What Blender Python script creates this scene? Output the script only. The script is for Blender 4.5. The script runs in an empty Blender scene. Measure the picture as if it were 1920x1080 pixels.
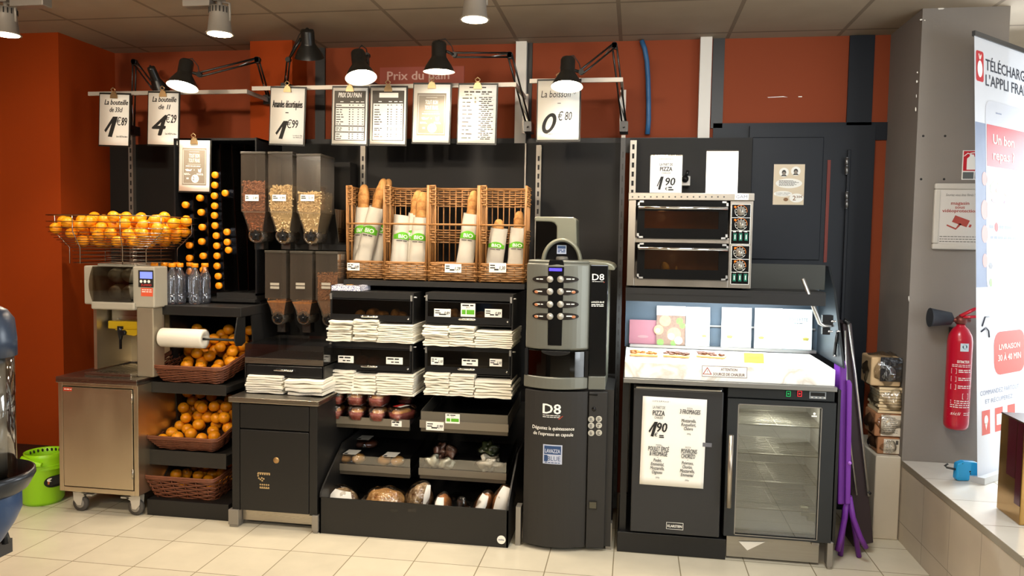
import bpy, math, random
from mathutils import Vector, Matrix, noise
random.seed(7)
S = bpy.context.scene
COL = S.collection
# ------------------------------------------------------------------ camera
FPX, CAMH = 1447.0, 1.46
_d = Vector((230, 80, -FPX)).normalized()
_u = Vector((420, 24860, FPX)).normalized(); _u = (_u - _d * _d.dot(_u)).normalized()
_x = _d.cross(_u)
R3 = Matrix((_x, _d, _u))                      # camera axes -> world
cd = bpy.data.cameras.new('camera'); cam = bpy.data.objects.new('camera', cd); COL.objects.link(cam)
cam.matrix_world = Matrix.Translation((0, 0, CAMH)) @ R3.to_4x4()
cd.sensor_width = 36; cd.lens = 36 * FPX / 1920; cd.clip_start = .05; cd.clip_end = 60
S.camera = cam
# ------------------------------------------------------------------ world, lights, exposure
S.view_settings.view_transform = 'Standard'; S.view_settings.look = 'None'
S.view_settings.gamma = 1; S.view_settings.use_curve_mapping = False
S.view_settings.exposure = 0.0
S.cycles.max_bounces = 8; S.cycles.transparent_max_bounces = 16; S.cycles.use_denoising = True
S.cycles.caustics_reflective = False; S.cycles.caustics_refractive = False; S.cycles.sample_clamp_indirect = 4
wd = bpy.data.worlds.new('world'); S.world = wd; wd.use_nodes = True
wd.node_tree.nodes['Background'].inputs[0].default_value = (.80, .88, 1, 1)
wd.node_tree.nodes['Background'].inputs[1].default_value = 0.9
WARM, COOL = (1, .85, .66), (.88, .95, 1)
def light(kind, name, loc, to, power, color, **kw):
    l = bpy.data.lights.new(name, kind); l.energy = power; l.color = color
    for k, v in kw.items(): setattr(l, k, v)
    o = bpy.data.objects.new(name, l); COL.objects.link(o); o.location = loc
    o.rotation_euler = (Vector(to) - Vector(loc)).to_track_quat('-Z', 'Y').to_euler()
    return o
# shop ceiling spots further back in the room, behind the photographer's position
for i, (x, y) in enumerate(((-2.6, 1.6), (-1.2, 1.5), (0.2, 1.5), (-2.2, -.4), (0, -.4))):
    light('SPOT', 'ceiling_spot_light', (x, y, 2.42), (x * .95 - .1, 3.95, 1.15 if y > 1 else .8), (88, 82, 48, 100, 55)[i], WARM, spot_size=1.5, spot_blend=.6, shadow_soft_size=.06)
# added frontal fill for the unseen rest of the shop
light('AREA', 'shop_fill', (-.9, -1.6, 2.48), (-.9, 3.6, 1.2), 28, (1, .90, .76), shape='RECTANGLE', size=3.2, size_y=.25)
light('AREA', 'cool_front_fill', (1.9, -1.4, 2.35), (.75, 3.5, .25), 22, (.84, .93, 1), shape='RECTANGLE', size=1.3, size_y=.9)  # added cool fill towards the right floor and the fridge fronts
light('AREA', 'overhead_floor_fill', (.55, 2.5, 2.58), (.6, 3.3, 0), 38, (.90, .96, 1), shape='SQUARE', size=.7)  # added overhead fill to brighten the right floor, no panel hangs there
# daylight falling in through the shop window on the right
light('AREA', 'window_daylight', (2.6, 4.86, 1.35), (1.9, 3.0, .5), 230, COOL, shape='RECTANGLE', size=1.8, size_y=1.8)
light('SPOT', 'floor_patch_spot', (3.1, .4, 2.4), (.92, .95, 0), 420, COOL, spot_size=.36, spot_blend=.15, shadow_soft_size=.05)  # added spot: lights the unseen floor patch that the fridge glass reflects
light('AREA', 'right_side_fill', (3.0, 1.4, 1.0), (1.3, 4.0, .4), 72, COOL, shape='RECTANGLE', size=1.4, size_y=2.0)  # added cool fill from the right for the lower column and floor

# ------------------------------------------------------------------ materials
def lin(c):
    if isinstance(c, str): c = tuple(int(c[i:i + 2], 16) / 255 for i in (0, 2, 4))
    return tuple(v / 12.92 if v <= .04045 else ((v + .055) / 1.055) ** 2.4 for v in c) + (1,)
MATS = {}
def mat(key, col='808080', rough=.5, metal=0, var=0, vs=30, bump=0, bs=200, emit=0, trans=0, alpha=1, ior=1.45, spec=.5, coat=0, tl=0, aniso=None, sss=0):
    if key in MATS: return MATS[key]
    m = bpy.data.materials.new(key); m.use_nodes = True; nt = m.node_tree; N = nt.nodes; b = N['Principled BSDF']
    c = lin(col); I = b.inputs
    I['Base Color'].default_value = c; I['Roughness'].default_value = rough; I['Metallic'].default_value = metal
    I['Transmission Weight'].default_value = trans; I['Alpha'].default_value = alpha; I['IOR'].default_value = ior
    I['Specular IOR Level'].default_value = spec; I['Coat Weight'].default_value = coat
    if sss: I['Subsurface Weight'].default_value = sss; I['Subsurface Radius'].default_value = (.02, .008, .003)
    if emit: I['Emission Color'].default_value = c; I['Emission Strength'].default_value = emit
    tc = N.new('ShaderNodeTexCoord')
    if var or aniso:
        n = N.new('ShaderNodeTexNoise'); n.inputs['Scale'].default_value = vs; n.inputs['Detail'].default_value = 4
        mp = N.new('ShaderNodeMapping'); nt.links.new(tc.outputs['Object'], mp.inputs[0]); nt.links.new(mp.outputs[0], n.inputs['Vector'])
        if aniso: mp.inputs['Scale'].default_value = aniso
        mx = N.new('ShaderNodeMix'); mx.data_type = 'RGBA'; v = var or .12
        mx.inputs[6].default_value = tuple(min(1, q * (1 - v)) for q in c[:3]) + (1,); mx.inputs[7].default_value = tuple(min(1, q * (1 + v)) for q in c[:3]) + (1,)
        nt.links.new(n.outputs[0], mx.inputs[0]); nt.links.new(mx.outputs[2], I['Base Color'])
        if aniso:
            mr = N.new('ShaderNodeMapRange'); mr.inputs['To Min'].default_value = max(.05, rough - .1); mr.inputs['To Max'].default_value = rough + .12
            nt.links.new(n.outputs[0], mr.inputs[0]); nt.links.new(mr.outputs[0], I['Roughness'])
    if bump:
        n2 = N.new('ShaderNodeTexNoise'); n2.inputs['Scale'].default_value = bs; n2.inputs['Detail'].default_value = 3
        nt.links.new(tc.outputs['Object'], n2.inputs['Vector'])
        bp = N.new('ShaderNodeBump'); bp.inputs['Strength'].default_value = bump; bp.inputs['Distance'].default_value = .002
        nt.links.new(n2.outputs[0], bp.inputs['Height']); nt.links.new(bp.outputs[0], I['Normal'])
    if tl:
        t = N.new('ShaderNodeBsdfTranslucent'); t.inputs[0].default_value = c
        ms = N.new('ShaderNodeMixShader'); ms.inputs[0].default_value = tl
        nt.links.new(b.outputs[0], ms.inputs[1]); nt.links.new(t.outputs[0], ms.inputs[2]); nt.links.new(ms.outputs[0], N['Material Output'].inputs[0])
    MATS[key] = m; return m
def clear(key, tint='ffffff', refl=.10, rough=.05, glossy=1, haze=0, hcol='d8dcec', crinkle=0):
    """thin clear plastic or pane: see-through with a reflection that grows at grazing angles"""
    if key in MATS: return MATS[key]
    m = bpy.data.materials.new(key); m.use_nodes = True; nt = m.node_tree; N = nt.nodes; N.remove(N['Principled BSDF'])
    t = N.new('ShaderNodeBsdfTransparent'); t.inputs[0].default_value = lin(tint)
    g = N.new('ShaderNodeBsdfGlossy'); g.inputs['Roughness'].default_value = rough; g.inputs['Color'].default_value = (glossy,) * 3 + (1,)
    f = N.new('ShaderNodeFresnel'); f.inputs[0].default_value = 1.45
    a = N.new('ShaderNodeMath'); a.operation = 'MULTIPLY_ADD'; a.inputs[1].default_value = .8; a.inputs[2].default_value = refl
    ms = N.new('ShaderNodeMixShader'); L = nt.links.new
    L(f.outputs[0], a.inputs[0]); L(a.outputs[0], ms.inputs[0]); L(t.outputs[0], ms.inputs[1]); L(g.outputs[0], ms.inputs[2]); out = ms.outputs[0]
    if haze:
        d = N.new('ShaderNodeBsdfDiffuse'); d.inputs[0].default_value = lin(hcol); m2 = N.new('ShaderNodeMixShader'); m2.inputs[0].default_value = haze
        L(out, m2.inputs[1]); L(d.outputs[0], m2.inputs[2]); out = m2.outputs[0]
    if crinkle:
        tc = N.new('ShaderNodeTexCoord'); n = N.new('ShaderNodeTexNoise'); n.inputs['Scale'].default_value = crinkle; n.inputs['Detail'].default_value = 2; n.inputs['Distortion'].default_value = 1.2
        bp = N.new('ShaderNodeBump'); bp.inputs['Strength'].default_value = 1; bp.inputs['Distance'].default_value = .012; L(tc.outputs['Object'], n.inputs['Vector']); L(n.outputs[0], bp.inputs['Height']); L(bp.outputs[0], g.inputs['Normal'])
    L(out, N['Material Output'].inputs[0])
    MATS[key] = m; return m
def tiles(key, col, groutcol, axes, size, off, mortar=.004, rough=.25, var=.05, sx=1):
    m = bpy.data.materials.new(key); m.use_nodes = True; nt = m.node_tree; N = nt.nodes; b = N['Principled BSDF']; L = nt.links.new
    tc = N.new('ShaderNodeTexCoord'); sp = N.new('ShaderNodeSeparateXYZ'); cb = N.new('ShaderNodeCombineXYZ')
    L(tc.outputs['Object'], sp.inputs[0])
    for k in (0, 1):
        ad = N.new('ShaderNodeMath'); ad.operation = 'SUBTRACT'; ad.inputs[1].default_value = off[k] - 60 * size
        L(sp.outputs['XYZ'.index(axes[k])], ad.inputs[0]); L(ad.outputs[0], cb.inputs[k])
    br = N.new('ShaderNodeTexBrick'); br.offset = 0; br.squash = 1
    c = lin(col); br.inputs['Color1'].default_value = tuple(q * (1 - var) for q in c[:3]) + (1,); br.inputs['Color2'].default_value = c
    br.inputs['Mortar'].default_value = lin(groutcol); br.inputs['Scale'].default_value = 1; br.inputs['Mortar Size'].default_value = mortar / 2
    br.inputs['Mortar Smooth'].default_value = .1; br.inputs['Brick Width'].default_value = size * sx; br.inputs['Row Height'].default_value = size
    L(cb.outputs[0], br.inputs['Vector'])
    n = N.new('ShaderNodeTexNoise'); n.inputs['Scale'].default_value = 6; n.inputs['Detail'].default_value = 6; L(tc.outputs['Object'], n.inputs['Vector'])
    mx = N.new('ShaderNodeMix'); mx.data_type = 'RGBA'; mx.blend_type = 'MULTIPLY'; mx.inputs[0].default_value = .22
    L(br.outputs[0], mx.inputs[6]); L(n.outputs[0], mx.inputs[7]); L(mx.outputs[2], b.inputs['Base Color'])
    mr = N.new('ShaderNodeMapRange'); mr.inputs['To Min'].default_value = rough; mr.inputs['To Max'].default_value = .8; L(br.outputs['Fac'], mr.inputs[0]); L(mr.outputs[0], b.inputs['Roughness'])
    bp = N.new('ShaderNodeBump'); bp.invert = True; bp.inputs['Strength'].default_value = .4; bp.inputs['Distance'].default_value = .003
    L(br.outputs['Fac'], bp.inputs['Height']); L(bp.outputs[0], b.inputs['Normal'])
    return m
def mottled(key, c0, c1, sc, rough=.75):
    m = mat(key, c0, rough, bump=.6, bs=70)
    nt = m.node_tree; N = nt.nodes; n = N.new('ShaderNodeTexNoise'); n.inputs['Scale'].default_value = sc; n.inputs['Detail'].default_value = 6; n.inputs['Roughness'].default_value = .65
    cr = N.new('ShaderNodeValToRGB'); e = cr.color_ramp.elements; e[0].position = .36; e[0].color = lin(c0); e[1].position = .66; e[1].color = lin(c1)
    tc = N.new('ShaderNodeTexCoord'); nt.links.new(tc.outputs['Object'], n.inputs['Vector']); nt.links.new(n.outputs[0], cr.inputs[0]); nt.links.new(cr.outputs[0], N['Principled BSDF'].inputs['Base Color']); return m
BLK = mat('black powder coat', '1b1a19', .42, bump=.15, bs=500)
BLK2 = mat('black satin metal', '161617', .3)
PANEL = mat('black back panel', '181614', .55, spec=.3, bump=.12, bs=300, var=.15, vs=8)
NAVY = mat('dark navy door paint', '171b22', .45, spec=.3, bump=.1, bs=120, var=.1, vs=6)
ORG = mat('orange wall paint', '92380c', .7, spec=.15, var=.05, vs=3, bump=.1, bs=90)
ORG2 = mat('orange panel paint', '843c1f', .65, spec=.2, var=.04, vs=3)
GREY = mat('grey plaster', '827a72', .85, var=.07, vs=5, bump=.3, bs=60)
STEEL = mat('brushed steel', 'b3aca0', .28, 1, aniso=(1, 1, 60), vs=2)
STEELV = mat('brushed steel sheet', 'd8cbb0', .36, 1, aniso=(3, 3, 1.6), vs=2)
CHROME = mat('chrome', 'e0e0e0', .12, 1)
ALU = mat('aluminium', 'c4c4c2', .35, 1)
WHITE = mat('white painted metal', 'd8d4cc', .45)
PAPER = mat('white paper', 'f2efe6', .75, bump=.08, bs=30)
NAPKIN = mat('white paper bag', 'efeadb', .8, bump=.25, bs=40, var=.04, vs=20)
INK = mat('black ink', '1c1a18', .7)
DGREY = mat('dark grey print', '59544c', .75, var=.06, vs=60)
RED = mat('red print', 'd0302c', .6)
GREEN = mat('green print', '5aa81e', .7)
WHITEP = mat('white print', 'f4f2ea', .7)
TAN = mat('tan print', 'cdbb9c', .7)
ORFRUIT = mat('orange peel', 'f59a14', .36, var=.14, vs=9, bump=.35, bs=160, sss=.1)
CAPM = mat('orange bottle cap', 'f5920e', .35)
WICK = mat('honey wicker', '986d40', .5, var=.3, vs=50)
WICKD = mat('honey wicker rod', '95683a', .5, var=.2, vs=40)
BWICK = mat('brown wicker', '70402a', .5, var=.3, vs=50)
CLEAR = clear('clear plastic')
CLEARD = clear('smoked acrylic', 'c8c3ba', .06, .08)
CLEARG = clear('clear glass', 'f2f6f4', .02, .01)
PLASTIC = clear('crinkled clear film', 'faf8f4', .10, .10, crinkle=30)
CRUST = mottled('bread crust', '8f5c28', 'c89455', 30)
CRUSTL = mat('pale bun crust', 'dfa65e', .55, var=.2, vs=10)
CRUSTD = mottled('rustic bread crust', '583619', 'c9ae84', 34)
BROWNB = mat('brown bread', '5a2e1a', .7, var=.3, vs=15)
BULB = mat('lit bulb', 'fff0d8', .5, emit=30)
SPOTFACE = mat('lit spot lens', 'fff2dc', .5, emit=22)
MARBLE = None
DARKGREY = mat('dark grey plastic', '3a3a3a', .45)
SILV = mat('silver grey plastic', '74756c', .34, .35)
PURPLE = mat('purple plastic', '6f2f96', .45)
BROWNP = mat('dark brown laminate', '2e2226', .5)

# ------------------------------------------------------------------ mesh helpers
def P(px, py, Y):
    r = R3 @ Vector((px - 960, 540 - py, -FPX)); return Vector((0, 0, CAMH)) + r * (Y / r.y)
def PZ(px, py, z=0):
    r = R3 @ Vector((px - 960, 540 - py, -FPX)); return Vector((0, 0, CAMH)) + r * ((z - CAMH) / r.z)
def R4(x0, y0, x1, y1, Y):
    ym, xm = (y0 + y1) / 2, (x0 + x1) / 2
    return P(x0, ym, Y).x, P(x1, ym, Y).x, P(xm, y1, Y).z, P(xm, y0, Y).z
WM = {}                       # world matrix of each thing while it is being built
class M:
    def __init__(s): s.v = []; s.f = []; s.mi = []; s.sm = []; s.cur = 0
    def mark(s): return len(s.v)
    def xf(s, i, m):
        for k in range(i, len(s.v)): s.v[k] = m @ Vector(s.v[k])
        return s
    def add(s, vs, fs, smooth=False):
        b = len(s.v); s.v += [Vector(q) for q in vs]
        for f in fs: s.f.append(tuple(b + k for k in f)); s.mi.append(s.cur); s.sm.append(smooth)
        return b
    def box(s, x0, x1, y0, y1, z0, z1):
        x0, x1 = min(x0, x1), max(x0, x1); y0, y1 = min(y0, y1), max(y0, y1); z0, z1 = min(z0, z1), max(z0, z1)
        s.add([(x0, y0, z0), (x1, y0, z0), (x1, y1, z0), (x0, y1, z0), (x0, y0, z1), (x1, y0, z1), (x1, y1, z1), (x0, y1, z1)],
              [(0, 3, 2, 1), (4, 5, 6, 7), (0, 1, 5, 4), (1, 2, 6, 5), (2, 3, 7, 6), (3, 0, 4, 7)]); return s
    def rect(s, r, y0, y1): return s.box(r[0], r[1], y0, y1, r[2], r[3])
    def prism(s, pts, axis, a, b):
        """outline pts extruded along axis; for 'x' pts are (y,z), for 'y' (x,z), for 'z' (x,y)"""
        n = len(pts); mk = {'x': lambda p, t: (t, p[0], p[1]), 'y': lambda p, t: (p[0], t, p[1]), 'z': lambda p, t: (p[0], p[1], t)}[axis]
        ar = sum(pts[i][0] * pts[(i + 1) % n][1] - pts[(i + 1) % n][0] * pts[i][1] for i in range(n))
        q = list(pts) if (ar > 0) == (axis != 'y') else list(pts)[::-1]
        if b < a: a, b = b, a
        s.add([mk(p, a) for p in q] + [mk(p, b) for p in q], [tuple(range(n))[::-1], tuple(range(n, 2 * n))] + [(i, (i + 1) % n, n + (i + 1) % n, n + i) for i in range(n)]); return s
    def tube(s, pts, r, n=6, closed=False, caps=True, flat=1.0):
        pts = [Vector(p) for p in pts]; k = len(pts); rr = r if isinstance(r, (list, tuple)) else [r] * k
        vs = []; up = None
        for i, p in enumerate(pts):
            a = pts[i - 1] if (i or closed) else p; c = pts[(i + 1) % k] if (i < k - 1 or closed) else p
            t = (c - a); t = t.normalized() if t.length > 1e-9 else Vector((0, 0, 1))
            if up is None:
                up = Vector((0, 0, 1)) if abs(t.z) < .9 else Vector((1, 0, 0))
            up = (up - t * t.dot(up)); up = up.normalized() if up.length > 1e-6 else t.orthogonal().normalized()
            sd = t.cross(up)
            for j in range(n):
                th = 2 * math.pi * (j + .5) / n; vs.append(p + (sd * math.cos(th) * flat + up * math.sin(th)) * rr[i])
        fs = []
        for i in range(k if closed else k - 1):
            for j in range(n):
                fs.append((i * n + j, i * n + (j + 1) % n, ((i + 1) % k) * n + (j + 1) % n, ((i + 1) % k) * n + j))
        s.add(vs, fs, True)
        if caps and not closed:
            b = len(s.v) - len(vs)
            for f in (tuple(b + j for j in range(n))[::-1], tuple(b + (k - 1) * n + j for j in range(n))): s.f.append(f); s.mi.append(s.cur); s.sm.append(False)
        return s
    def lathe(s, prof, c=(0, 0, 0), n=24, axis='z', smooth=True, caps=True):
        vs = []; fs = []; k = len(prof)
        for (r, h) in prof:
            for j in range(n):
                th = 2 * math.pi * j / n; a, b = r * math.cos(th), r * math.sin(th)
                q = {'z': (a, b, h), 'y': (a, h, -b), 'x': (h, a, b)}[axis]; vs.append((q[0] + c[0], q[1] + c[1], q[2] + c[2]))
        for i in range(k - 1):
            for j in range(n): fs.append((i * n + j, i * n + (j + 1) % n, (i + 1) * n + (j + 1) % n, (i + 1) * n + j))
        b = s.add(vs, fs, smooth)
        for idx, rv in ((0, True), (k - 1, False)):
            if caps and prof[idx][0] > 1e-6:
                f = tuple(b + idx * n + j for j in range(n)); s.f.append(f[::-1] if rv else f); s.mi.append(s.cur); s.sm.append(False)
        return s
    def cyl(s, c, r, h, axis='z', n=20): return s.lathe([(r, 0), (r, h)], c, n, axis)
    def ell(s, c, rx, ry, rz, nu=16, nv=10, amp=0, fr=20, seed=0):
        vs = [(0, 0, -1)]; 
        for i in range(1, nv):
            ph = -math.pi / 2 + math.pi * i / nv
            for j in range(nu): th = 2 * math.pi * j / nu; vs.append((math.cos(ph) * math.cos(th), math.cos(ph) * math.sin(th), math.sin(ph)))
        vs.append((0, 0, 1)); out = []
        for v in vs:
            q = Vector((v[0] * rx, v[1] * ry, v[2] * rz))
            if amp: q *= 1 + amp * noise.noise(q * fr + Vector((seed, seed * 1.7, 0)))
            out.append(q + Vector(c))
        fs = [(0, 1 + (j + 1) % nu, 1 + j) for j in range(nu)]
        for i in range(nv - 2):
            for j in range(nu): a = 1 + i * nu; fs.append((a + j, a + (j + 1) % nu, a + nu + (j + 1) % nu, a + nu + j))
        a = 1 + (nv - 2) * nu; fs += [(a + j, a + (j + 1) % nu, len(vs) - 1) for j in range(nu)]
        s.add(out, fs, True); return s
    def poly(s, pts, y=0.0, t=.0):
        """flat outline in the x-z plane facing -y"""
        if t: return s.prism(pts, 'y', y, y + t)
        n = len(pts); ar = sum(pts[i][0] * pts[(i + 1) % n][1] - pts[(i + 1) % n][0] * pts[i][1] for i in range(n))
        q = pts if ar > 0 else pts[::-1]
        s.add([(p[0], y, p[1]) for p in q], [tuple(range(n))]); return s
    def disc(s, x, z, r, y=0.0, n=24, rz=None):
        return s.poly([(x + r * math.cos(6.28319 * j / n), z + (rz or r) * math.sin(6.28319 * j / n)) for j in range(n)], y)
    def quad(s, x0, x1, z0, z1, y=0.0): return s.poly([(x0, z0), (x1, z0), (x1, z1), (x0, z1)], y)
    def gquad(s, x0, x1, z0, z1, y=0.0, n=10):
        s.add([(x0 + (x1 - x0) * i / n, y, z) for i in range(n + 1) for z in (z0, z1)], [(2 * i, 2 * i + 2, 2 * i + 3, 2 * i + 1) for i in range(n)]); return s
    def frame(s, x0, x1, z0, z1, w, y=0.0):
        s.quad(x0, x1, z0, z0 + w, y); s.quad(x0, x1, z1 - w, z1, y); s.quad(x0, x0 + w, z0, z1, y); return s.quad(x1 - w, x1, z0, z1, y)
    def text(s, body, x, z, h, y=0.0, align='C', shear=0, fit=None, bold=0):
        """lettering of cap height h with its baseline at z, in the x-z plane facing -y"""
        cu = bpy.data.curves.new('lettering', 'FONT'); cu.body = body; cu.size = h / .72; cu.shear = shear; cu.resolution_u = 2
        ob = bpy.data.objects.new('lettering', cu); me = bpy.data.meshes.new_from_object(ob)
        vs = [v.co.copy() for v in me.vertices]; fs = [tuple(p.vertices) for p in me.polygons]
        bpy.data.objects.remove(ob); bpy.data.curves.remove(cu); bpy.data.meshes.remove(me)
        if not vs: return s
        a, b = min(v.x for v in vs), max(v.x for v in vs); k = fit / (b - a) if fit else 1
        w = (b - a) * k; o = {'C': x - w / 2, 'L': x, 'R': x - w}[align]
        sh = [(0, 0)] if bold < .008 else [(-bold * h, 0), (bold * h, 0), (0, bold * h * .6), (0, -bold * h * .6)]
        for q, (dx, dz) in enumerate(sh): s.add([(o + (v.x - a) * k + dx, y - q * .00013, z + v.y + dz) for v in vs], fs)
        return s
    def lines(s, x0, x1, z1, n, dz, h, y=0.0, rag=.2):
        """rows of print too small to read"""
        for i in range(n):
            e = x1 - (x1 - x0) * rag * random.random(); x = x0
            while x < e - h * 2:
                w = min(random.uniform(2, 6) * h, e - x); s.quad(x, x + w, z1 - i * dz - h, z1 - i * dz, y); x += w + h * .9
        return s
    def build(s, name, mt, parent=None, local=False, bevel=0, seg=2, sub=0, solid=0, smooth=None):
        me = bpy.data.meshes.new(name); vs = s.v
        if parent is not None and not local:
            iv = WM[parent.name].inverted(); vs = [iv @ Vector(q) for q in vs]
        me.from_pydata([tuple(q) for q in vs], [], s.f)
        ms = mt if isinstance(mt, (list, tuple)) else [mt]
        for q in ms: me.materials.append(q)
        me.polygons.foreach_set('material_index', s.mi); me.polygons.foreach_set('use_smooth', s.sm if smooth is None else [smooth] * len(s.f)); me.update()
        o = bpy.data.objects.new(name, me); COL.objects.link(o)
        if parent is not None: o.parent = parent; WM[o.name] = WM[parent.name]
        else: WM[o.name] = Matrix()
        if solid: q = o.modifiers.new('thickness', 'SOLIDIFY'); q.thickness = solid; q.offset = 0
        if bevel: q = o.modifiers.new('bevel', 'BEVEL'); q.width = bevel; q.segments = seg; q.limit_method = 'ANGLE'; q.angle_limit = .6
        if sub: q = o.modifiers.new('smooth', 'SUBSURF'); q.levels = sub; q.render_levels = sub
        return o
def T(name, label, cat, loc=(0, 0, 0), rot=(0, 0, 0), group=None):
    o = bpy.data.objects.new(name, None); COL.objects.link(o); o.empty_display_size = .05
    o.location = loc; o.rotation_euler = rot; tag(o, label, cat, group)
    WM[o.name] = Matrix.Translation(loc) @ o.rotation_euler.to_matrix().to_4x4(); return o
def tag(o, label, cat, group=None, kind=None):
    o['label'] = label; o['category'] = cat
    if group: o['group'] = group
    if kind: o['kind'] = kind
    return o
def struct(name, m, mt, **kw):
    o = m.build(name, mt, **kw); o['kind'] = 'structure'; return o
def rebase(o, loc):
    """move the origin of a one-mesh thing to loc"""
    loc = Vector(loc); o.data.transform(Matrix.Translation(-loc)); o.location = loc; return o
KIDS = {}
def dup(root, loc=None, rot=None, label=None, group=None, scale=None):
    def cp(o, par):
        c = o.copy(); COL.objects.link(c)
        if par is not None: c.parent = par
        for ch in [q for q in o.children]: cp(ch, c)
        return c
    r = cp(root, None)
    if loc is not None: r.location = loc
    if rot is not None: r.rotation_euler = rot
    if scale is not None: r.scale = (scale,) * 3 if not isinstance(scale, tuple) else scale
    if label: r['label'] = label
    if group: r['group'] = group
    return r
def weave(m, path, rows, r, amp, z0=0., z1=1., nsp=None, spokes=True, closed=True, flat=.7, sr=None):
    """woven band: path(t, v) -> (point, outward normal); t along 0..1, v height 0..1"""
    n = nsp
    for i in range(rows):
        v = z0 + (z1 - z0) * (i + .5) / rows; pts = []
        for j in range(n * 2 if closed else n * 2 + 1):
            p, q = path(j / (2 * n), v); k = 0 if j % 2 else (1 if (j // 2 + i) % 2 else -1)
            pts.append(Vector(p) + Vector(q) * amp * k)
        m.tube(pts, r, 5, closed=closed, flat=flat)
    if spokes:
        for j in range(n if closed else n + 1):
            m.tube([Vector(path(j / n, z0 + (z1 - z0) * k / 2)[0]) for k in range(3)], sr or r * .8, 5)
def rpath(w, d, corner=.02):
    """closed rounded-rectangle walk (w x d, centred), returns f(t)->(x, y, nx, ny)"""
    a, b = w / 2 - corner, d / 2 - corner; segs = [2 * a, math.pi / 2 * corner, 2 * b, math.pi / 2 * corner] * 2; tot = sum(segs)
    def f(t):
        s_ = (t % 1) * tot; q = 0
        while s_ > segs[q] and q < 7: s_ -= segs[q]; q += 1
        k = s_ / segs[q]
        if q == 0: return -a + 2 * a * k, -b - corner, 0, -1
        if q == 2: return a + corner, -b + 2 * b * k, 1, 0
        if q == 4: return a - 2 * a * k, b + corner, 0, 1
        if q == 6: return -a - corner, b - 2 * b * k, -1, 0
        cx, cy, a0 = {1: (a, -b, -90), 3: (a, b, 0), 5: (-a, b, 90), 7: (-a, -b, 180)}[q]
        an = math.radians(a0 + 90 * k); return cx + corner * math.cos(an), cy + corner * math.sin(an), math.cos(an), math.sin(an)
    return f
# ------------------------------------------------------------------ the room
CEIL = 2.625
struct('floor', M().box(-4.6, 3.3, -3, 5.2, -.05, 0), tiles('cream floor tiles', 'e9dfc6', '8d8063', 'XY', .3, (.24, 3.345), .005, .22))
m = M().box(-4.6, 3.3, -3, 5.2, CEIL, CEIL + .05)
struct('ceiling', m, tiles('ceiling tiles', 'a2937f', '7d6f5e', 'XY', .59, (-.108, 3.815), .022, .8, .03))
struct('wall_back', M().box(-3.3, 1.345, 4.53, 4.7, 0, CEIL), ORG2)
struct('wall_left', M().box(-4.6, -3.3, 4.04, 5.2, 0, CEIL), ORG)
struct('baseboard_left', M().box(-4.6, -3.31, 3.74, 4.04, 0, .215), BLK, bevel=.004)
struct('wall_outer_left', M().box(-4.75, -4.6, -3, 5.2, 0, CEIL), ORG)
struct('wall_front', M().box(-4.6, 3.3, -3.1, -3, 0, CEIL), mat('shop wall', '8f8578', .8))
struct('wall_right', M().box(3.3, 3.4, -3, 5.2, 0, CEIL), GREY)
# grey column with chipped edges, the plinth beside it and the tiled sill
m = M(); m.box(1.345, 1.735, 4.06, 4.95, .41, CEIL); m.cur = 1
for (x, y, w, h) in ((1764, 16, 9, 3), (1727, 37, 3, 2), (1734, 38, 2, 1.5), (1720, 136, 1.5, 2), (1719, 153, 2, 3), (1717, 205, 1.2, 5), (1718, 180, 1, 4), (1704, 560, 1, 6)):
    q = [(w * (.6 + .5 * random.random()) * math.cos(a * 1.05), h * (.6 + .5 * random.random()) * math.sin(a * 1.05)) for a in range(6)]
    m.poly([(P(max(x + a, 1721 - (y - 15) * .035 + 1), y + b, 4.06).x, P(x, y + b, 4.06).z) for a, b in q], 4.0592)
m.cur = 2
for (x, y) in ((1731, 255), (1772, 255), (1727, 336), (1770, 336)):
    c = P(x, y, 4.06); m.disc(c.x, c.z, .006, 4.0593, 10)
struct('column', m, [GREY, mat('chipped plaster', 'e6e0d4', .9), INK])
struct('plinth', M().box(1.225, 1.345, 4.065, 4.53, 0, .425), mat('cream plaster', 'c9bda8', .8, var=.06, vs=8), bevel=.006)
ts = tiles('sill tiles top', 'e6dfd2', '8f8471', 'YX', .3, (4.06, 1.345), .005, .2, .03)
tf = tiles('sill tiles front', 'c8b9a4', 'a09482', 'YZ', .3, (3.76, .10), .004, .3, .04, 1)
m = M(); m.box(1.345, 3.3, 1.2, 4.95, .38, .41); m.cur = 1; m.box(1.348, 3.3, 1.2, 4.95, 0, .38)
struct('window_sill', m, [ts, tf], bevel=.002)
# shop window behind the banner
m = M(); m.box(1.735, 3.3, 4.9, 5.0, 2.2, CEIL); m.box(1.735, 1.80, 4.9, 4.98, .41, 2.2); m.box(3.24, 3.3, 4.9, 4.98, .41, 2.2); m.box(1.735, 3.3, 4.9, 4.98, .41, .46)
w = struct('window_1', m, mat('dark window frame', '3a3732', .5)); M().box(1.80, 3.24, 4.93, 4.94, .46, 2.2).build('glass', CLEARG, w)
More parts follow.
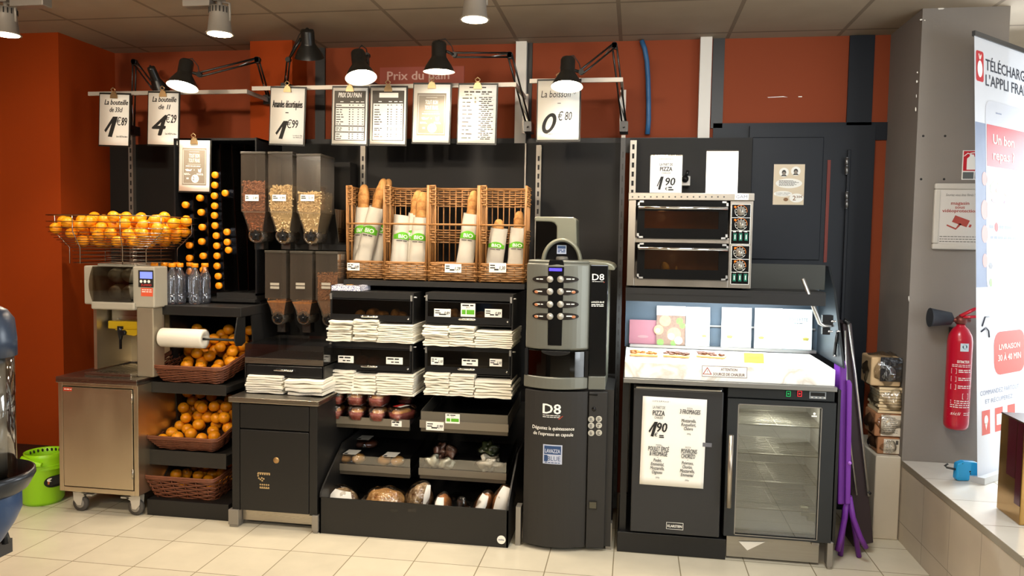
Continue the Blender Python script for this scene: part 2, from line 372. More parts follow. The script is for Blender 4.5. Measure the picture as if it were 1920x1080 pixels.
# back wall: black bands and white posts between the orange panels
def band(n, x0, y0, x1, y1, mt, Y=4.53, t=.012):
    r = R4(x0, y0, x1, y1, Y - t); return struct(n, M().rect(r, Y - t, Y), mt)
band('trim_1', 591, 90, 609, 262, BLK); band('trim_2', 986, 80, 997, 262, BLK); band('trim_3', 1335, 70, 1357, 240, BLK)
band('trim_4', 1590, 66, 1637, 262, NAVY); band('trim_5', 1337, 230, 1664, 263, NAVY)
r = R4(300, 247, 1335, 262, 4.518); struct('trim_6', M().box(-2.75, r[1], 4.514, 4.53, 1.99, 2.075), BLK)
r = R4(966, 82, 986, 258, 4.48); struct('trim_7', M().box(r[0], r[1], 4.48, 4.53, 1.98, CEIL), WHITE)
r = R4(1311, 72, 1333, 252, 4.48); struct('trim_8', M().box(r[0], r[1], 4.48, 4.53, 2.0, CEIL), WHITE)
r = R4(469, 80, 548, 262, 4.33); struct('trim_9', M().box(r[0], r[1], 4.33, 4.53, 2.04, CEIL), ORG)
# navy service door to the right of the ovens
m = M(); a = P(1400, 400, 4.5).x; m.box(a, P(1634, 400, 4.5).x, 4.49, 4.53, 0, P(1500, 236, 4.5).z)
d = struct('door_1', m, NAVY)
r = R4(1407, 257, 1541, 487, 4.478); M().rect(r, 4.478, 4.49).build('inset_panel', NAVY, d, bevel=.004)
r = R4(1548, 300, 1554, 492, 4.485); M().rect(r, 4.485, 4.49).build('red_gap', mat('dark red', '6e2a20', .6), d)
m = M().box(P(1580, 500, 4.48).x, P(1586, 500, 4.48).x, 4.47, 4.49, 0.3, 2.0); m.build('door_leaf_edge', NAVY, d, bevel=.003)
for y0, y1 in ((295, 327), (359, 391)):
    m = M()
    for k in range(2):
        a = P(1588, y0 + k * (y1 - y0) / 2 + 1, 4.46); b = P(1588, y0 + (k + 1) * (y1 - y0) / 2 - 1, 4.46); m.cyl((a.x, 4.46, b.z), .0095, a.z - b.z)
    m.box(a.x - .004, a.x + .004, 4.46, 4.49, P(1588, y1, 4.46).z, P(1588, y0, 4.46).z); m.build('hinge', mat('dull steel', '8a8a8a', .4, .9), d)
# thin white scratches in the paint of the right orange panel
m = M(); c = P(1458, 182, 4.529)
m.poly([(c.x - .055, c.z), (c.x + .03, c.z + .004), (c.x + .055, c.z - .002), (c.x + .03, c.z + .0), (c.x - .05, c.z - .003)], 4.5285); m.quad(c.x + .11, c.x + .13, c.z - .002, c.z + .003, 4.5285)
struct('trim_scratch', m, WHITEP)
# reddish "Prix du pain" panel
r = R4(712, 125, 870, 160, 4.52); t = T('wall_sign', 'reddish wall sign reading Prix du pain above the clipboards', 'sign', ((r[0] + r[1]) / 2, 4.52, r[2]))
M().box(r[0], r[1], 4.522, 4.53, r[2], r[3]).build('panel', mat('red brown panel', '8f3a26', .5), t)
a = P(726, 150, 4.52); b = P(842, 150, 4.52); M().text('Prix du pain', a.x, a.z, .052, 4.5212, 'L', fit=b.x - a.x, bold=.03).build('lettering', mat('dim lettering', 'c9a396', .6), t)
# shelving system along the back wall: black panels on slotted grey uprights
t = T('wall_shelving', 'long black back panels on slotted grey uprights behind all the bakery units', 'shelving', (-1.4, 4.42, 0))
UPX = [P(250, 330, 4.42).x, P(466, 300, 4.42).x, P(683, 300, 4.42).x, P(1011, 300, 4.42).x]
xs = [-3.27] + UPX + [P(1172, 300, 4.42).x]
for i in range(len(xs) - 1):
    M().box(xs[i] + .004, xs[i + 1] - .004, 4.425, 4.445, 0, 2.035).build('back_panel', PANEL, t)
r = R4(1176, 252, 1404, 700, 4.42); M().box(r[0], r[1], 4.425, 4.445, 0, 2.06).build('back_panel', PANEL, t)
GU = mat('grey upright', '8b857c', .4, .5)
def upright(x, Y, z0, z1, w=.03, mt=GU):
    m = M(); m.box(x - w / 2, x + w / 2, Y, Y + .03, z0, z1); m.cur = 1
    z = z0 + .03
    while z < z1 - .04: m.quad(x - w * .18, x + w * .18, z, z + .028, Y - .0006); z += .05
    return m.build('upright', [mt, INK], t)
for x in UPX: upright(x, 4.395, 0, 2.02 if x > -3 else 2.2)
a = P(1172, 300, 4.3); upright(a.x - .012, 4.30, .06, 2.06, .022); a = P(1187, 300, 4.36); upright(a.x, 4.36, .06, 2.04, .035, mat('pale upright', 'b9b3a8', .4, .3))
a = P(985, 300, 4.40); M().box(a.x - .004, a.x + .004, 4.40, 4.425, .9, 2.03).build('panel_edge', GU, t)
# blue hose
m = M(); m.tube([P(x, y, 4.5) for x, y in ((1203, 76), (1209, 92), (1213, 115), (1215, 150), (1216, 190), (1216, 225), (1214, 252))], .014, 10)
tag(m.build('hose', mat('blue hose', '2f5f8c', .45)), 'blue plastic hose running down the orange wall from the ceiling', 'hose')

# ------------------------------------------------------------------ sign rails
RAIL = mat('grey rail', 'b5aea4', .4, .3)
def rail(label, a, b, arm):
    """front bar from pixel a to pixel b, arm going back to the uprights at the right end"""
    A, B = P(a[0], a[1], 4.03), P(b[0], b[1], 4.03); zc = (A.z + B.z) / 2
    t = T('sign_rail', label, 'rail', ((A.x + B.x) / 2, 4.03, zc - .011), group='sign rails')
    M().box(A.x, B.x, 4.03, 4.043, zc - .011, zc + .011).build('bar', RAIL, t)
    E_ = P(arm[0], arm[1], 4.40); M().box(B.x - .012, B.x, 4.043, 4.42, zc - .011, zc + .011).build('arm', RAIL, t)
    M().box(B.x - .02, B.x + .012, 4.395, 4.42, zc - .20, zc + .02).build('bracket', RAIL, t); return zc
rail('grey rail over the juicer carrying the 1,89 and 4,29 signs', (165, 177), (463, 170), (497, 182))
rail('long grey rail over the wicker baskets carrying five signs', (472, 166), (968, 158), (995, 178))
rail('short grey rail above the coffee machine', (993, 151), (1168, 150), (1176, 180))

# ------------------------------------------------------------------ clipboards and paper signs
CLIPB = mat('black clipboard', '16140f', .4)
BRASS = mat('tarnished clip metal', 'b59a72', .35, .8)
def clipboard(label, cx, cy, w, h, roll, Y=4.0, clip=0.5, off=(0, 0), grp='signs hanging from the rails'):
    """clipboard centred on pixel cx, cy; returns thing and the paper's rectangle in its own frame"""
    c = P(cx, cy, Y); t = T('clipboard_sign', label, 'sign', (c.x, Y, c.z - h / 2), (0, roll, 0), grp)
    M().box(-w / 2 - .006 + off[0], w / 2 + .008 + off[0], 0, .004, -.008 + off[1], h + .010 + off[1]).build('board', CLIPB, t, local=True)
    m = M(); n = 8
    for i in range(n + 1):
        z = h * i / n; m.v += [Vector((-w / 2, -.0022 - .0006 * math.exp(-i * 1.5), z)), Vector((w / 2, -.0022 - .0008 * math.exp(-i * 1.2), z))]
        if i: b = 2 * i; m.f.append((b - 2, b - 1, b + 1, b)); m.mi.append(0); m.sm.append(True)
    m.build('paper', PAPER, t, local=True, solid=.0006)
    k = clip if clip != 0.5 else 0
    m = M(); m.prism([(-.022 + k, h - .022), (.022 + k, h - .022), (.020 + k, h - .004), (.006 + k, h + .018), (-.006 + k, h + .018), (-.020 + k, h - .004)], 'y', -.012, -.005)
    m.tube([(-.006 + k, -.012, h + .012), (-.013 + k, -.016, h + .026), (0 + k, -.018, h + .036), (.013 + k, -.016, h + .026), (.006 + k, -.012, h + .012)], .003, 6)
    m.box(-.012 + k, .012 + k, -.006, .012, h + .004, h + .012)
    m.build('clip', BRASS, t, local=True); return t
PY = -.0034
def ink(t, m, mt=None, name='print'): return m.build(name, mt or INK, t, local=True)
def price_big(m, d, cents, x, z, h, cz=None):
    """hand-lettered slanted price: heavy first digit, small euro and cents raised beside it"""
    if d == '1': m.poly([(x - .30 * h, z + .32 * h), (x + .16 * h, z + h), (x + .42 * h, z + h), (x + .12 * h, z), (x - .10 * h, z + .02 * h), (x + .10 * h, z + .68 * h), (x - .22 * h, z + .22 * h)], PY)
    elif d == '4': m.text('4', x, z, h, PY, shear=.28, bold=.035, fit=.74 * h)
    else: m.text(d, x, z, h, PY, shear=.3, bold=.05, fit=.62 * h)
# 1,89
A4 = .29
t = clipboard('sign reading La bouteille de 33cl 1,89, first from the left', 213, 225, .182, .283, .035)
m = M(); m.text('La bouteille', .012, .226, .030, PY, shear=.25, fit=.145, bold=.03); m.text('de 33cl', .012, .186, .027, PY, shear=.25, fit=.08, bold=.03)
price_big(m, '1', '', -.025, .045, .115); m.text('€', .030, .112, .046, PY, shear=.12, fit=.031, bold=.004); m.text('89', .064, .112, .046, PY, shear=.15, fit=.034, bold=.025); m.text('Soit 5€73 le litre', .050, .045, .009, PY, shear=.2, fit=.068, bold=.03); ink(t, m)
t = clipboard('sign reading La bouteille de 1l 4,29 under the lit leftmost lamp', 305, 223, .182, .285, .03)
m = M(); m.text('La bouteille', .006, .236, .030, PY, shear=.25, fit=.145, bold=.03); m.text('de 1l', .008, .196, .027, PY, shear=.25, fit=.072, bold=.03)
price_big(m, '4', '', -.022, .052, .115); m.text('€', .030, .122, .046, PY, shear=.12, fit=.031, bold=.004); m.text('29', .064, .122, .046, PY, shear=.15, fit=.034, bold=.025); m.text('Soit 4€29 le litre', .048, .056, .009, PY, shear=.2, fit=.068, bold=.03); ink(t, m)
t = clipboard('sign reading Amandes décortiquées 1,99', 537, 218, .194, .30, .035)
m = M(); m.text('Amandes décortiquées', 0, .196, .040, PY, shear=.08, fit=.172, bold=.03); m.quad(-.010, .008, .166, .171, PY)
price_big(m, '1', '', -.035, .026, .098); m.text('€', .014, .086, .046, PY, shear=.12, fit=.031, bold=.004); m.text('99', .048, .088, .044, PY, shear=.1, fit=.034, bold=.02)
m.text('Le sachet de 100g', .064, .044, .006, PY, fit=.052, bold=.02); m.text('Soit 19€90 le kilo', .064, .034, .006, PY, fit=.05, bold=.02); ink(t, m)
def table_sign(label, cx, title, glare=False):
    t = clipboard(label, cx, 217.5, .194, .298, .02 if not glare else .015)
    m = M(); m.quad(-.088, .088, .018, .282, PY); m.build('print', DGREY if not glare else mat('dark grey print glossy', '4a443c', .22), t, local=True)
    m = M()
    if title: m.text(title, 0, .247, .026, PY - .0005, shear=.15, fit=.13, bold=.03)
    else: m.quad(-.05, .055, .245, .270, PY - .0005)
    for x in (-.045, .012, .042, .07): m.quad(x - .009, x + .009, .222, .226, PY - .0005)
    if title:
        for z0, z1 in ((.196, .214), (.098, .190), (.066, .092), (.022, .060)): m.quad(-.078, .082, z0, z1, PY - .0005)
    else: m.quad(-.082, .082, .022, .214, PY - .0005)
    m.build('table_rows', WHITEP, t, local=True)
    m = M(); q = .208
    for i in range(13 if title else 12):
        z = (.203, .18, .167, .154, .141, .128, .115, .103, .082, .072, .05, .038, .027)[i]
        a = random.uniform(.03, .05); m.lines(-.075, -.075 + a, z + .004, 1, 1, .005, PY - .001, .1); m.quad(-.004, .003, z, z + .006, PY - .001)
        for x in (.014, .044, .070): m.quad(x, x + .008, z + .001, z + .005, PY - .001)
    m.build('fine_print', mat('grey fine print', '4f4a44', .7), t, local=True)
table_sign('sign headed PRIX DU PAIN with rows of bread prices', 655, 'PRIX DU PAIN')
table_sign('price table washed out by the lamp, between PRIX DU PAIN and the grey menu', 727, None, True)
def menu_sign(label, cx, cy, w, h, roll, Y, grp='signs hanging from the rails'):
    t = clipboard(label, cx, cy, w, h, roll, Y, grp=grp); k = h / .30
    M().quad(-w * .40, w * .40, .035 * k, .255 * k, PY).build('print', mat('grey brown print', '80776a', .7, var=.08, vs=120), t, local=True)
    m = M(); y = PY - .0005
    m.frame(-w * .365, w * .365, .045 * k, .245 * k, .0012, y); m.quad(-.03, .03, .232 * k, .2332 * k, y)
    m.text('TOUT BON', 0, .198 * k, .022, y, fit=.062 * w / .18); m.text('TOUT FRAIS', 0, .170 * k, .022, y, fit=.066 * w / .18); m.quad(-.04, .04, .158 * k, .159 * k, y)
    m.lines(-.05, .05, .150 * k, 1, 1, .004, y, .05)
    m.poly([(-.055, .128 * k), (-.045, .118 * k), (-.02, .119 * k), (-.012, .131 * k), (-.028, .126 * k), (-.04, .131 * k)], y); m.text('+', 0, .119 * k, .012, y)
    m.poly([(.022, .134 * k), (.030, .126 * k), (.036, .132 * k), (.044, .136 * k), (.040, .112 * k), (.026, .112 * k)], y)
    m.lines(-.06, -.02, .106 * k, 2, .006, .003, y, .1); m.lines(.015, .055, .106 * k, 2, .006, .003, y, .1)
    m.disc(.006, .074 * k, .024 * k, y, 28); m.quad(-.046, -.032, .076 * k, .079 * k, y); m.quad(-.046, -.032, .071 * k, .074 * k, y)
    m.build('white_lettering', WHITEP, t, local=True)
    m = M(); m.text('2', -.003, .064 * k, .022, y - .0005, bold=.015); m.text('€', .014, .077 * k, .008, y - .0005); m.text('50', .016, .064 * k, .010, y - .0005); m.build('price', DGREY, t, local=True)
menu_sign('grey menu sign with round 2,50 price, hanging at rail height beside the allergen list', 808, 213, .196, .302, .02, 4.0)
menu_sign('grey menu sign with round 2,50 price, hung low over the bottle rack', 364, 311, .182, .28, .02, 3.98)
t = clipboard('sign with the two-column list of breads and allergens', 893.5, 214, .198, .30, .02)
m = M(); m.lines(-.045, .045, .290, 1, 1, .006, PY, .02); m.lines(-.072, .078, .268, 1, 1, .008, PY, .02); m.lines(-.065, -.03, .252, 1, 1, .005, PY, .02); m.lines(.02, .07, .256, 1, 1, .005, PY, .02)
for i in range(11):
    z = .234 - i * .0205; m.lines(-.08, -.022, z, 1, 1, .006, PY, .2); m.lines(.008, .088, z + .004, 1, 1, .005, PY, .05); m.lines(.02, .08, z - .005, 1, 1, .005, PY, .4)
ink(t, m, mat('grey fine print')); m = M()
for i in range(12): m.quad(-.086, .09, .243 - i * .0205, .2437 - i * .0205, PY)
m.quad(0, .0008, .015, .243, PY)
for z in (.228, .208): m.quad(-.016, -.006, z - .002, z + .010, PY - .0003)
ink(t, m, mat('grey green print', '96907a', .7), 'table_lines')
t = clipboard('sign reading La boisson 0,80 under the lamp above the coffee machine', 1047, 207, .214, .30, .0)
m = M(); m.text('La boisson *', 0, .216, .036, PY, shear=.15, fit=.18, bold=.005); m.quad(-.005, .012, .184, .187, PY)
m.text('€', .012, .098, .046, PY, shear=.2, fit=.028); m.text('80', .052, .100, .044, PY, shear=.2, fit=.036); m.text('Le Panneau', .06, .052, .006, PY, fit=.034, bold=.01); m.text("*Cet appareil ne rend pas la monnaie", -.005, .028, .008, PY, shear=.1, fit=.125, bold=.01)
o_ = lambda kx, kz, cz: [(-.046 + kx * math.cos(a) + .30 * kz * math.sin(a), .084 + cz + kz * math.sin(a)) for a in [math.pi * 2 * i / 28 for i in range(28)]]; OI, OO = o_(.016, .034, 0), o_(.034, .052, 0); m.add([(p[0], PY, p[1]) for p in OI + OO], [(i, 28 + i, 28 + (i + 1) % 28, (i + 1) % 28) for i in range(28)]); ink(t, m)

# ------------------------------------------------------------------ clamp lamps
LAMPB = mat('black lamp enamel', '1a1917', .3)
LAMPIN = mat('white lamp lining', 'f0ece2', .5)
def lamp(label, mouth, axis, Y, joints, on=38, clamp=None, r=.079):
    """mouth: pixel of the opening's centre, axis: direction the light leaves, joints: pixels from the neck down to the clamp"""
    c = P(mouth[0], mouth[1], Y); ax = Vector(axis).normalized(); q = ax.to_track_quat('-Z', 'Y').to_matrix().to_4x4(); W = Matrix.Translation(c) @ q
    J = [P(x, y, yy) for x, y, yy in joints]
    t = T('clamp_lamp', label, 'lamp', J[-1], group='clamp lamps')
    m = M(); m.lathe([(r, 0), (r * .98, .004), (r * .78, .035), (r * .50, .068), (r * .46, .075), (r * .46, .135), (r * .40, .146), (r * .12, .150), (r * .08, .156), (0, .157)], n=32, caps=False)
    m.cur = 1; m.lathe([(0, .066), (r * .46, .066), (r * .74, .034), (r * .96, .002), (r, 0)], n=32, caps=False); m.xf(0, W); m.build('shade', [LAMPB, LAMPIN if on else LAMPB], t)
    m = M(); m.lathe([(0, .004), (r * .52, .006), (r * .60, .012), (r * .58, .03), (r * .3, .062), (0, .064)], n=28); m.xf(0, W); m.build('bulb', BULB if on else LAMPIN, t)
    if on:
        o = light('SPOT', 'clamp_lamp_light', W @ Vector((0, 0, -.002)), W @ Vector((0, 0, -1)), on, WARM, spot_size=2.5, spot_blend=.45, shadow_soft_size=.03)
    neck = W @ Vector((r * .46, 0, .10)) if J[0].x > c.x else W @ Vector((-r * .46, 0, .10))
    m = M(); m.tube([neck, J[0]], .008, 6); m.tube([J[0] + Vector((0, -.012, 0)), J[0] + Vector((0, .012, 0))], .014, 8); m.build('neck_joint', LAMPB, t)
    for a, b in zip(J[:-1], J[1:]):
        d = (b - a).normalized(); pr = d.cross(Vector((0, 1, 0))).normalized() * .011
        m = M(); m.tube([a + pr, b + pr], .005, 6); m.tube([a - pr, b - pr], .005, 6)
        m.cur = 1; m.tube([a.lerp(b, .62) - pr, a.lerp(b, .98) + pr * .8], .0035, 6)
        m.build('arm', [LAMPB, ALU], t)
        m = M(); m.lathe([(.016, -.012), (.016, .012)], tuple(b), 12, 'y'); m.box(b.x - .012, b.x + .012, b.y - .012, b.y + .012, b.z - .02, b.z + .012); m.build('elbow_joint', LAMPB, t)
    e = J[-1]; m = M(); m.box(e.x - .022, e.x + .022, e.y - .02, max(e.y + .03, 4.40), e.z - .045, e.z + .01); m.tube([e + Vector((0, -.02, -.02)), e + Vector((0, -.05, -.02))], .006, 8); m.build('clamp', LAMPB, t)
    m = M(); u = W @ Vector((0, 0, .155)); m.tube([u, u.lerp(J[0], .4) + Vector((0, 0, .035)), u.lerp(J[0], .8) + Vector((0, .01, .03)), J[0]], .0028, 6); m.build('cord', INK, t)
    return t
lamp('lit black clamp lamp over the 4,29 sign', (342, 163), (-.04, -.24, -1), 3.74, [(374, 140, 3.78), (483, 112, 4.0), (503, 182, 4.3)], 36)
lamp('unlit black clamp lamp turned to the wall above the 1,99 sign', (580, 108), (-.10, .42, -.9), 4.02, [(541, 112, 4.0), (536, 160, 4.2)], 0)
lamp('lit black clamp lamp tilted over the PRIX DU PAIN sign', (677, 146), (.22, -.26, -1), 3.74, [(689, 104, 3.90), (692, 155, 4.3)], 30)
lamp('lit black clamp lamp over the low-hanging middle menu sign', (823, 135), (0, .03, -1), 3.78, [(852, 103, 3.82), (956, 103, 4.05), (990, 232, 4.3)], 30)
lamp('lit black clamp lamp over the 0,80 sign', (1063, 163), (0, -.2, -1), 3.78, [(1090, 135, 3.84), (1152, 85, 4.05), (1170, 232, 4.3)], 34, r=.078)
lamp('unlit dark clamp lamp half hidden behind the 1,89 and 4,29 signs', (303, 172), (.1, .5, -.8), 4.12, [(288, 164, 4.12), (252, 116, 4.2), (249, 240, 4.36)], 0, r=.05)

# ------------------------------------------------------------------ ceiling spots
SPG = mat('grey spotlight housing', '8c857c', .45, .3)
def spot(label, mouth, Z, box_dx):
    c = PZ(mouth[0], mouth[1], Z); t = T('track_spotlight', label, 'spotlight', (c.x, c.y, CEIL), group='ceiling spotlights')
    m = M(); m.lathe([(.058, .002), (.064, 0), (.064, .004), (.054, .012), (.046, .09), (.046, .125), (0, .125)], tuple(c), 28); m.cur = 1
    for k in range(18): a = k * math.pi / 9; m.box(c.x + .0465 * math.cos(a) - .002, c.x + .0465 * math.cos(a) + .002, c.y + .0465 * math.sin(a) - .002, c.y + .0465 * math.sin(a) + .002, c.z + .095, c.z + .12)
    m.build('head', [SPG, INK], t)
    m = M(); m.lathe([(.054, .0005), (0, .0005)], tuple(c), 28); m.build('lens', SPOTFACE, t)
    m = M(); m.box(min(c.x + box_dx, c.x + box_dx * .2), max(c.x + box_dx, c.x + box_dx * .2), c.y - .03, c.y + .03, c.z + .125, c.z + .17); m.build('driver_box', SPG, t, bevel=.004)
    m = M(); m.tube([(c.x, c.y, c.z + .12), (c.x, c.y, c.z + .15)], .012, 8); m.tube([(c.x + .05, c.y, c.z + .06), (c.x + .05, c.y, c.z + .14), (c.x, c.y, c.z + .15)], .006, 6); m.build('yoke', SPG, t)
    m = M(); m.box(c.x - .02, c.x + .02, c.y - .02, c.y + .02, c.z + .15, CEIL); m.build('track_adapter', SPG, t)
    light('SPOT', 'ceiling_spot_light', (c.x, c.y, c.z - .008), (c.x, c.y + .12, 0), 29, WARM, spot_size=1.9, spot_blend=.5, shadow_soft_size=.05)
spot('grey ceiling spotlight at the far left picture edge', (12, 66), 2.40, .22)
spot('grey ceiling spotlight hanging above the 4,29 sign', (412, 65), 2.40, -.17)
spot('grey ceiling spotlight hanging above the grey menu sign', (890, 38), 2.40, -.14)
# ------------------------------------------------------------------ mop bucket
LIME = mat('lime plastic', '9ad81c', .35, sss=.05)
c = PZ(84, 938, 0); t = T('mop_bucket', 'lime green mop bucket with wringer beside the steel cart', 'bucket', (c.x, 3.74 - .02, 0)); bx, by = c.x, 3.72
hz = P(84, 866, 3.72).z
m = M(); m.lathe([(.0, .004), (.092, 0), (.105, .02), (.122, hz - .01), (.130, hz), (.126, hz + .004), (.118, hz - .006), (.1, .03), (0, .02)], (bx, by, 0), 32); m.build('body', LIME, t)
m = M(); m.lathe([(.112, hz - .02), (.100, hz + .035), (.104, hz + .06), (.097, hz + .062), (.092, hz + .035), (.085, hz - .02)], (bx + .02, by, 0), 28, caps=False); m.cur = 1
for k in range(14):
    a = math.pi + k * math.pi / 13; m.ell((bx + .02 + .093 * math.cos(a), by - .093 * math.sin(a) - .0, hz + .045), .007, .004, .009, 8, 6)
m.build('wringer_basket', [LIME, INK], t)
m = M(); a = P(40, 858, by - .14); b = P(78, 872, by - .12); m.tube([a, a.lerp(b, .5) + Vector((0, 0, -.006)), b], [.011, .010, .012], 8); a2 = P(46, 872, by - .14); m.tube([a2, b], [.009, .012], 8); m.build('spout_handle', LIME, t)
st = P(82, 911, 3.595); m = M(); m.disc(st.x, st.z, .032, 0, 24); m.cur = 1; m.quad(st.x - .02, st.x + .022, st.z - .012, st.z + .006, -.0006); m.cur = 2; m.disc(st.x - .012, st.z + .012, .010, -.0008, 12)
for i, v in enumerate(m.v):
    an = (v.x - bx) / .118; m.v[i] = Vector((v.x, by - .1175 * math.cos(math.asin(max(-1, min(1, an)))) - .0012 + v.y, v.z))
m.build('sticker', [INK, mat('orange sticker', 'c8703c', .5), WHITEP], t)

# ------------------------------------------------------------------ steel cart and juicer
CY = 3.58; x0, x1 = P(110, 800, CY).x, P(259, 800, CY).x; zt = P(185, 710, CY).z; zb = P(185, 925, CY).z
t = T('steel_cart', 'stainless steel cart with hinged door standing under the juicer', 'cart', ((x0 + x1) / 2, CY + .25, 0))
m = M(); m.box(x0, x0 + .025, CY, CY + .5, zb, zt - .02); m.box(x1 - .025, x1, CY, CY + .5, zb, zt - .02); m.box(x0 + .025, x1 - .025, CY, CY + .5, zb, zb + .025); m.box(x0 + .025, x1 - .025, CY + .48, CY + .5, zb + .025, zt - .02); m.box(x0 + .025, x1 - .025, CY, CY + .48, zt - .045, zt - .02); m.build('body', STEELV, t, bevel=.002)
m = M().box(x0 - .004, x1 + .004, CY - .012, CY + .51, zt - .028, zt + .004); m.build('top_plate', STEEL, t, bevel=.003)
m = M().box(x0 + .030, x1 - .030, CY - .004, CY + .012, zb + .030, zt - .050); d = m.build('door', STEELV, t, bevel=.002)
for k in (.15, .80):
    m = M(); z = zb + (zt - zb) * k; m.cyl((x1 - .030, CY - .006, z), .005, .05); m.build('hinge', STEEL, d)
m = M().quad(x0 + .034, x0 + .085, zt - .072, zt - .053, CY - .0048); m.cur = 1; m.text('SERVICE', x0 + .06, zt - .069, .004, CY - .0052) if 0 else m.lines(x0 + .040, x0 + .082, zt - .060, 1, 1, .004, CY - .0052, 0); m.build('red_sticker', [mat('red sticker', 'c0452e', .5), WHITEP], d)
WHEEL = mat('grey rubber', '4c4844', .7)
def caster(par, x, y, z, s_):
    m = M(); m.lathe([(.012, -.011), (.040, -.011), (.043, -.006), (.043, .006), (.040, .011), (.012, .011)], (x, y, .043), 28, 'y'); m.cur = 1; m.lathe([(0, -.014), (.022, -.013), (.026, -.0112)], (x, y, .043), 20, 'y'); w = m.build('caster', [WHEEL, mat('grey hub', '8d8880', .5)], par)
    m = M(); m.cyl((x, y, z - .012), .030, .012); fp = [(x - s_ * .052, z - .022), (x + s_ * .034, z - .012), (x + s_ * .030, .060), (x + s_ * .008, .034), (x - s_ * .012, .036), (x - s_ * .022, z - .040)]
    m.prism(fp, 'y', y - .018, y - .015); m.prism(fp, 'y', y + .015, y + .018); m.box(x - s_ * .078, x - s_ * .03, y - .018, y + .018, z - .030, z - .022); m.tube([(x, y - .020, .043), (x, y + .020, .043)], .008, 8); m.build('fork', mat('zinc plated steel', 'c8c2b6', .4, .2), w)
for x, y in ((x0 + .085, CY + .05), (x1 - .05, CY + .05), (x0 + .085, CY + .45), (x1 - .05, CY + .45)): caster(t, x, y, zb, 1 if x > x0 + .2 else -1)
JY = 3.66; jr = R4(160, 496, 291, 704, JY); jb = zt + .004
t = T('juice_extractor', 'grey automatic orange juicer with dark window and blue display on the steel cart', 'juicer', ((jr[0] + jr[1]) / 2, JY + .2, jb))
def jx(px, py): return P(px, py, JY)
GP = mat('warm grey plastic', 'a39d8e', .4)
a, b = jx(160, 570), jx(177, 498); m = M(); m.box(a.x, b.x, JY - .01, JY + .36, a.z, b.z)
a, b = jx(251, 576), jx(291, 500); m.box(a.x, b.x, JY - .01, JY + .11, a.z, b.z)
a, b = jx(177, 579), jx(257, 567); m.box(a.x - .002, b.x, JY - .025, JY + .3, a.z, b.z)
a, b = jx(177, 500), jx(251, 496); m.box(a.x, b.x, JY + .02, JY + .36, a.z, b.z + .004); m.build('head_housing', GP, t, bevel=.008)
a, b = jx(177, 567), jx(251, 501); wz = (a.z, b.z); wx = (a.x, b.x)
m = M(); n = 10
for i in range(n + 1):
    yy = JY - .012 - .03 * math.sin(math.pi * i / n); m.v += [Vector((wx[0], yy, wz[0] + (wz[1] - wz[0]) * i / n)), Vector((wx[1], yy, wz[0] + (wz[1] - wz[0]) * i / n))]
    if i: q = 2 * i; m.f.append((q - 2, q - 1, q + 1, q)); m.mi.append(0); m.sm.append(True)
m.build('clear_cover', clear('brownish cover', '8f8676', .06, .12), t)
m = M().box(wx[0], wx[1], JY + .16, JY + .18, wz[0], wz[1]); m.build('drum_backplate', DARKGREY, t)
for k in (.40, .74):
    m = M(); x = wx[0] + (wx[1] - wx[0]) * k
    for q in (-1, 1): m.lathe([(.0, JY + .02), (.03, JY + .025), (.042, JY + .06), (.044, JY + .15)], (x, 0, wz[0] + .055 + .045 * (q + 1)), 20, 'y')
    m.build('squeezing_drum', mat('grey drum', '8b887c', .4), t)
m = M(); a, b = jx(177, 700), jx(258, 580); m.box(a.x, a.x + .018, JY, JY + .3, jb + .03, b.z); m.box(a.x, b.x, JY + .28, JY + .30, jb + .03, b.z); m.build('recess_panel', STEELV, t)
a, b = jx(257, 706), jx(287, 577); m = M().box(a.x, b.x, JY, JY + .10, jb, b.z); m.build('side_column', mat('warm steel panel', 'a89c86', .42, .6, var=.06, vs=5), t, bevel=.006)
a, b = jx(186, 606), jx(255, 580); m = M().box(a.x, b.x, JY + .10, JY + .14, a.z, b.z); m.cur = 1
for x in (200, 239): q = jx(x, 601); m.lathe([(.006, JY + .09), (.006, JY + .10)], (q.x, 0, q.z), 10, 'y')
m.build('filter_cover', [STEEL, CHROME], t, bevel=.003)
YEL = mat('yellow plastic', 'c9a51e', .35, trans=.2)
a, b = jx(188, 620), jx(256, 606); m = M(); m.box(a.x, b.x, JY + .06, JY + .16, a.z + .004, b.z); m.prism([(jx(194, 0).x, a.z + .004), (jx(208, 0).x, a.z - .02), (jx(232, 0).x, a.z - .03), (b.x, a.z - .01), (b.x, a.z + .005)], 'y', JY + .05, JY + .15); m.build('juice_tray', YEL, t, bevel=.004)
q = jx(212, 618); m = M(); m.lathe([(.016, q.z + .012), (.018, q.z - .01), (.010, q.z - .05), (.008, q.z - .06)], (q.x, JY + .06, 0), 14); m.box(q.x - .004, q.x + .004, JY + .052, JY + .064, q.z - .11, q.z - .05); m.lathe([(.014, JY + .03), (.014, JY + .06)], (q.x + .03, 0, q.z - .02), 14, 'y'); m.build('spigot', BLK2, t)
a, b = jx(170, 706), jx(258, 696); m = M(); m.box(a.x, b.x - .002, JY - .05, JY + .28, jb, jb + .022); m.build('drip_tray', STEEL, t, bevel=.004)
m = M()
for k in range(12): x = a.x + .02 + k * .019; m.box(x, x + .008, JY - .03, JY + .2, jb + .022, jb + .024)
m.build('drip_grate', STEEL, t)
a, b = jx(262, 538), jx(290, 507); yy = JY - .011; m = M(); m.quad(a.x, b.x, a.z, b.z, yy); m.cur = 1; m.quad(a.x + .010, b.x - .006, a.z + .045, b.z - .008, yy - .0006); m.cur = 2
for k in range(3): m.disc(a.x + .016 + k * .022, a.z + .030, .008, yy - .0008, 14)
m.cur = 3; m.text('ZUMMO', (a.x + b.x) / 2 + .002, a.z + .006, .011, yy - .0008, fit=.06, bold=.02)
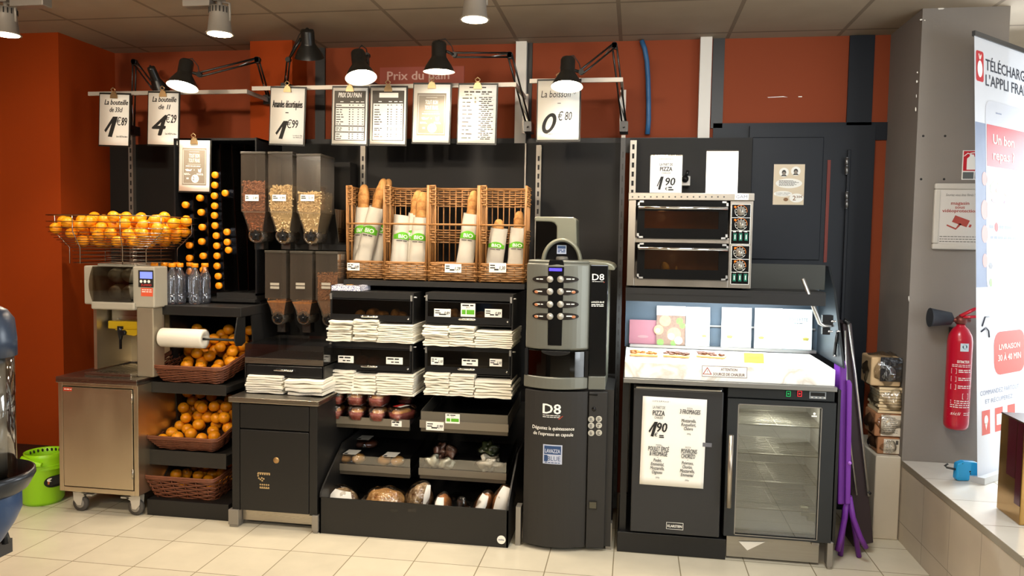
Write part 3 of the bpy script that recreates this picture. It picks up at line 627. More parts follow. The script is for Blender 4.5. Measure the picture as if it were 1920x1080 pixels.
m.build('control_panel', [INK, mat('blue display', '6f7fe0', .3, emit=.9), WHITEP, RED], t)
a, b = jx(267, 555), jx(289, 540); m = M(); m.quad(a.x, b.x, a.z, b.z, yy - .0004); m.cur = 1; m.lines(a.x + .006, b.x - .004, b.z - .008, 2, .010, .004, yy - .001, .1); m.build('red_label', [mat('orange red label', 'd8583a', .5), WHITEP], t)

# wire basket with oranges on the juicer
WY0, WY1 = 3.62, 4.0; wr = R4(123, 403, 330, 452, WY0); rimz = P(225, 404, WY0).z; botz = P(235, 466, WY0 + .04).z; topz = P(235, 496, JY + .02).z
cx, cy = (P(120, 403, 3.80).x + P(333, 403, 3.80).x) / 2, 3.83
WX = (P(333, 403, 3.80).x - P(120, 403, 3.80).x) / 2; DY = .20
t = T('wire_basket', 'flared chrome wire basket of oranges on top of the juicer', 'basket', (cx, cy, topz))
WIRE = mat('chrome wire', 'b5aca0', .25, 1)
def ring(w, d, z, dx=0, dy=0):
    f = rpath(2 * w, 2 * d, min(w, d) * .3); return [(cx + dx + f(i / 40)[0], cy + dy + f(i / 40)[1], z) for i in range(40)]
hb = rimz - botz; prof = [(1, 1), (1, .80), (1, .62), (.97, .48), (.93, .38), (.89, .30), (.85, .23), (.80, .16), (.74, .08), (.66, 0)]
m = M()
for s_, v in prof: m.tube(ring(WX * s_, DY * (.5 + .5 * s_), botz + hb * v), .0022 if v < 1 else .003, 5, closed=True)
for k in range(5): y = cy - DY * .6 + DY * 1.2 * k / 4; m.tube([(cx - WX * .66, y, botz), (cx + WX * .66, y, botz)], .002, 5)
m.build('wire_bowl', WIRE, t)
m = M()
for sx in (-1, 1):
    for f_ in (1,):
        pass
for dx in (-.45, .36, .93, -.9):
    for sy in (-1, 1):
        if abs(dx) > .7: m.tube([(cx + dx * WX, cy + sy * DY * .7, rimz), (cx + dx * WX, cy + sy * DY * .7, botz + hb * .48), (cx + dx * WX * .72, cy + sy * DY * .7, botz), (cx + dx * WX * .72, cy + sy * DY * .7, topz)], .0026, 5)
        else: m.tube([(cx + dx * WX, cy + sy * DY, rimz), (cx + dx * WX, cy + sy * DY, botz + hb * .5), (cx + dx * WX * .9, cy + sy * DY * .83, botz), (cx + dx * WX * .9, cy + sy * DY * .83, topz)], .0026, 5)
for k in range(4): m.tube(ring(WX * .62, DY * .80, topz + .004 + k * (botz - topz) / 4), .002, 5, closed=True)
m.build('leg_frame', WIRE, t)
# one orange, copied for every fruit
def make_orange():
    m = M(); m.ell((0, 0, 0), .031, .031, .0295, 18, 12, .03, 30); o = m.build('orange', ORFRUIT)
    m = M(); m.lathe([(0, .0297), (.0025, .0300), (.0035, .0285)], n=8); m.build('stem_scar', mat('green scar', '6d7a35', .7), o); return o
ORANGE0 = make_orange(); tag(ORANGE0, 'x', 'orange'); USED = [False]
def orange(p, label, group, s=1.0):
    r = (random.uniform(-.9, .9), random.uniform(-.9, .9), random.uniform(0, 6.28))
    if not USED[0]: USED[0] = True; o = ORANGE0; o.location = p; o.rotation_euler = r; o.scale = (s,) * 3; o['label'] = label; o['group'] = group
    else: o = dup(ORANGE0, p, r, label, group, s)
    o['category'] = 'orange'; return o
def pile(n, inside, zsurf, label, group, rr=.031, tries=4000, avoid=()):
    """drop oranges into a container: each settles at the lowest free height"""
    pts = []
    for _ in range(tries):
        if len(pts) >= n: break
        best = None
        for _k in range(14):
            x, y = inside()
            z = zsurf(x, y) + rr
            for q in pts:
                d2 = (q[0] - x) ** 2 + (q[1] - y) ** 2
                if d2 < (2 * rr) ** 2: z = max(z, q[2] + math.sqrt((2 * rr) ** 2 - d2) * .97)
            if best is None or z < best[2]: best = (x, y, z)
        pts.append(best)
    for q in pts: orange(q, label, group, random.uniform(.95, 1.03))
    return pts
def ins():
    return cx + random.uniform(-.90, .90) * WX, cy + random.uniform(-.80, .80) * DY
def wsurf(x, y):
    e = max(abs(x - cx) / WX, abs(y - cy) / DY * .75); return botz + .004 + (hb * max(0, (e - .55)) / .45 * .55)
pile(104, ins, wsurf, 'orange heaped in the wire basket on top of the juicer', 'oranges in the wire basket')

# ------------------------------------------------------------------ orange display: shelves, wicker baskets, bag roll
FY = 3.64
sx0, sx1 = P(277, 900, FY).x, P(428, 900, FY).x
t = T('fruit_shelf', 'black steel fruit shelf stepped in three tiers beside the steel cart', 'shelf', ((sx0 + sx1) / 2, 4.0, 0))
m = M(); zt_ = P(355, 574, 3.74).z; m.box(sx0 - .015, sx1 + .02, 3.74, 4.36, zt_ - .05, zt_); m.build('top_shelf', BLK, t, bevel=.003)
m = M(); m.box(sx0 - .012, sx1 + .016, 4.36, 4.39, .02, zt_); m.build('back_panel', BLK, t)
for x in (sx0 - .012, sx1 + .010):
    m = M(); m.prism([(FY + .02, .02), (4.36, .02), (4.36, zt_ - .05), (3.86, zt_ - .05), (FY + .30, .30)], 'x', x, x + .008); m.build('side_panel', BLK, t)
m = M(); zk = P(350, 941, FY).z; m.box(sx0 - .006, sx1, FY, 4.34, 0, zk); m.build('base_plinth', BLK, t, bevel=.003)
for (y0, y1, Y) in ((722, 735, 3.70), (851, 870, 3.68)):
    a, b = P(281, y1, Y), P(425, y0, Y); m = M(); m.box(a.x, b.x, Y, 4.34, a.z + .012, b.z - .012); m.box(a.x, b.x, Y - .006, Y, a.z, b.z); m.build('tier', mat('dark grey shelf', '2c2a27', .35), t, bevel=.002)
def fruit_basket(label, rl, rr_, bl, Y, tilt, h, depth):
    A, B, C = P(*rl, Y), P(*rr_, Y), P(*bl, Y); w = B.x - A.x; wb = w * .80
    cx_, zr = (A.x + B.x) / 2, (A.z + B.z) / 2; zb_ = C.z
    t = T('fruit_basket', label, 'basket', (cx_, Y, zb_), (tilt, 0, 0), 'brown wicker fruit baskets')
    hh = (zr - zb_) / math.cos(tilt) + .0
    top, bot = rpath(w, depth, .03), rpath(wb, depth * .82, .03)
    oy = depth / 2 - .01
    def path(tt, v):
        a_, b_ = top(tt), bot(tt); k = v
        return (b_[0] + (a_[0] - b_[0]) * k, oy + b_[1] + (a_[1] - b_[1]) * k, hh * v), (a_[2], a_[3], 0)
    m = M(); weave(m, path, 11, .0046, .0062, 0, .97, 24, flat=.6, sr=.003); m.build('woven_sides', BWICK, t, local=True)
    m = M(); m.tube([path(i / 40, 1)[0] for i in range(40)], .0075, 7, closed=True); m.tube([Vector(path(i / 40, 1)[0]) + Vector((0, 0, .009)) for i in range(40)], .006, 7, closed=True); m.build('rim', BWICK, t, local=True)
    m = M(); m.box(-wb / 2 + .006, wb / 2 - .006, oy - depth * .40, oy + depth * .40, .002, .010); m.build('bottom', mat('dark wicker base', '3a2214', .8), t, local=True)
    W = WM[t.name]; return t, W, w, wb, depth, hh, oy
def fill_basket(B, n, label, heap):
    t, W, w, wb, d, hh, oy = B; loc = []
    wid, dd = wb / 2 + .004, d * .41
    rr = .031; pts = []
    for _ in range(n):
        best = None
        for _k in range(16):
            x, y = random.uniform(-1, 1), random.uniform(-1, 1)
            x *= wid + .0; y = oy + y * (dd - .01)
            z = .012 + rr
            if abs(x) > wid - .03: z += (abs(x) - wid + .03) * 1.2
            for q in pts:
                d2 = (q[0] - x) ** 2 + (q[1] - y) ** 2
                if d2 < (2 * rr) ** 2: z = max(z, q[2] + math.sqrt((2 * rr) ** 2 - d2) * .97)
            z2 = z - heap * (y - oy)
            if best is None or z2 < best[3]: best = (x, y, z, z2)
        pts.append(best)
    for q in pts: orange(W @ Vector(q[:3]), label, label.replace('orange', 'oranges', 1), random.uniform(.95, 1.04))
B1 = fruit_basket('brown wicker basket on the top tier, piled with oranges under the bag roll', (281, 684), (424, 694), (300, 719), 3.70, .20, .12, .46)
B2 = fruit_basket('brown wicker basket heaped with oranges on the middle tier', (274, 818), (414, 825), (302, 846), 3.68, .22, .12, .46)
B3 = fruit_basket('deeper brown wicker basket holding few oranges on the bottom tier', (271, 891), (408, 902), (306, 944), 3.66, .12, .2, .44)
fill_basket(B1, 40, 'orange piled in the top tier basket below the bag roll', .55)
fill_basket(B2, 48, 'orange heaped in the middle tier basket', .45)
fill_basket(B3, 22, 'orange lying low in the bottom tier basket', .35)
# bag roll
a, b = P(304, 634, 3.72), P(384, 634, 3.72); t = T('bag_roll', 'roll of thin white produce bags hanging under the fruit shelf top', 'roll', ((a.x + b.x) / 2, 3.72, a.z - .05))
m = M(); m.lathe([(.022, a.x), (.049, a.x), (.050, a.x + .004), (.050, b.x - .004), (.049, b.x), (.022, b.x), (.020, a.x)], (0, 3.72, (a.z + b.z) / 2), 32, 'x'); m.build('film', mat('white bag film', 'ece6d8', .4, bump=.2, bs=60, tl=.15), t)
m = M(); m.tube([(sx0 - .004, 3.72, (a.z + b.z) / 2), (sx1 + .01, 3.72, (a.z + b.z) / 2)], .007, 8); m.build('rod', BLK2, t)
for x in (sx0 - .006, sx1 + .006): m = M(); z = (a.z + b.z) / 2; m.prism([(3.72, zt_ - .05), (3.695, z + .03), (3.69, z), (3.71, z - .03), (3.76, z - .035), (3.80, z - .02), (3.80, zt_ - .05)], 'x', x, x + .006); m.build('bracket', BLK, t)
# ------------------------------------------------------------------ PET bottles
PET = clear('bottle plastic', 'fcfdff', .13, .04, haze=.025, hcol='c4cef0')  # bluish diffuse share paints in the light the bottles reflect
def make_bottle(h, r, name='plastic_bottle'):
    t = T(name, 'x', 'bottle'); k = h
    pr = [(0, .004), (r * .5, .001), (r * .86, .003), (r, .014), (r, .05 * k / .22)]
    z = .05 * k / .22
    while z < .60 * k: pr += [(r * .95, z + .004), (r, z + .010)]; z += .024
    pr += [(r, .64 * k), (r * .92, .70 * k), (r * .62, .79 * k), (r * .40, .86 * k), (.0125, .89 * k), (.0125, .915 * k), (.016, .918 * k), (.016, .93 * k), (.0125, .93 * k), (.0125, .94 * k)]
    m = M(); m.lathe(pr, n=24); m.build('body', PET, t, local=True)
    m = M(); m.lathe([(.0165, .905 * k), (.0185, .91 * k), (.0185, .985 * k), (.017, k), (0, k)], n=24)
    m.build('cap', CAPM, t, local=True); return t
b0 = make_bottle(.222, .030); first = True
wh = ('at the left end of the front row', 'second from the left', 'in the middle of the front row', 'behind the middle of the row', 'right of the middle', 'in the back row near the rack', 'second from the right end', 'at the right end of the row')
for (px, py, Y), w_ in zip(((289.6, 486, 3.81), (308, 484, 3.88), (322.6, 486, 3.80), (331, 481, 3.98), (337, 484, 3.84), (356, 481, 3.97), (365, 484, 3.84), (384, 481, 3.92)), wh):
    x = P(px, py, Y).x; lb = 'clear bottle on the fruit shelf top, ' + w_
    if first: b0.location = (x, Y, zt_); b0['label'] = lb; b0['group'] = 'bottles standing on the fruit shelf'; first = False
    else: dup(b0, (x, Y, zt_), (0, 0, random.random() * 6), lb, 'bottles standing on the fruit shelf')
# bottle rack behind
RY = 3.98; t = T('bottle_rack', 'tall black gravity rack with clear channels for lying bottles', 'rack', (P(415, 540, RY).x, 4.1, 1.15))
r = R4(336, 259, 476, 552, RY); m = M(); zt2, zb2 = r[3], r[2]; xr = P(478, 400, RY).x
m.box(r[0] - .03, xr + .02, RY + .27, RY + .29, zb2, zt2); m.box(r[0] - .03, xr + .02, RY, RY + .27, zt2 - .012, zt2); m.box(r[0] - .03, r[0] - .022, RY, RY + .27, zb2, zt2); m.box(xr + .012, xr + .02, RY - .02, RY + .27, zb2, zt2); m.build('casing', BLK2, t)
m = M(); m.box(P(410, 545, RY).x, xr + .02, RY - .02, RY + .27, zb2 - .02, zb2 + .012); m.box(r[0] - .03, xr + .02, RY - .04, RY + .3, zb2 - .035, zb2 - .02); m.build('foot_plate', BLK, t)
m = M(); m.box(r[0] - .03, xr + .02, RY + .02, RY + .3, 1.085, zb2 - .03); m.build('pedestal', BLK, t)
for tp, bt in ((360, 366), (387, 392), (412, 421), (434, 448), (458, 466)):
    m = M(); a, b = P(tp, 270, RY), P(bt, 545, RY)
    m.add([(a.x - .0015, RY, a.z), (a.x + .0015, RY, a.z), (b.x + .0015, RY, b.z), (b.x - .0015, RY, b.z), (a.x - .0015, RY + .25, a.z), (a.x + .0015, RY + .25, a.z), (b.x + .0015, RY + .25, b.z), (b.x - .0015, RY + .25, b.z)], [(0, 3, 2, 1), (4, 5, 6, 7), (0, 1, 5, 4), (1, 2, 6, 5), (2, 3, 7, 6), (3, 0, 4, 7)])
    m.build('divider', CLEARD, t)
small, big = make_bottle(.20, .0245), make_bottle(.25, .033)
colA = [(346, 384), (347, 410), (349, 435), (352, 460), (353, 484), (355, 509)]; colB = [(374, 371), (375, 398), (376, 426), (377, 453), (378, 480), (379, 506)]
colC = [(402, 328), (402, 347), (401, 367), (401, 386), (401, 404), (402, 423), (403, 442), (404, 461), (405, 480), (406, 499), (407, 518), (409, 536)]; colD = [(420, 362), (424, 435), (425, 454), (427, 469)]
for col, proto, nm in ((colA, big, 'first'), (colB, big, 'second'), (colC, small, 'third'), (colD, small, 'fourth')):
    L_ = .25 if proto is big else .20
    for i, (px, py) in enumerate(col):
        c = P(px, py, RY - .01); loc = Vector((c.x, c.y + L_, c.z)) ; rot = (math.pi / 2 + random.uniform(-.02, .02), random.random() * 6, 0)
        lb = 'clear bottle lying cap outwards in the %s channel of the bottle rack' % nm; gp = 'bottles in the %s rack channel' % nm
        if i == 0 and nm in ('first', 'third'): o = proto; o.location = loc; o.rotation_mode = 'XYZ'; o.rotation_euler = (math.pi / 2, 0, 0); o['label'] = lb; o['group'] = gp
        else: dup(proto, loc, (math.pi / 2, 0, random.uniform(-.02, .02)), lb, gp)
# ------------------------------------------------------------------ nut dispensers
HOPPER = clear('hopper acrylic', 'e2dcd2', .06, .15, haze=.06, hcol='c8b8a4')
LIDM = mat('dark hopper lid', '39342c', .4)
HAZEL, ALMOND, CASHEW, GRAN = mat('hazelnut skin', '8c5232', .4, var=.3, vs=40), mat('roasted seed', '8d5a30', .6, var=.4, vs=60), mat('cashew nut', 'e2c898', .55, var=.2, vs=40), mat('granola', 'b0703a', .7, var=.5, vs=70)
def dispenser(label, x0p, x1p, y_top, y_box, y_round, y_spout, Y, fill, nutm, nutname, nutlabel, lab, shape, wide=1):
    a, b = P(x0p, y_box, Y), P(x1p, y_top, Y); w = b.x - a.x; d = .19; cx_ = (a.x + b.x) / 2; ym = Y + d / 2
    zt_, zb_ = b.z, a.z; zr = P((x0p + x1p) / 2, y_round, ym).z; zs = P((x0p + x1p) / 2, y_spout, ym).z
    t = T('bulk_dispenser', label, 'dispenser', (cx_, ym, zs), group='gravity bulk dispensers')
    f = [(-w / 2, -d / 2), (w / 2, -d / 2), (w / 2, d / 2), (-w / 2, d / 2)]
    m = M(); e = .018
    lev = [(1, 1, zt_ - .012), (1, 1, zb_), (.96, .9, zb_ - .002), (.66, .74, zb_ + (zr - zb_) * .45), (.60, .7, zb_ + (zr - zb_) * .62)]
    vs = []; 
    for sx, sy, z in lev: vs += [(cx_ + q[0] * sx, ym + q[1] * sy, z) for q in f]
    fs = [(4 * i + j, 4 * i + (j + 1) % 4, 4 * i + 4 + (j + 1) % 4, 4 * i + 4 + j) for i in range(len(lev) - 1) for j in range(4)]
    m.add(vs, fs)
    m.build('hopper', HOPPER, t)
    m = M(); m.box(cx_ - w / 2 - .003, cx_ + w / 2 + .003, Y - .003, Y + d + .003, zt_ - .014, zt_); m.build('lid', LIDM, t, bevel=.003)
    m = M(); R_ = w * .31; zc = zr + R_; m.lathe([(R_, ym - d * .34), (R_, ym + d * .34)], (cx_, 0, zc), 24, 'y'); m.lathe([(R_, ym - d * .34), (R_ - .006, ym - d * .35), (R_ - .01, ym - d * .34)], (cx_, 0, zc), 24, 'y'); m.build('drum', HOPPER, t)
    m = M()
    star = [(math.cos(k * math.pi / 5 + .3) * (R_ * .75 if k % 2 == 0 else R_ * .42), math.sin(k * math.pi / 5 + .3) * (R_ * .75 if k % 2 == 0 else R_ * .42)) for k in range(10)]
    m.prism([(cx_ + p[0], zc + p[1]) for p in star], 'y', ym - d * .37, ym - d * .33); m.tube([(cx_, ym - d * .45, zc), (cx_, ym + d * .3, zc)], .008, 8); m.build('paddle_wheel', BLK2, t)
    m = M(); sw = w * .2; m.box(cx_ - sw, cx_ + sw, ym - sw, ym - sw + .003, zs, zr + .01); m.box(cx_ - sw, cx_ + sw, ym + sw - .003, ym + sw, zs, zr + .01); m.box(cx_ - sw, cx_ - sw + .003, ym - sw, ym + sw, zs, zr + .01); m.box(cx_ + sw - .003, cx_ + sw, ym - sw, ym + sw, zs, zr + .01); m.build('spout', clear('milky spout', 'b5ab98', .14, .25), t)
    if lab:
        q = P((x0p + x1p) / 2 - 2, lab, Y); m = M(); m.quad(q.x - .038, q.x + .040, q.z - .017, q.z + .017, Y - .003); m.cur = 1; m.lines(q.x - .034, q.x - .004, q.z + .010, 2, .009, .005, Y - .0036, .2); m.text(('2,49', '1,99', '2,19')[wide % 3], q.x + .020, q.z - .006, .012, Y - .0036, bold=.02, fit=.026); m.build('price_label', [PAPER, INK], t)
    else:
        q = P((x0p + x1p) / 2 - 1, 536, Y); m = M(); m.quad(q.x - .026, q.x + .026, q.z + .003, q.z + .017, Y - .003); m.quad(q.x - .026, q.x + .026, q.z - .016, q.z - .002, Y - .003); m.build('blank_label', mat('grey label', 'a39a8a', .6), t)
    # contents
    zf = P((x0p + x1p) / 2, fill, Y).z if fill else None; n = M()
    def kernel(p, big=1):
        i = n.mark()
        if shape == 'round': n.ell((0, 0, 0), .0075, .0075, .0085, 7, 5)
        elif shape == 'cashew': n.tube([(-.008, 0, .003), (-.004, 0, -.002), (.003, 0, -.002), (.008, 0, .004)], [.003, .0052, .0052, .0035], 5)
        else: s_ = random.uniform(.5, 1.1); n.ell((0, 0, 0), .007 * s_, .005 * s_, .003 * s_, 6, 4)
        n.xf(i, Matrix.Translation(p) @ Matrix.Rotation(random.random() * 6, 4, 'X') @ Matrix.Rotation(random.random() * 6, 4, 'Z') @ Matrix.Rotation(random.random() * 6, 4, 'Y'))
    ztop = zf if zf else zb_ - .004
    core = []
    for sx, sy, z in [(.90, .88, ztop - .012)] * 1 + ([(.90, .88, zb_ + .004)] if zf else []) + [(.60, .66, zb_ + (zr - zb_) * .45), (.5, .6, zb_ + (zr - zb_) * .6)]:
        core += [(cx_ + q[0] * sx, ym + q[1] * sy, z) for q in f]
    k = len(core) // 4; n.add(core, [(3, 2, 1, 0)] + [(4 * i + j, 4 * i + 4 + j, 4 * i + 4 + (j + 1) % 4, 4 * i + (j + 1) % 4) for i in range(k - 1) for j in range(4)] + [(4 * k - 4, 4 * k - 3, 4 * k - 2, 4 * k - 1)])
    cnt = int(260 * (max(0, ztop - zb_) / .12)) if zf else 0
    for _ in range(cnt):
        z = random.uniform(zb_ + .006, ztop); side = random.random()
        if side < .62: p = (cx_ + random.uniform(-.46, .46) * w, Y + .009, z)
        else: p = (cx_ + w / 2 - .009, Y + random.uniform(.01, d - .01), z)
        kernel(p)
    if zf:
        for _ in range(60): kernel((cx_ + random.uniform(-.44, .44) * w, ym + random.uniform(-.44, .44) * d, ztop - .006 + random.uniform(-.006, .006)))
    for _ in range(120):
        v = random.random(); z = zb_ - .004 + (zr - zb_) * .6 * v; sx = .9 - .36 * min(1, v * 1.3)
        if random.random() < .6: p = (cx_ + random.uniform(-.47, .47) * w * sx, ym - d / 2 * (.88 - .2 * v) + .006, z)
        else: p = (cx_ + w / 2 * sx - .007, ym + random.uniform(-.4, .4) * d * .8, z)
        kernel(p)
    for _ in range(16): a_ = random.uniform(3.4, 6.0); kernel((cx_ + R_ * .8 * math.cos(a_), ym - d * .28, zc + R_ * .8 * math.sin(a_)))
    o = n.build(nutname, nutm); tag(o, nutlabel, 'nuts', None, 'stuff'); rebase(o, (cx_, ym, zr))
NY = 3.92
dispenser('upper left bulk dispenser, filled with dark hazelnuts', 452, 497, 284, 397, 456, 467, NY, 340, HAZEL, 'hazelnuts', 'dark brown hazelnuts in the upper left dispenser', 371, 'round', 0)
dispenser('upper middle bulk dispenser, filled with pale nuts', 503, 548, 284, 397, 457, 467, NY, 348, CASHEW, 'mixed_nuts', 'pale peeled nuts in the upper middle dispenser', 371, 'cashew', 1)
dispenser('upper right bulk dispenser, filled with pale cashews', 556, 601, 288, 399, 458, 468, NY, 360, CASHEW, 'cashews', 'pale cashews in the upper right dispenser', 371, 'cashew', 2)
LY = 3.95
dispenser('lower left bulk dispenser, nearly empty of muesli', 497, 536, 470, 559, 607, 621, LY, 0, GRAN, 'muesli', 'brown muesli left in the lower left dispenser funnel', None, 'flake')
dispenser('lower middle bulk dispenser, nearly empty of muesli', 544, 585, 471, 561, 607, 622, LY, 0, GRAN, 'granola', 'brown granola left in the lower middle dispenser funnel', None, 'flake')
dispenser('lower right bulk dispenser, half filled behind the blue cookie box', 592, 633, 472, 563, 610, 625, LY, 512, ALMOND, 'dried_seeds', 'reddish seeds in the lower right dispenser', None, 'flake')
t = T('dispenser_stand', 'black two-tier stand carrying the bulk dispensers', 'stand', (P(560, 560, 4.2).x, 4.25, .7))
a, b = P(480, 640, 4.16), P(642, 290, 4.16); m = M(); m.box(P(500, 500, 4.16).x, b.x, 4.28, 4.39, .70, P(550, 300, 4.16).z); m.build('back_box', PANEL, t)
z = P(560, 462, 3.98).z; m = M(); m.box(P(505, 462, 3.98).x, P(642, 462, 4.0).x, 4.16, 4.28, z - .02, z + .012); m.build('shelf_lip', BLK, t)
a = P(637, 420, 3.98); m = M(); m.prism([(3.96, P(637, 392, 3.96).z), (4.39, P(637, 392, 3.96).z), (4.39, P(637, 455, 3.96).z), (4.02, P(637, 455, 3.96).z)], 'x', a.x - .022, a.x - .017); m.build('side_plate', CLEARD, t)
# ------------------------------------------------------------------ slicer tray over the waste bin
BY = 3.58
x0, x1 = P(435, 850, BY).x, P(595, 850, BY).x
t = T('waste_bin_cabinet', 'black waste bin cabinet with steel top and kickplate', 'cabinet', ((x0 + x1) / 2, BY + .25, 0))
zt3 = P(515, 747, BY).z; a = P(515, 757, BY).z
m = M(); m.box(x0 - .012, x1 + .012, BY - .015, BY + .52, a, zt3); m.build('steel_top', STEEL, t, bevel=.003)
zbb = P(515, 962, BY).z; m = M(); w1 = P(449, 850, BY).x; w2 = P(580, 850, BY).x
m.box(x0, w1, BY, BY + .5, zbb, a); m.box(w2, x1, BY, BY + .5, zbb, a); m.box(w1, w2, BY + .02, BY + .5, zbb, a); m.build('body', BLK, t, bevel=.002)
zd = P(515, 807, BY).z; m = M(); m.box(w1 + .003, w2 - .003, BY, BY + .02, zd + .004, a - .008); m.build('drawer_front', BLK, t, bevel=.003)
m = M(); m.box(w1 + .003, w2 - .003, BY, BY + .02, zbb + .004, zd - .004); d = m.build('door', BLK, t, bevel=.003)
q = P(518, 863, BY); m = M(); m.lathe([(.0, BY - .004), (.014, BY - .004), (.016, BY - .001), (.016, BY)], (q.x, 0, q.z), 20, 'y'); m.build('round_lock', mat('brass lock', 'b08c5c', .4, .7), d)
m = M(); q = P(496, 903, BY); yy = BY - .0008
for k in range(6): m.disc(q.x - .034 + k * .012, q.z + .038, .0045, yy, 8)
m.quad(q.x - .036, q.x + .030, q.z + .042, q.z + .046, yy)
for k, (dx, dz) in enumerate(((-.034, .028), (-.03, .016), (-.022, .010), (-.012, .004), (-.004, .014), (-.014, .018))): m.disc(q.x + dx, q.z + dz, .0045, yy, 8)
for k in range(5):
    for j in range(2): m.disc(q.x - .022 + k * .011, q.z - .016 - j * .014, .0045, yy, 8)
m.quad(q.x - .026, q.x + .026, q.z - .036, q.z - .032, yy); m.build('emblem', mat('tan emblem', 'b89c6c', .6), d)
LEGM = mat('satin grey leg', '97928a', .4, .6)
for xa, xb in ((P(430, 960, BY).x, P(449, 960, BY).x), (P(586, 970, BY).x, P(598, 970, BY).x)):
    m = M(); m.box(xa, xb, BY - .012, BY + .06, .012, P(515, 960, BY).z); m.box(xa + .004, xb - .004, BY - .008, BY + .05, 0, .012); m.build('leg', LEGM, t, bevel=.003)
    m = M(); m.box(xa, xb, BY + .42, BY + .48, 0, P(515, 960, BY).z); m.build('leg', LEGM, t, bevel=.003)
m = M(); m.box(P(450, 970, BY).x, P(586, 970, BY).x, BY + .03, BY + .034, .028, P(515, 962, BY).z); m.build('kickplate', STEEL, t)
# clear-lidded cookie counter box
KY = 3.70
x0, x1 = P(459, 690, KY).x, P(608, 690, KY).x; zbase = zt3
t = T('counter_drawer_box', 'black counter box with clear open bin above a handled drawer', 'drawer box', ((x0 + x1) / 2, KY + .2, zbase))
zl, zm, zdr, zo = P(535, 647, KY).z, P(535, 677, KY).z, P(535, 683, KY).z, P(535, 707, KY).z
m = M(); m.box(x0, x0 + .006, KY, KY + .42, zbase, zdr); m.box(x1 - .006, x1, KY, KY + .42, zbase, zdr); m.box(x0 + .006, x1 - .006, KY + .41, KY + .42, zbase, zdr); m.box(x0, x1, KY, KY + .42, zdr - .004, zdr); m.box(x0 + .006, x1 - .006, KY, KY + .41, zo - .005, zo); m.box(x0 + .006, x1 - .006, KY, KY + .41, zbase, zbase + .004); m.build('shell', BLK, t)
m = M(); m.box(x0 + .010, x1 - .010, KY - .004, KY + .38, zo + .003, zdr - .008); dr = m.build('drawer', BLK2, t, bevel=.003)
a, b = P(514, 694, KY - .02), P(548, 696, KY - .02); m = M(); m.tube([(a.x, KY - .004, a.z), (a.x, KY - .02, a.z), (b.x, KY - .02, a.z), (b.x, KY - .004, a.z)], .005, 8); m.build('handle', CHROME, dr)
m = M(); m.box(x0 + .004, x1 - .004, KY - .006, KY - .002, zdr, zm + .012); m.build('metal_lip', STEEL, t)
m = M(); m.box(x0 + .002, x1 - .002, KY, KY + .003, zdr, zl); m.box(x0 + .002, x0 + .005, KY, KY + .4, zdr, zl); m.box(x1 - .005, x1 - .002, KY, KY + .4, zdr, zl); m.box(x0 + .002, x1 - .002, KY + .397, KY + .4, zdr, zl); m.build('clear_bin', CLEAR, t)
m = M(); n = 26
for i in range(n): x = x0 + .015 + (x1 - x0 - .03) * i / n; m.box(x, x + .006, KY + .02, KY + .38, zdr + .010, zdr + .014)
m.build('grid_insert', BLK2, t)
# ------------------------------------------------------------------ bread cabinets
CY_ = 3.85
SMOKE = clear('smoked door', 'd2cec6', .05, .06)
LIP = mat('grey shelf lip', '8a8172', .38, .5)
def bread_cabinet(label, xl, xr, yr):
    """two flap-door compartments over open bag slots; yr: pixel rows (top, door top, glass bottom, door bottom, slot top, cabinet 2 top, ...)"""
    xm = (xl + xr) / 2; x0, x1 = P(xl, 640, CY_).x, P(xr, 640, CY_).x
    Z = [P(xm, y, CY_).z for y in yr]; D = .46
    t = T('bread_cabinet', label, 'cabinet', ((x0 + x1) / 2, CY_ + D / 2, Z[-1]), group='bread cabinets')
    m = M(); m.box(x0, x0 + .008, CY_, CY_ + D, Z[-1], Z[0]); m.box(x1 - .008, x1, CY_, CY_ + D, Z[-1], Z[0]); m.box(x0 + .008, x1 - .008, CY_ + D - .008, CY_ + D, Z[-1], Z[0])
    for z in (Z[0], Z[4], Z[5], Z[9], Z[10] ): m.box(x0 + .008, x1 - .008, CY_, CY_ + D - .008, z - .006, z)
    for z in (Z[0], Z[5]): m.box(x0 + .008, x1 - .008, CY_, CY_ + .012, z - .035, z - .006)
    m.build('shell', BLK, t)
    for (a, b, c) in ((1, 2, 3), (6, 7, 8)):
        m = M(); yf = CY_ - .012; m.box(x0 + .010, x1 - .010, yf, yf + .008, Z[c], Z[b]); m.box(x0 + .010, x1 - .010, yf, yf + .008, Z[a] - .004, Z[a]); m.box(x0 + .010, x0 + .016, yf, yf + .008, Z[b], Z[a] - .004); m.box(x1 - .016, x1 - .010, yf, yf + .008, Z[b], Z[a] - .004)
        d = m.build('flap_door', BLK2, t)
        m = M(); m.box(x0 + .016, x1 - .016, yf + .002, yf + .005, Z[b], Z[a] - .004); m.build('smoked_window', SMOKE, d)
        m = M(); zc = (Z[b] + Z[c]) / 2 + .008; xc = (x0 + x1) / 2 - .005; m.lathe([(.001, xc - .048), (.006, xc - .040), (.006, xc + .040), (.001, xc + .048)], (0, yf - .008, zc), 10, 'x'); m.box(xc - .035, xc + .035, yf - .008, yf, zc - .003, zc + .003); m.build('handle', CHROME, d)
        m = M(); m.lathe([(0, yf - .006), (.005, yf - .005), (.006, yf)], (x1 - .024, 0, zc - .006), 10, 'y'); m.build('lock', CHROME, d)
    for z in (Z[0] - .012, Z[5] - .012):
        for x in (x0 + .004, x1 - .014):
            m = M(); m.box(x, x + .010, CY_ - .014, CY_, z - .03, z); m.tube([(x + .005, CY_ + .004, z - .010), (x + .03 if x > (x0 + x1) / 2 else x - .012, CY_ + .004, z - .010)], .004, 6); m.build('hinge', ALU, t)
    return t, x0, x1, Z
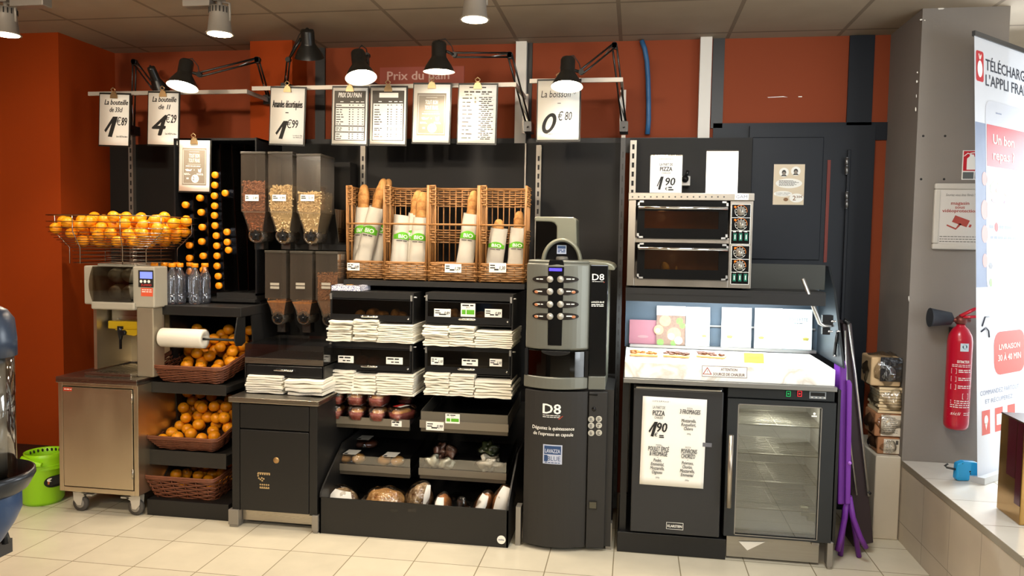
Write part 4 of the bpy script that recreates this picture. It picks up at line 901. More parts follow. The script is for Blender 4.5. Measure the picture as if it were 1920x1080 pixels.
LC = bread_cabinet('black two-door bread cabinet under the blue cookie box, left of the pair', 619, 775, (547.5, 561, 590, 602, 604.5, 640, 653, 684, 694, 696, 737))
RC = bread_cabinet('black two-door bread cabinet beside the coffee machine, right of the pair', 797, 961, (550.5, 566, 595, 607.5, 609, 649, 657, 689, 700, 702, 742))
def card(name, label, px0, py0, px1, py1, Y, kind, grp='price cards on the bread cabinets'):
    r = R4(px0, py0, px1, py1, Y); t = T(name, label, 'price card', ((r[0] + r[1]) / 2, Y, r[2]), group=grp)
    m = M(); m.box(r[0], r[1], Y, Y + .0012, r[2], r[3]); m.build('card', PAPER, t)
    w, h = r[1] - r[0], r[3] - r[2]; y = Y - .0006; m = M()
    if kind == 'bio':
        m.quad(r[0] + w * .4, r[1] - w * .06, r[2] + h * .18, r[2] + h * .52, y); m.quad(r[0] + w * .08, r[0] + w * .34, r[2] + h * .18, r[2] + h * .52, y); m.build('green_logo', GREEN, t)
        m = M(); m.lines(r[0] + w * .1, r[1] - w * .1, r[3] - h * .1, 1, 1, h * .1, y, .05); m.text('BIO', (r[0] + r[1]) / 2, r[3] - h * .36, h * .12, y)
    else:
        m.lines(r[0] + w * .06, r[0] + w * .5, r[3] - h * .2, 2 if kind != 'wide' else 1, h * .26, h * .12, y, .2)
        if kind == 'wide': m.lines(r[0] + w * .1, r[1] - w * .1, r[3] - h * .16, 1, 1, h * .2, y, .05)
        else: m.text(kind, r[1] - w * .06, r[2] + h * .3, h * .38, y, 'R', shear=.2, bold=.03, fit=w * .32)
        m.lines(r[0] + w * .3, r[1] - w * .2, r[2] + h * .38, 1, 1, h * .16, y, .2)
    m.build('print', INK, t); return t
yd = CY_ - .0135
card('price_card', 'price card 0,89 left on the top right cabinet door', 814, 579, 845, 594, yd, '0,89'); card('price_card', 'price card 0,89 right on the top right cabinet door', 909, 579.5, 941, 595, yd, '0,89')
card('organic_card', 'taller white card with green organic logo on the top right cabinet door', 864, 569, 891, 594, yd, 'bio')
card('price_card', 'white card left on the lower left cabinet door, reading in bold print', 634, 667, 663, 680, yd, 'wide'); card('price_card', 'pale card right on the lower left cabinet door', 724, 670, 755, 683, yd, 'wide')
card('price_card', 'small greyish card left on the lower right cabinet door', 808, 670, 831, 684, yd, '1,10'); card('price_card', 'white card in the middle of the lower right cabinet door', 866, 673, 896, 686, yd, 'wide'); card('price_card', 'small greyish card right on the lower right cabinet door', 918, 673, 941, 687, yd, '1,10')
# pastries behind the smoked windows
def lump(name, label, cat, c, r, mt, grp=None, amp=.25, fr=25, **kw):
    m = M(); m.ell((0, 0, r[2]), r[0], r[1], r[2], 18, 11, amp, fr, random.random() * 9); o = m.build(name, mt); o.location = c; return tag(o, label, cat, grp)
z = LC[3][4] + .001
for i, px in enumerate((678, 698, 718, 741, 757)):
    x = P(px, 585, CY_ + .12).x; lump('croissant', 'golden pastry behind the top left smoked door', 'pastry', (x, CY_ + .10 + .03 * (i % 2), z), (.028 + .004 * (i % 3), .05, .026 + .006 * (i % 2)), CRUST, 'pastries behind the top left door', .3, 30)
z = RC[3][4] + .001
for i, px in enumerate((836, 853, 880, 902, 918)):
    x = P(px, 590, CY_ + .12).x; lump('croissant', 'golden pastry behind the top right smoked door', 'pastry', (x, CY_ + .10 + .02 * (i % 2), z), (.032, .055, .028 + .006 * (i % 3)), CRUST, 'pastries behind the top right door', .3, 30)
for i, px in enumerate((678, 700)):
    x = P(px, 680, CY_ + .12).x; lump('chocolate_bun', 'dark bun behind the lower left smoked door', 'pastry', (x, CY_ + .14, LC[3][9] + .001), (.04, .05, .028), BROWNB, 'buns behind the lower left door')
# stacks of folded white paper bags
def bag_proto(w, d, th, seed):
    random.seed(seed); m = M(); nx, ny = 10, 6; vs = []; ph = random.random() * 6; am = random.uniform(.0002, .0016); fq = random.uniform(.35, 1.1)
    def zz(i, j): return am * math.sin(ph + i * fq) * (1 - j / ny * .6) + (.0012 * math.sin(ph * 2 + i * .5) if j == 0 else 0)
    for k in (0, 1):
        for j in range(ny + 1):
            for i in range(nx + 1):
                tt = th * (.92 if k else 0) * (1 if j else .75); vs.append((w * (i / nx - .5), d * j / ny + (.003 * math.sin(ph + i) if j == 0 else 0), zz(i, j) + tt))
    q = (nx + 1) * (ny + 1); fs = []
    for j in range(ny):
        for i in range(nx): a = j * (nx + 1) + i; fs.append((a, a + nx + 1, a + nx + 2, a + 1)); fs.append((q + a, q + a + 1, q + a + nx + 2, q + a + nx + 1))
    for i in range(nx): fs.append((i, i + 1, q + i + 1, q + i)); a = ny * (nx + 1) + i; fs.append((a, q + a, q + a + 1, a + 1))
    for j in range(ny): a = j * (nx + 1); fs.append((a, q + a, q + a + nx + 1, a + nx + 1)); a += nx; fs.append((a, a + nx + 1, q + a + nx + 1, q + a))
    m.add(vs, fs, False); return m
BAGM = {}
def bag_stack(where, px0, px1, y0, y1, Y, zb, n, mess=1.0):
    x0, x1 = P(px0, y1, Y).x, P(px1, y1, Y).x; n = round(n * 1.5); h = P((px0 + px1) / 2, y0, Y).z - zb; th = h / n; w = x1 - x0
    for i in range(n):
        v = random.randrange(7); key = (v,)
        if key not in BAGM:
            o = bag_proto(.13, .30, .014, 11 + v).build('paper_bag', NAPKIN); BAGM[key] = o
        else: o = BAGM[key].copy(); COL.objects.link(o)
        o.scale = (w / .13 * random.uniform(.93, 1.03), 1, th / .014 * .97); o.rotation_euler = (0, random.uniform(-.012, .012) * mess, random.uniform(-.06, .06) * mess)
        o.location = ((x0 + x1) / 2 + random.uniform(-.005, .005) * mess, Y + random.uniform(-.012, .012) * mess, zb + i * th)
        tag(o, 'white paper bag ' + where, 'paper bag', 'paper bags ' + where)
YB = CY_ - .04
z1, z2, z3, z4 = LC[3][5] + .001, LC[3][10] + .001, RC[3][5] + .001, RC[3][10] + .001
bag_stack('left in the upper slot of the left bread cabinet', 614, 660, 601, 638, YB, z1, 6, 1.5)
bag_stack('in the middle of the upper slot of the left bread cabinet', 661, 706, 599, 634, YB, z1, 6, 1.2)
bag_stack('right in the upper slot of the left bread cabinet', 706, 775, 609, 639, YB, z1, 7, .4)
bag_stack('left in the lower slot of the left bread cabinet', 619, 663, 694, 714, YB, z2, 5, .8)
bag_stack('in the middle of the lower slot of the left bread cabinet', 660, 704, 703, 725, YB, z2, 4, 1.2)
bag_stack('right in the lower slot of the left bread cabinet', 705, 775, 702, 727, YB, z2, 6, .3)
bag_stack('left in the upper slot of the right bread cabinet', 792, 840, 611, 643, YB, z3, 6, 1.4)
bag_stack('in the middle of the upper slot of the right bread cabinet', 841, 889, 611, 638, YB, z3, 6, 1.2)
bag_stack('right in the upper slot of the right bread cabinet', 890, 961, 621, 647, YB, z3, 5, .4)
bag_stack('left in the lower slot of the right bread cabinet', 795, 841, 699, 727, YB, z4, 6, 1)
bag_stack('in the middle of the lower slot of the right bread cabinet', 842, 889, 701, 730, YB, z4, 6, 1)
bag_stack('right in the lower slot of the right bread cabinet', 889, 960, 713, 733, YB, z4, 4, .5)
bag_stack('left under the drawer of the counter box', 461, 530, 704, 721, KY - .03, zbase + .005, 5, .5)
bag_stack('right under the drawer of the counter box', 534, 606, 712, 728, KY - .04, zbase + .005, 3, 1)
# blue patterned cookie box on the left cabinet
r = R4(621, 535, 663, 547, CY_ + .01); zc = LC[3][0]
t = T('cookie_box', 'small blue and white patterned box with open window on the left bread cabinet', 'box', ((r[0] + r[1]) / 2 + .02, CY_ + .09, zc))
pm = mat('blue white pattern', 'd6d8e0', .6)
if 'ck' not in pm:
    nt = pm.node_tree; ck = nt.nodes.new('ShaderNodeTexVoronoi'); ck.inputs['Scale'].default_value = 160; cr = nt.nodes.new('ShaderNodeValToRGB'); tc = nt.nodes.new('ShaderNodeTexCoord')
    cr.color_ramp.elements[0].color = lin('6f78a8'); cr.color_ramp.elements[1].color = lin('e4e4ea'); cr.color_ramp.elements[0].position = .35; cr.color_ramp.elements[1].position = .5
    nt.links.new(tc.outputs['Object'], ck.inputs['Vector']); nt.links.new(ck.outputs['Distance'], cr.inputs[0]); nt.links.new(cr.outputs[0], nt.nodes['Principled BSDF'].inputs['Base Color'])
xa, xb, ya, yb, hh = r[0], r[1] + .04, CY_ + .01, CY_ + .16, .030
m = M(); m.box(xa, xb, ya, ya + .002, zc, zc + hh); m.box(xa, xb, yb - .002, yb, zc, zc + hh); m.box(xa, xa + .002, ya, yb, zc, zc + hh); m.box(xb - .002, xb, ya, yb, zc, zc + hh); m.box(xa, xb, ya, yb, zc, zc + .002)
m.box(xa, xb, ya, ya + .03, zc + hh - .001, zc + hh); m.box(xa, xb, yb - .03, yb, zc + hh - .001, zc + hh); m.box(xa, xa + .03, ya, yb, zc + hh - .001, zc + hh); m.box(xb - .03, xb, ya, yb, zc + hh - .001, zc + hh); m.build('carton', pm, t)
m = M(); m.box(xa + .03, xb - .03, ya + .03, yb - .03, zc + hh - .0008, zc + hh - .0004); m.build('window_film', CLEAR, t)
o = M(); o.ell(((xa + xb) / 2, (ya + yb) / 2, zc + .016), .055, .055, .014, 20, 10, .3, 60); o = o.build('cookies', mat('golden cookies', 'd69a3a', .6, var=.4, vs=60)); tag(o, 'golden cookies inside the blue patterned box', 'cookies', None, 'stuff')

# ------------------------------------------------------------------ open bread trays and base bin
TY = 3.83
def tray(label, xl, xr, y0, y1, guard=None, back=.47, tilt=.05, front=False):
    a, b = P((xl + xr) / 2, y1, TY), P((xl + xr) / 2, y0, TY); x0, x1 = P(xl, (y0 + y1) / 2, TY).x, P(xr, (y0 + y1) / 2, TY).x
    t = T('bread_tray', label, 'tray', ((x0 + x1) / 2, TY + .24, a.z - .01), group='open bread trays')
    zf = a.z + .004
    def zz(y): return zf + (y - TY) * tilt / back
    m = M(); m.prism([(TY, zf), (TY + back, zz(TY + back)), (TY + back, zz(TY + back) + .006), (TY, zf + .006)], 'x', x0, x1); m.build('shelf_board', BLK2, t)
    m = M(); m.box(x0 - .002, x1 + .002, TY - .006, TY - .001, a.z - .002, b.z); m.cur = 1; m.box(x0 + .004, x1 - .002, TY + .0, TY + .02, a.z - .022, a.z); m.build('price_lip', [LIP, mat('brown grey edge', '5a5245', .4, .4)], t)
    if guard:
        g = P((xl + xr) / 2, guard, TY).z; m = M(); m.box(x0, x1, TY, TY + .003, zf + .006, g)
        for x in (x0, x1 - .003): m.prism([(TY, zf + .006), (TY + back * .9, zz(TY + back * .9) + .006), (TY + back * .9, zz(TY + back * .9) + g - zf), (TY, g)], 'x', x, x + .003)
        m.build('acrylic_guard', CLEAR if not front else mat('grey front guard', '6d675b', .4, .3), t)
    m = M()
    for x in (x0 + .02, x1 - .03): m.prism([(TY + .1, a.z - .006), (TY + .58, zz(TY + .4) - .006), (TY + .58, zz(TY + .4) - .05)], 'x', x, x + .006)
    m.build('bracket', BLK, t); return t, x0, x1, lambda y: zz(y) + .007
T1 = tray('left upper bread tray loaded with packed cakes', 611, 768, 783, 796)
T2 = tray('right upper bread tray, empty, with organic card', 788, 953, 791, 805, guard=775, front=True)
T3 = tray('left lower bread tray with packs of buns', 612, 769, 872, 884, guard=856)
T4 = tray('right lower bread tray with wrapped white and green packets', 786, 949, 882, 894, guard=863)
card('price_card', 'small blank pale card on the lip of the cake tray', 734, 789, 753, 800, TY - .008, 'wide', 'cards on tray lips')
card('price_card', 'price card 0,99 on the lip of the empty tray', 799, 791, 832, 807, TY - .008, '0,99', 'cards on tray lips'); card('organic_card', 'white card with green organic logo on the front of the empty tray', 835, 776, 862, 794, TY - .009, 'bio', 'cards on tray lips')
# base bin
BF = 3.58; x0, x1 = P(599, 965, BF).x, P(953, 975, BF).x; zr = P(777, 945, BF).z; zb = 0.0
t = T('bread_bin', 'long black floor-level bread bin under the two tray columns', 'bin', ((x0 + x1) / 2, 3.95, 0))
m = M(); m.box(x0, x1, BF, BF + .008, zb, zr); m.box(x0, x1, BF + .008, 4.36, .06, .07); m.box(x0, x1, 4.35, 4.36, .07, .55); m.build('front_and_floor', BLK, t)
for x in (x0, x1 - .008):
    m = M(); m.prism([(BF, zb), (4.35, zb), (4.35, zr + .22), (BF + .30, zr + .20), (BF + .12, zr + .10), (BF + .03, zr + .045), (BF + .005, zr + .02), (BF, zr)], 'x', x, x + .008); m.build('side_panel', BLK, t)
m = M(); q = P(940, 1012, BF); m.disc(q.x, q.z, .021, BF - .0008, 20); m.cur = 1; m.text('etilia', q.x, q.z - .003, .008, BF - .0014, fit=.028, bold=.03); m.build('round_sticker', [PAPER, mat('blue print', '25436e', .6)], t)
for px in (738, 773):
    q = P(px, 957, BF); m = M(); m.quad(q.x - .022, q.x + .022, q.z - .008, q.z + .008, BF - .0008)
    m.build('glue_mark', mat('glossy black patch', '24221f', .15), t)
q = P(971, 1000, 3.62); m = M(); m.box(q.x - .012, q.x + .012, 3.62, 3.68, 0, .19); tag(m.build('shelf_foot', LEGM), 'grey shelf foot between the bread bin and the coffee machine', 'foot')
# packed cakes
def cake_proto():
    t = T('cake_pack', 'x', 'cake pack'); w, d = .088, .16
    def shell(lev):
        m = M(); vs = []; n = 24
        for s_, z in lev:
            f = rpath(w * s_, d * (.35 + .65 * s_), .018 * s_)
            for i in range(n): q = f(i / n); vs.append((q[0], q[1], z))
        m.add(vs, [(i * n + j, i * n + (j + 1) % n, (i + 1) * n + (j + 1) % n, (i + 1) * n + j) for i in range(len(lev) - 1) for j in range(n)], True)
        m.f.append(tuple(range((len(lev) - 1) * n, len(lev) * n))); m.mi.append(0); m.sm.append(False); return m
    shell([(.72, .002), (.84, .010), (.92, .034), (1.02, .038), (1.1, .0385), (1.1, .0405), (1.0, .041), (.95, .070), (.86, .084), (.74, .086)]).build('clear_box', PLASTIC, t, local=True)
    m = M(); vs = []; n = 24
    for s_, z in ((.66, .004), (.82, .052)):
        f = rpath(w * s_, d * (.35 + .65 * s_), .02 * s_)
        for i in range(n): q = f(i / n); k = 1 + (.05 if i % 2 else -.02); vs.append((q[0] * k, q[1] * k, z))
    m.add(vs, [(j, (j + 1) % n, n + (j + 1) % n, n + j) for j in range(n)] + [tuple(range(n))[::-1]], True); m.build('pleated_case', mat('pink paper case', 'c0625a', .7, var=.2, vs=60), t, local=True)
    m = M(); m.ell((0, 0, .050), .036, .062, .022, 18, 10, .2, 40); m.build('cake', mat('cake crust', 'd89a58', .7, var=.3, vs=40), t, local=True)
    m = M(); m.box(-.028, .028, -.045, .05, .0868, .0876); m.cur = 1; m.box(.004, .026, -.042, .03, .0876, .088); m.cur = 2; m.box(-.026, .0, -.042, .03, .0876, .088); m.build('top_label', [mat('dark label', '3a2a26', .5), PAPER, RED], t, local=True); return t
cp = cake_proto(); ft = True
zt1 = T1[3]
for (px, Y, up, rz, lb) in ((634, 3.885, 0, 0, 'cake pack at the bottom of the left stack on the cake tray'), (634, 3.885, 1, .05, 'cake pack with red label on top of the left stack'), (674, 3.885, 0, 0, 'cake pack at the bottom of the second stack on the cake tray'), (673, 3.885, 1, -.05, 'cake pack on top of the second stack from the left'),
        (713, 3.885, 0, 0, 'cake pack under the orange labelled one on the cake tray'), (712, 3.885, 1, -.08, 'cake pack with curled white sticker on top of the third stack'), (754, 3.89, 0, -.45, 'single turned cake pack at the right end of the cake tray'),
        (640, 4.10, 0, 0, 'cake pack behind the left stack'), (678, 4.10, 0, 0, 'cake pack behind the second stack'), (718, 4.10, 0, .1, 'cake pack behind the third stack'), (762, 4.13, 0, .1, 'shaded cake pack at the back right of the cake tray'), (764, 4.13, 1, .1, 'topmost shaded cake pack at the back right of the cake tray')):
    x = P(px, 770, Y).x; z = zt1(Y) + .002 + up * .078
    if ft: cp.scale = (1, 1, .88); cp.location = (x, Y, z); cp['label'] = lb; cp['group'] = 'packed cakes'; ft = False
    else: dup(cp, (x, Y, z), (0, 0, rz), lb, 'packed cakes')
# bun packs
zt3f = T3[3]
def bun_pack(lb, px, Y, mt, dark=False):
    x = P(px, 870, Y).x; z = zt3f(Y) + .001; t = T('bun_pack', lb, 'bun pack', (x, Y, z), group='packs of buns')
    for s_ in (-1, 1): m = M(); m.ell((s_ * .036, 0, .026), .034, .05, .025, 18, 10, .06, 30); m.build('bun', mt, t, local=True)
    m = M(); m.ell((0, 0, .027), .080, .070, .032, 24, 10, .10, 26, 3); m.build('clear_film', PLASTIC, t, local=True)
    m = M(); m.add([(-.036, -.045, .058), (.036, -.045, .058), (.042, .03, .063), (-.028, .03, .063)], [(0, 1, 2, 3)]); m.cur = 1; m.add([(-.030, -.042, .0588), (-.012, -.042, .0588), (-.010, -.025, .0600), (-.027, -.025, .0600)], [(0, 1, 2, 3)]); m.build('top_label', [mat('grey white label', 'c9c4b8', .6), INK], t, local=True, solid=.0005)
bun_pack('pack of two pale buns at the left front of the lower tray', 660, 3.90, CRUSTL); bun_pack('pack of two pale buns at the right front of the lower tray', 733, 3.90, CRUSTL); bun_pack('pack of two dark brown buns at the back of the lower tray', 684, 4.12, BROWNB)
# white and green wrapped packets
zt4 = T4[3]
def packet(lb, px, Y, r, mt, film=True, rz=0):
    x = P(px, 880, Y).x; z = zt4(Y) + .002; t = T('wrapped_packet', lb, 'packet', (x, Y, z), (0, 0, rz), 'wrapped packets on the right lower tray')
    m = M(); m.ell((0, 0, r[2]), r[0], r[1], r[2], 26, 16, .7, 34, px); m.build('filling', mt, t, local=True)
    m = M(); m.ell((0, 0, r[2] * 1.04), r[0] * 1.12, r[1] * 1.08, r[2] * 1.1, 26, 16, .7, 34, px); m.build('clear_film', PLASTIC, t, local=True)
WG = mat('white green filling', 'dfe0cc', .6, var=.2, vs=30); GR = mat('dark green leaves', '3d4a28', .6, var=.4, vs=30)
packet('white and green wrapped packet at the left end of the right lower tray', 812, 3.90, (.036, .05, .03), WG); packet('white wrapped packet second from the left on the right lower tray', 838, 3.90, (.036, .05, .026), WG); packet('brown capped packet behind the two left white ones', 826, 4.02, (.03, .04, .04), mat('brown packet', '6a4638', .6, var=.3, vs=30)); packet('brown packet behind the second white one', 846, 4.02, (.03, .04, .036), mat('brown packet'))
packet('large white packet standing at the right of the right lower tray', 915, 3.90, (.058, .05, .038), mat('white filling', 'ece8d8', .6)); packet('dark green packet behind the large white one', 916, 4.02, (.05, .05, .05), GR)
# loaves in the bin
def loaf(lb, px, pyc, Y, r, mt, rot=(0, 0, 0), label_on=True, amp=.15, bag=1.1):
    q = P(px, pyc, Y); t = T('packed_loaf', lb, 'loaf', (q.x, Y, q.z - r[2]), rot, 'packed loaves in the floor bin')
    m = M(); m.ell((0, 0, r[2]), r[0], r[1], r[2], 22, 13, amp, 22, px); m.build('loaf', mt, t, local=True)
    m = M(); m.ell((0, 0, r[2] * 1.03), r[0] * bag + .006, r[1] * bag + .006, r[2] * bag + .004, 22, 13, .16, 24, px + 2); m.build('clear_bag', PLASTIC, t, local=True)
    if label_on:
        m = M(); vs = []; n = 8; sx, sz, o = label_on if isinstance(label_on, tuple) else (.6, .6, 0)
        for i in range(n + 1):
            for j in range(n + 1):
                u, v = (i / n - .5) * 2, (j / n - .5) * 2; k = 1 - .25 * abs(v); th = (u * sx * k) + o; ph = .55 + v * sz
                vs.append((r[0] * (bag + .05) * math.sin(th) * math.cos(ph * .5), -(r[1] * (bag + .05) + .007) * math.cos(th) * math.cos(ph), r[2] * 1.03 + (r[2] * (bag + .04) + .005) * math.sin(ph)))
        m.add(vs, [(i * (n + 1) + j, (i + 1) * (n + 1) + j, (i + 1) * (n + 1) + j + 1, i * (n + 1) + j + 1) for i in range(n) for j in range(n)], True); m.build('paper_label', mat('white loaf label', 'd8d4cc', .6, var=.06, vs=30), t, local=True)
loaf('loaf in shiny wrap with white label at the left end of the floor bin', 638, 940, 3.76, (.08, .08, .068), CRUSTD, (0, .2, .2), (.7, .5, -.1))
loaf('wide flat crusty loaf in clear bag in the floor bin', 722, 942, 3.76, (.105, .08, .07), mottled('golden crust', '80501f', 'd2a566', 28), (0, 0, 0), False)
loaf('upright dark rustic loaf with side label in the floor bin', 783, 938, 3.78, (.062, .07, .09), CRUSTD, (0, .15, 0), (.25, .6, .7), .2)
loaf('small loaf with white label in the middle right of the floor bin', 831, 950, 3.74, (.036, .09, .06), mottled('orange crust', '8a4a20', 'c98748', 24), (0, 0, 0), (.6, .5, 0))
loaf('narrow orange loaf with white label right of the crumpled film', 898, 944, 3.76, (.036, .07, .075), MATS['orange crust'], (.2, .35, 0), (.7, .6, -.2))
loaf('tall tilted orange loaf with large white label at the right end of the floor bin', 932, 944, 3.76, (.050, .07, .092), MATS['orange crust'], (.1, .3, 0), (.7, .8, 0))
m = M(); q = P(869, 952, 3.76); m.ell((q.x, 3.76, q.z), .035, .05, .05, 14, 9, .7, 28, 4); tag(m.build('crumpled_film', clear('dark film', 'c8c4ba', .12, .15)), 'crumpled dark clear film between loaves in the floor bin', 'film')
# fill: shaded loaves further back
for i, px in enumerate((690, 760, 850, 925)): loaf('shaded loaf at the back of the floor bin', px, 955, 4.05, (.07, .12, .07), CRUSTD, label_on=False)

# ------------------------------------------------------------------ tall wicker baskets with baguettes
WYF = 3.98
def tall_basket():
    w, d, H = .232, .21, .50; t = T('baguette_basket', 'x', 'basket')
    f = rpath(w, d, .035); oy = d / 2
    def path(tt, v): a = f(tt); bul = .008 * math.sin(math.pi * min(1, max(0, v * 5.5))); return (a[0] * (1 + .03 * v) + a[2] * bul, oy + a[1] + a[3] * bul, H * v), (a[2], a[3], 0)
    m = M(); weave(m, path, 8, .0046, .0064, .005, .185, 22, flat=.6, sr=.003); m.build('bottom_weave', WICK, t, local=True)
    m = M(); m.box(-w / 2 + .012, w / 2 - .012, .012, d - .012, .004, .010); m.build('bottom_board', WICKD, t, local=True)
    def open3(tt, v):       # left side, back and right side only
        s_ = .40 + .70 * tt + .0
        s_ = (w * .5 + w * .5 + (tt) * (2 * d + w)) / (2 * (w + d)); s_ -= .0
        a = f(s_); return (a[0] * (1 + .03 * v), oy + a[1], H * v), (a[2], a[3], 0)
    m = M(); weave(m, open3, 8, .0046, .006, .80, 1.0, 17, spokes=False, closed=False, flat=.6); m.build('upper_weave', WICK, t, local=True)
    m = M(); weave(m, open3, 6, .0046, .006, .40, .56, 17, spokes=False, closed=False, flat=.6); m.build('middle_weave', WICK, t, local=True)
    for k in range(21):
        p = [open3(k / 20, v)[0] for v in (.17, .5, 1.0)]; m = M(); m.tube(p, .0034, 5); m.build('spoke', WICKD, t, local=True)
    for sx in (-1, 1):
        m = M(); m.tube([(sx * (w / 2 - .004), .012, .0), (sx * (w / 2 + .002), .010, H * .5), (sx * (w / 2 + .005), .012, H + .008)], .0062, 7); m.build('corner_post', WICKD, t, local=True)
    m = M(); m.tube([(-w / 2 - .004, .010, H * .60), (-w * .25, -.004, H * .602), (w * .25, -.004, H * .602), (w / 2 + .004, .010, H * .60)], .0055, 7)
    m.build('front_rod', WICKD, t, local=True)
    for z in (.19, 1.005):
        m = M(); pts = [path(i / 40, z)[0] for i in range(40)] if z < .5 else [open3(i / 30, z)[0] for i in range(31)]; m.tube(pts, .0062, 7, closed=z < .5); m.build('rim', WICKD, t, local=True)
    return t
tb = tall_basket(); zbk = P(800, 527, WYF).z
BK = []
for i, (px, Y, sx, lb) in enumerate(((685, 4.03, .92, 'honey wicker basket at the left end, full of long baguettes'), (759, 3.98, 1.0, 'second honey wicker basket with three bagged baguettes'), (848, 3.98, 1.12, 'third honey wicker basket with one bagged baguette at its right'), (941, 3.98, 1.02, 'honey wicker basket at the right end by the coffee machine'))):
    x = P(px, 440, Y).x; BK.append((x, Y, zbk))
    if i == 0: tb.location = (x, Y, zbk); tb.scale = (sx, 1, 1); tb['label'] = lb; tb['group'] = 'wicker baguette baskets'
    else: dup(tb, (x, Y, zbk), None, lb, 'wicker baguette baskets', (sx, 1, 1))
m = M(); a, b = P(648, 532, 3.99), P(985, 532, 3.99); m.box(a.x, b.x, 3.96, 4.40, zbk - .03, zbk - .002)
tag(m.build('basket_shelf', BLK), 'black shelf under the four wicker baguette baskets', 'shelf')
def baguette_proto(L=.56, r=.030, name='baguette'):
    m = M(); n = 22; vs = []; pr = []
    for i in range(n + 1):
        u = .5 - .5 * math.cos(math.pi * i / n); e = min(1, (1 - (2 * u - 1) ** 8) ** .5 + .05) * min(.92, .25 + 1.1 * u); pr.append((max(.002, r * e * (1 + .07 * math.sin(u * 46))), u * L))
    m.lathe(pr, n=16); m.build
    for k in range(len(m.v)): v = m.v[k]; m.v[k] = v + Vector((.006 * math.sin(v.z * 9), .004 * math.cos(v.z * 7), 0))
    return m.build(name, CRUST)
def sleeve_proto(L=.40, w=.094, name='bread_bag'):
    t = T(name, 'x', 'bread bag'); m = M(); vs = []; n = 20; k = 12
    for i in range(k + 1):
        u = i / k
        for j in range(n):
            th = 2 * math.pi * j / n; ww = w / 2 * (1 - .10 * (u < .05)); dd = .012 + .024 * min(1, u * 1.6)
            x = ww * abs(math.cos(th)) ** .8 * (1 if math.cos(th) > 0 else -1); y = dd * math.sin(th)
            q = 1 + .06 * noise.noise(Vector((x * 40, y * 40, u * 9))); vs.append((x * q, y * q + .0, L * u + (.012 * math.sin(th * 1) if i == k else 0)))
    m.add(vs, [(i * n + j, i * n + (j + 1) % n, (i + 1) * n + (j + 1) % n, (i + 1) * n + j) for i in range(k) for j in range(n)] + [tuple(range(n))[::-1]], True)
    m.build('paper_sleeve', mat('waxed bag paper', 'bfb8aa', .5, var=.05, vs=25, bump=.35, bs=45), t, local=True)
    m = M(); y = -.0385
    def wrap(x): return -(.012 + .025) * math.sqrt(max(0, 1 - (min(.97, abs(x) / (w / 2))) ** 2)) * 1.04 - .0012
    vs = []; z0 = L * .60; n2 = 12
    for i in range(n2 + 1):
        x = (i / n2 - .5) * w * .92; top = z0 + .030 + (.016 * math.cos((i / n2 - .55) * 3.2) if .15 < i / n2 < .9 else 0); vs += [(x, wrap(x), z0), (x, wrap(x), top)]
    m.add(vs, [(2 * i, 2 * i + 2, 2 * i + 3, 2 * i + 1) for i in range(n2)]); m.cur = 1; i0 = m.mark(); m.text('BIO', .004, z0 + .006, .024, 0, bold=.02, fit=.05)
    for q in range(i0, len(m.v)): v = m.v[q]; m.v[q] = Vector((v.x, wrap(v.x) - .0012, v.z))
    m.cur = 2; i0 = m.mark(); m.lines(-.03, .03, z0 - .008, 1, 1, .006, 0, .1)
    for q in range(i0, len(m.v)): v = m.v[q]; m.v[q] = Vector((v.x, wrap(v.x) - .0012, v.z))
    m.build('print', [GREEN, WHITEP, mat('grey fine print')], t, local=True); return t
bg, sl = baguette_proto(), sleeve_proto(); fb = fs = True
def bread(bi, dx, lean, dy, lb, bag=True, bare=None, L=1.0, turn=0, rz=0, bagL=1.0, z0=.012, thick=1):
    """baguette standing in basket bi; dx from the basket's centre at the bottom, lean sideways and back"""
    global fb, fs
    x, Y, z = BK[bi]; loc = Vector((x + dx, Y + dy, z + z0)); rot = (-.16 + turn, lean, rz)
    if bare:
        if fb: o = bg; fb = False
        else: o = bg.copy(); COL.objects.link(o)
        o.location = loc + Vector((0, .004, .004)); o.rotation_euler = rot; o.scale = (thick, thick, L); tag(o, bare, 'baguette', 'baguettes in the wicker baskets')
    if bag:
        if fs: o = sl; o.location = loc; o.rotation_euler = rot; o.scale = (1, 1, bagL); fs = False; o['label'] = lb; o['group'] = 'baguette bags'
        else: dup(sl, loc, rot, lb, 'baguette bags', (1, 1, bagL))
bread(0, -.055, .0, .07, 'bag upright at the far left of the left wicker basket', bare='golden baguette tip at the far left of the left wicker basket', L=.92, bagL=.98, thick=1.15)
bread(0, -.040, .12, .115, 'x', bag=False, bare='baguette leaning behind the others in the left wicker basket', L=.91)
bread(0, -.055, .22, .045, 'bag leaning right in front of the left wicker basket', bare='crusty baguette leaning right in the left wicker basket', L=1.0, bagL=1.0)
bread(0, .000, .14, .10, 'bag at the right rear of the left wicker basket', bare='tallest baguette at the right of the left wicker basket', L=.99, bagL=1.02)
bread(1, -.055, .10, .06, 'bag at the left of the second wicker basket, showing small print', bagL=.86, rz=.5)
bread(1, -.015, .10, .10, 'bag behind the middle of the second wicker basket', bare='pointed baguette tip in the middle of the second wicker basket', L=.86, bagL=.9, thick=1.2)
bread(1, .045, .05, .06, 'crinkled bag at the right of the second wicker basket', bare='crusty baguette at the right of the second wicker basket', L=.84, bagL=.84, thick=1.15)
bread(2, .045, .10, .06, 'single bag in the third wicker basket', bare='baguette with a folded top in the third wicker basket', L=.86, bagL=.90)
bread(3, -.06, .10, .06, 'bag at the left of the right wicker basket', bare='short brown baguette at the left of the right wicker basket', L=.58, bagL=.70, thick=1.05)
bread(3, .06, .05, .07, 'bag at the right edge of the right wicker basket', bare='baguette at the right edge of the right wicker basket', L=.66, bagL=.71)
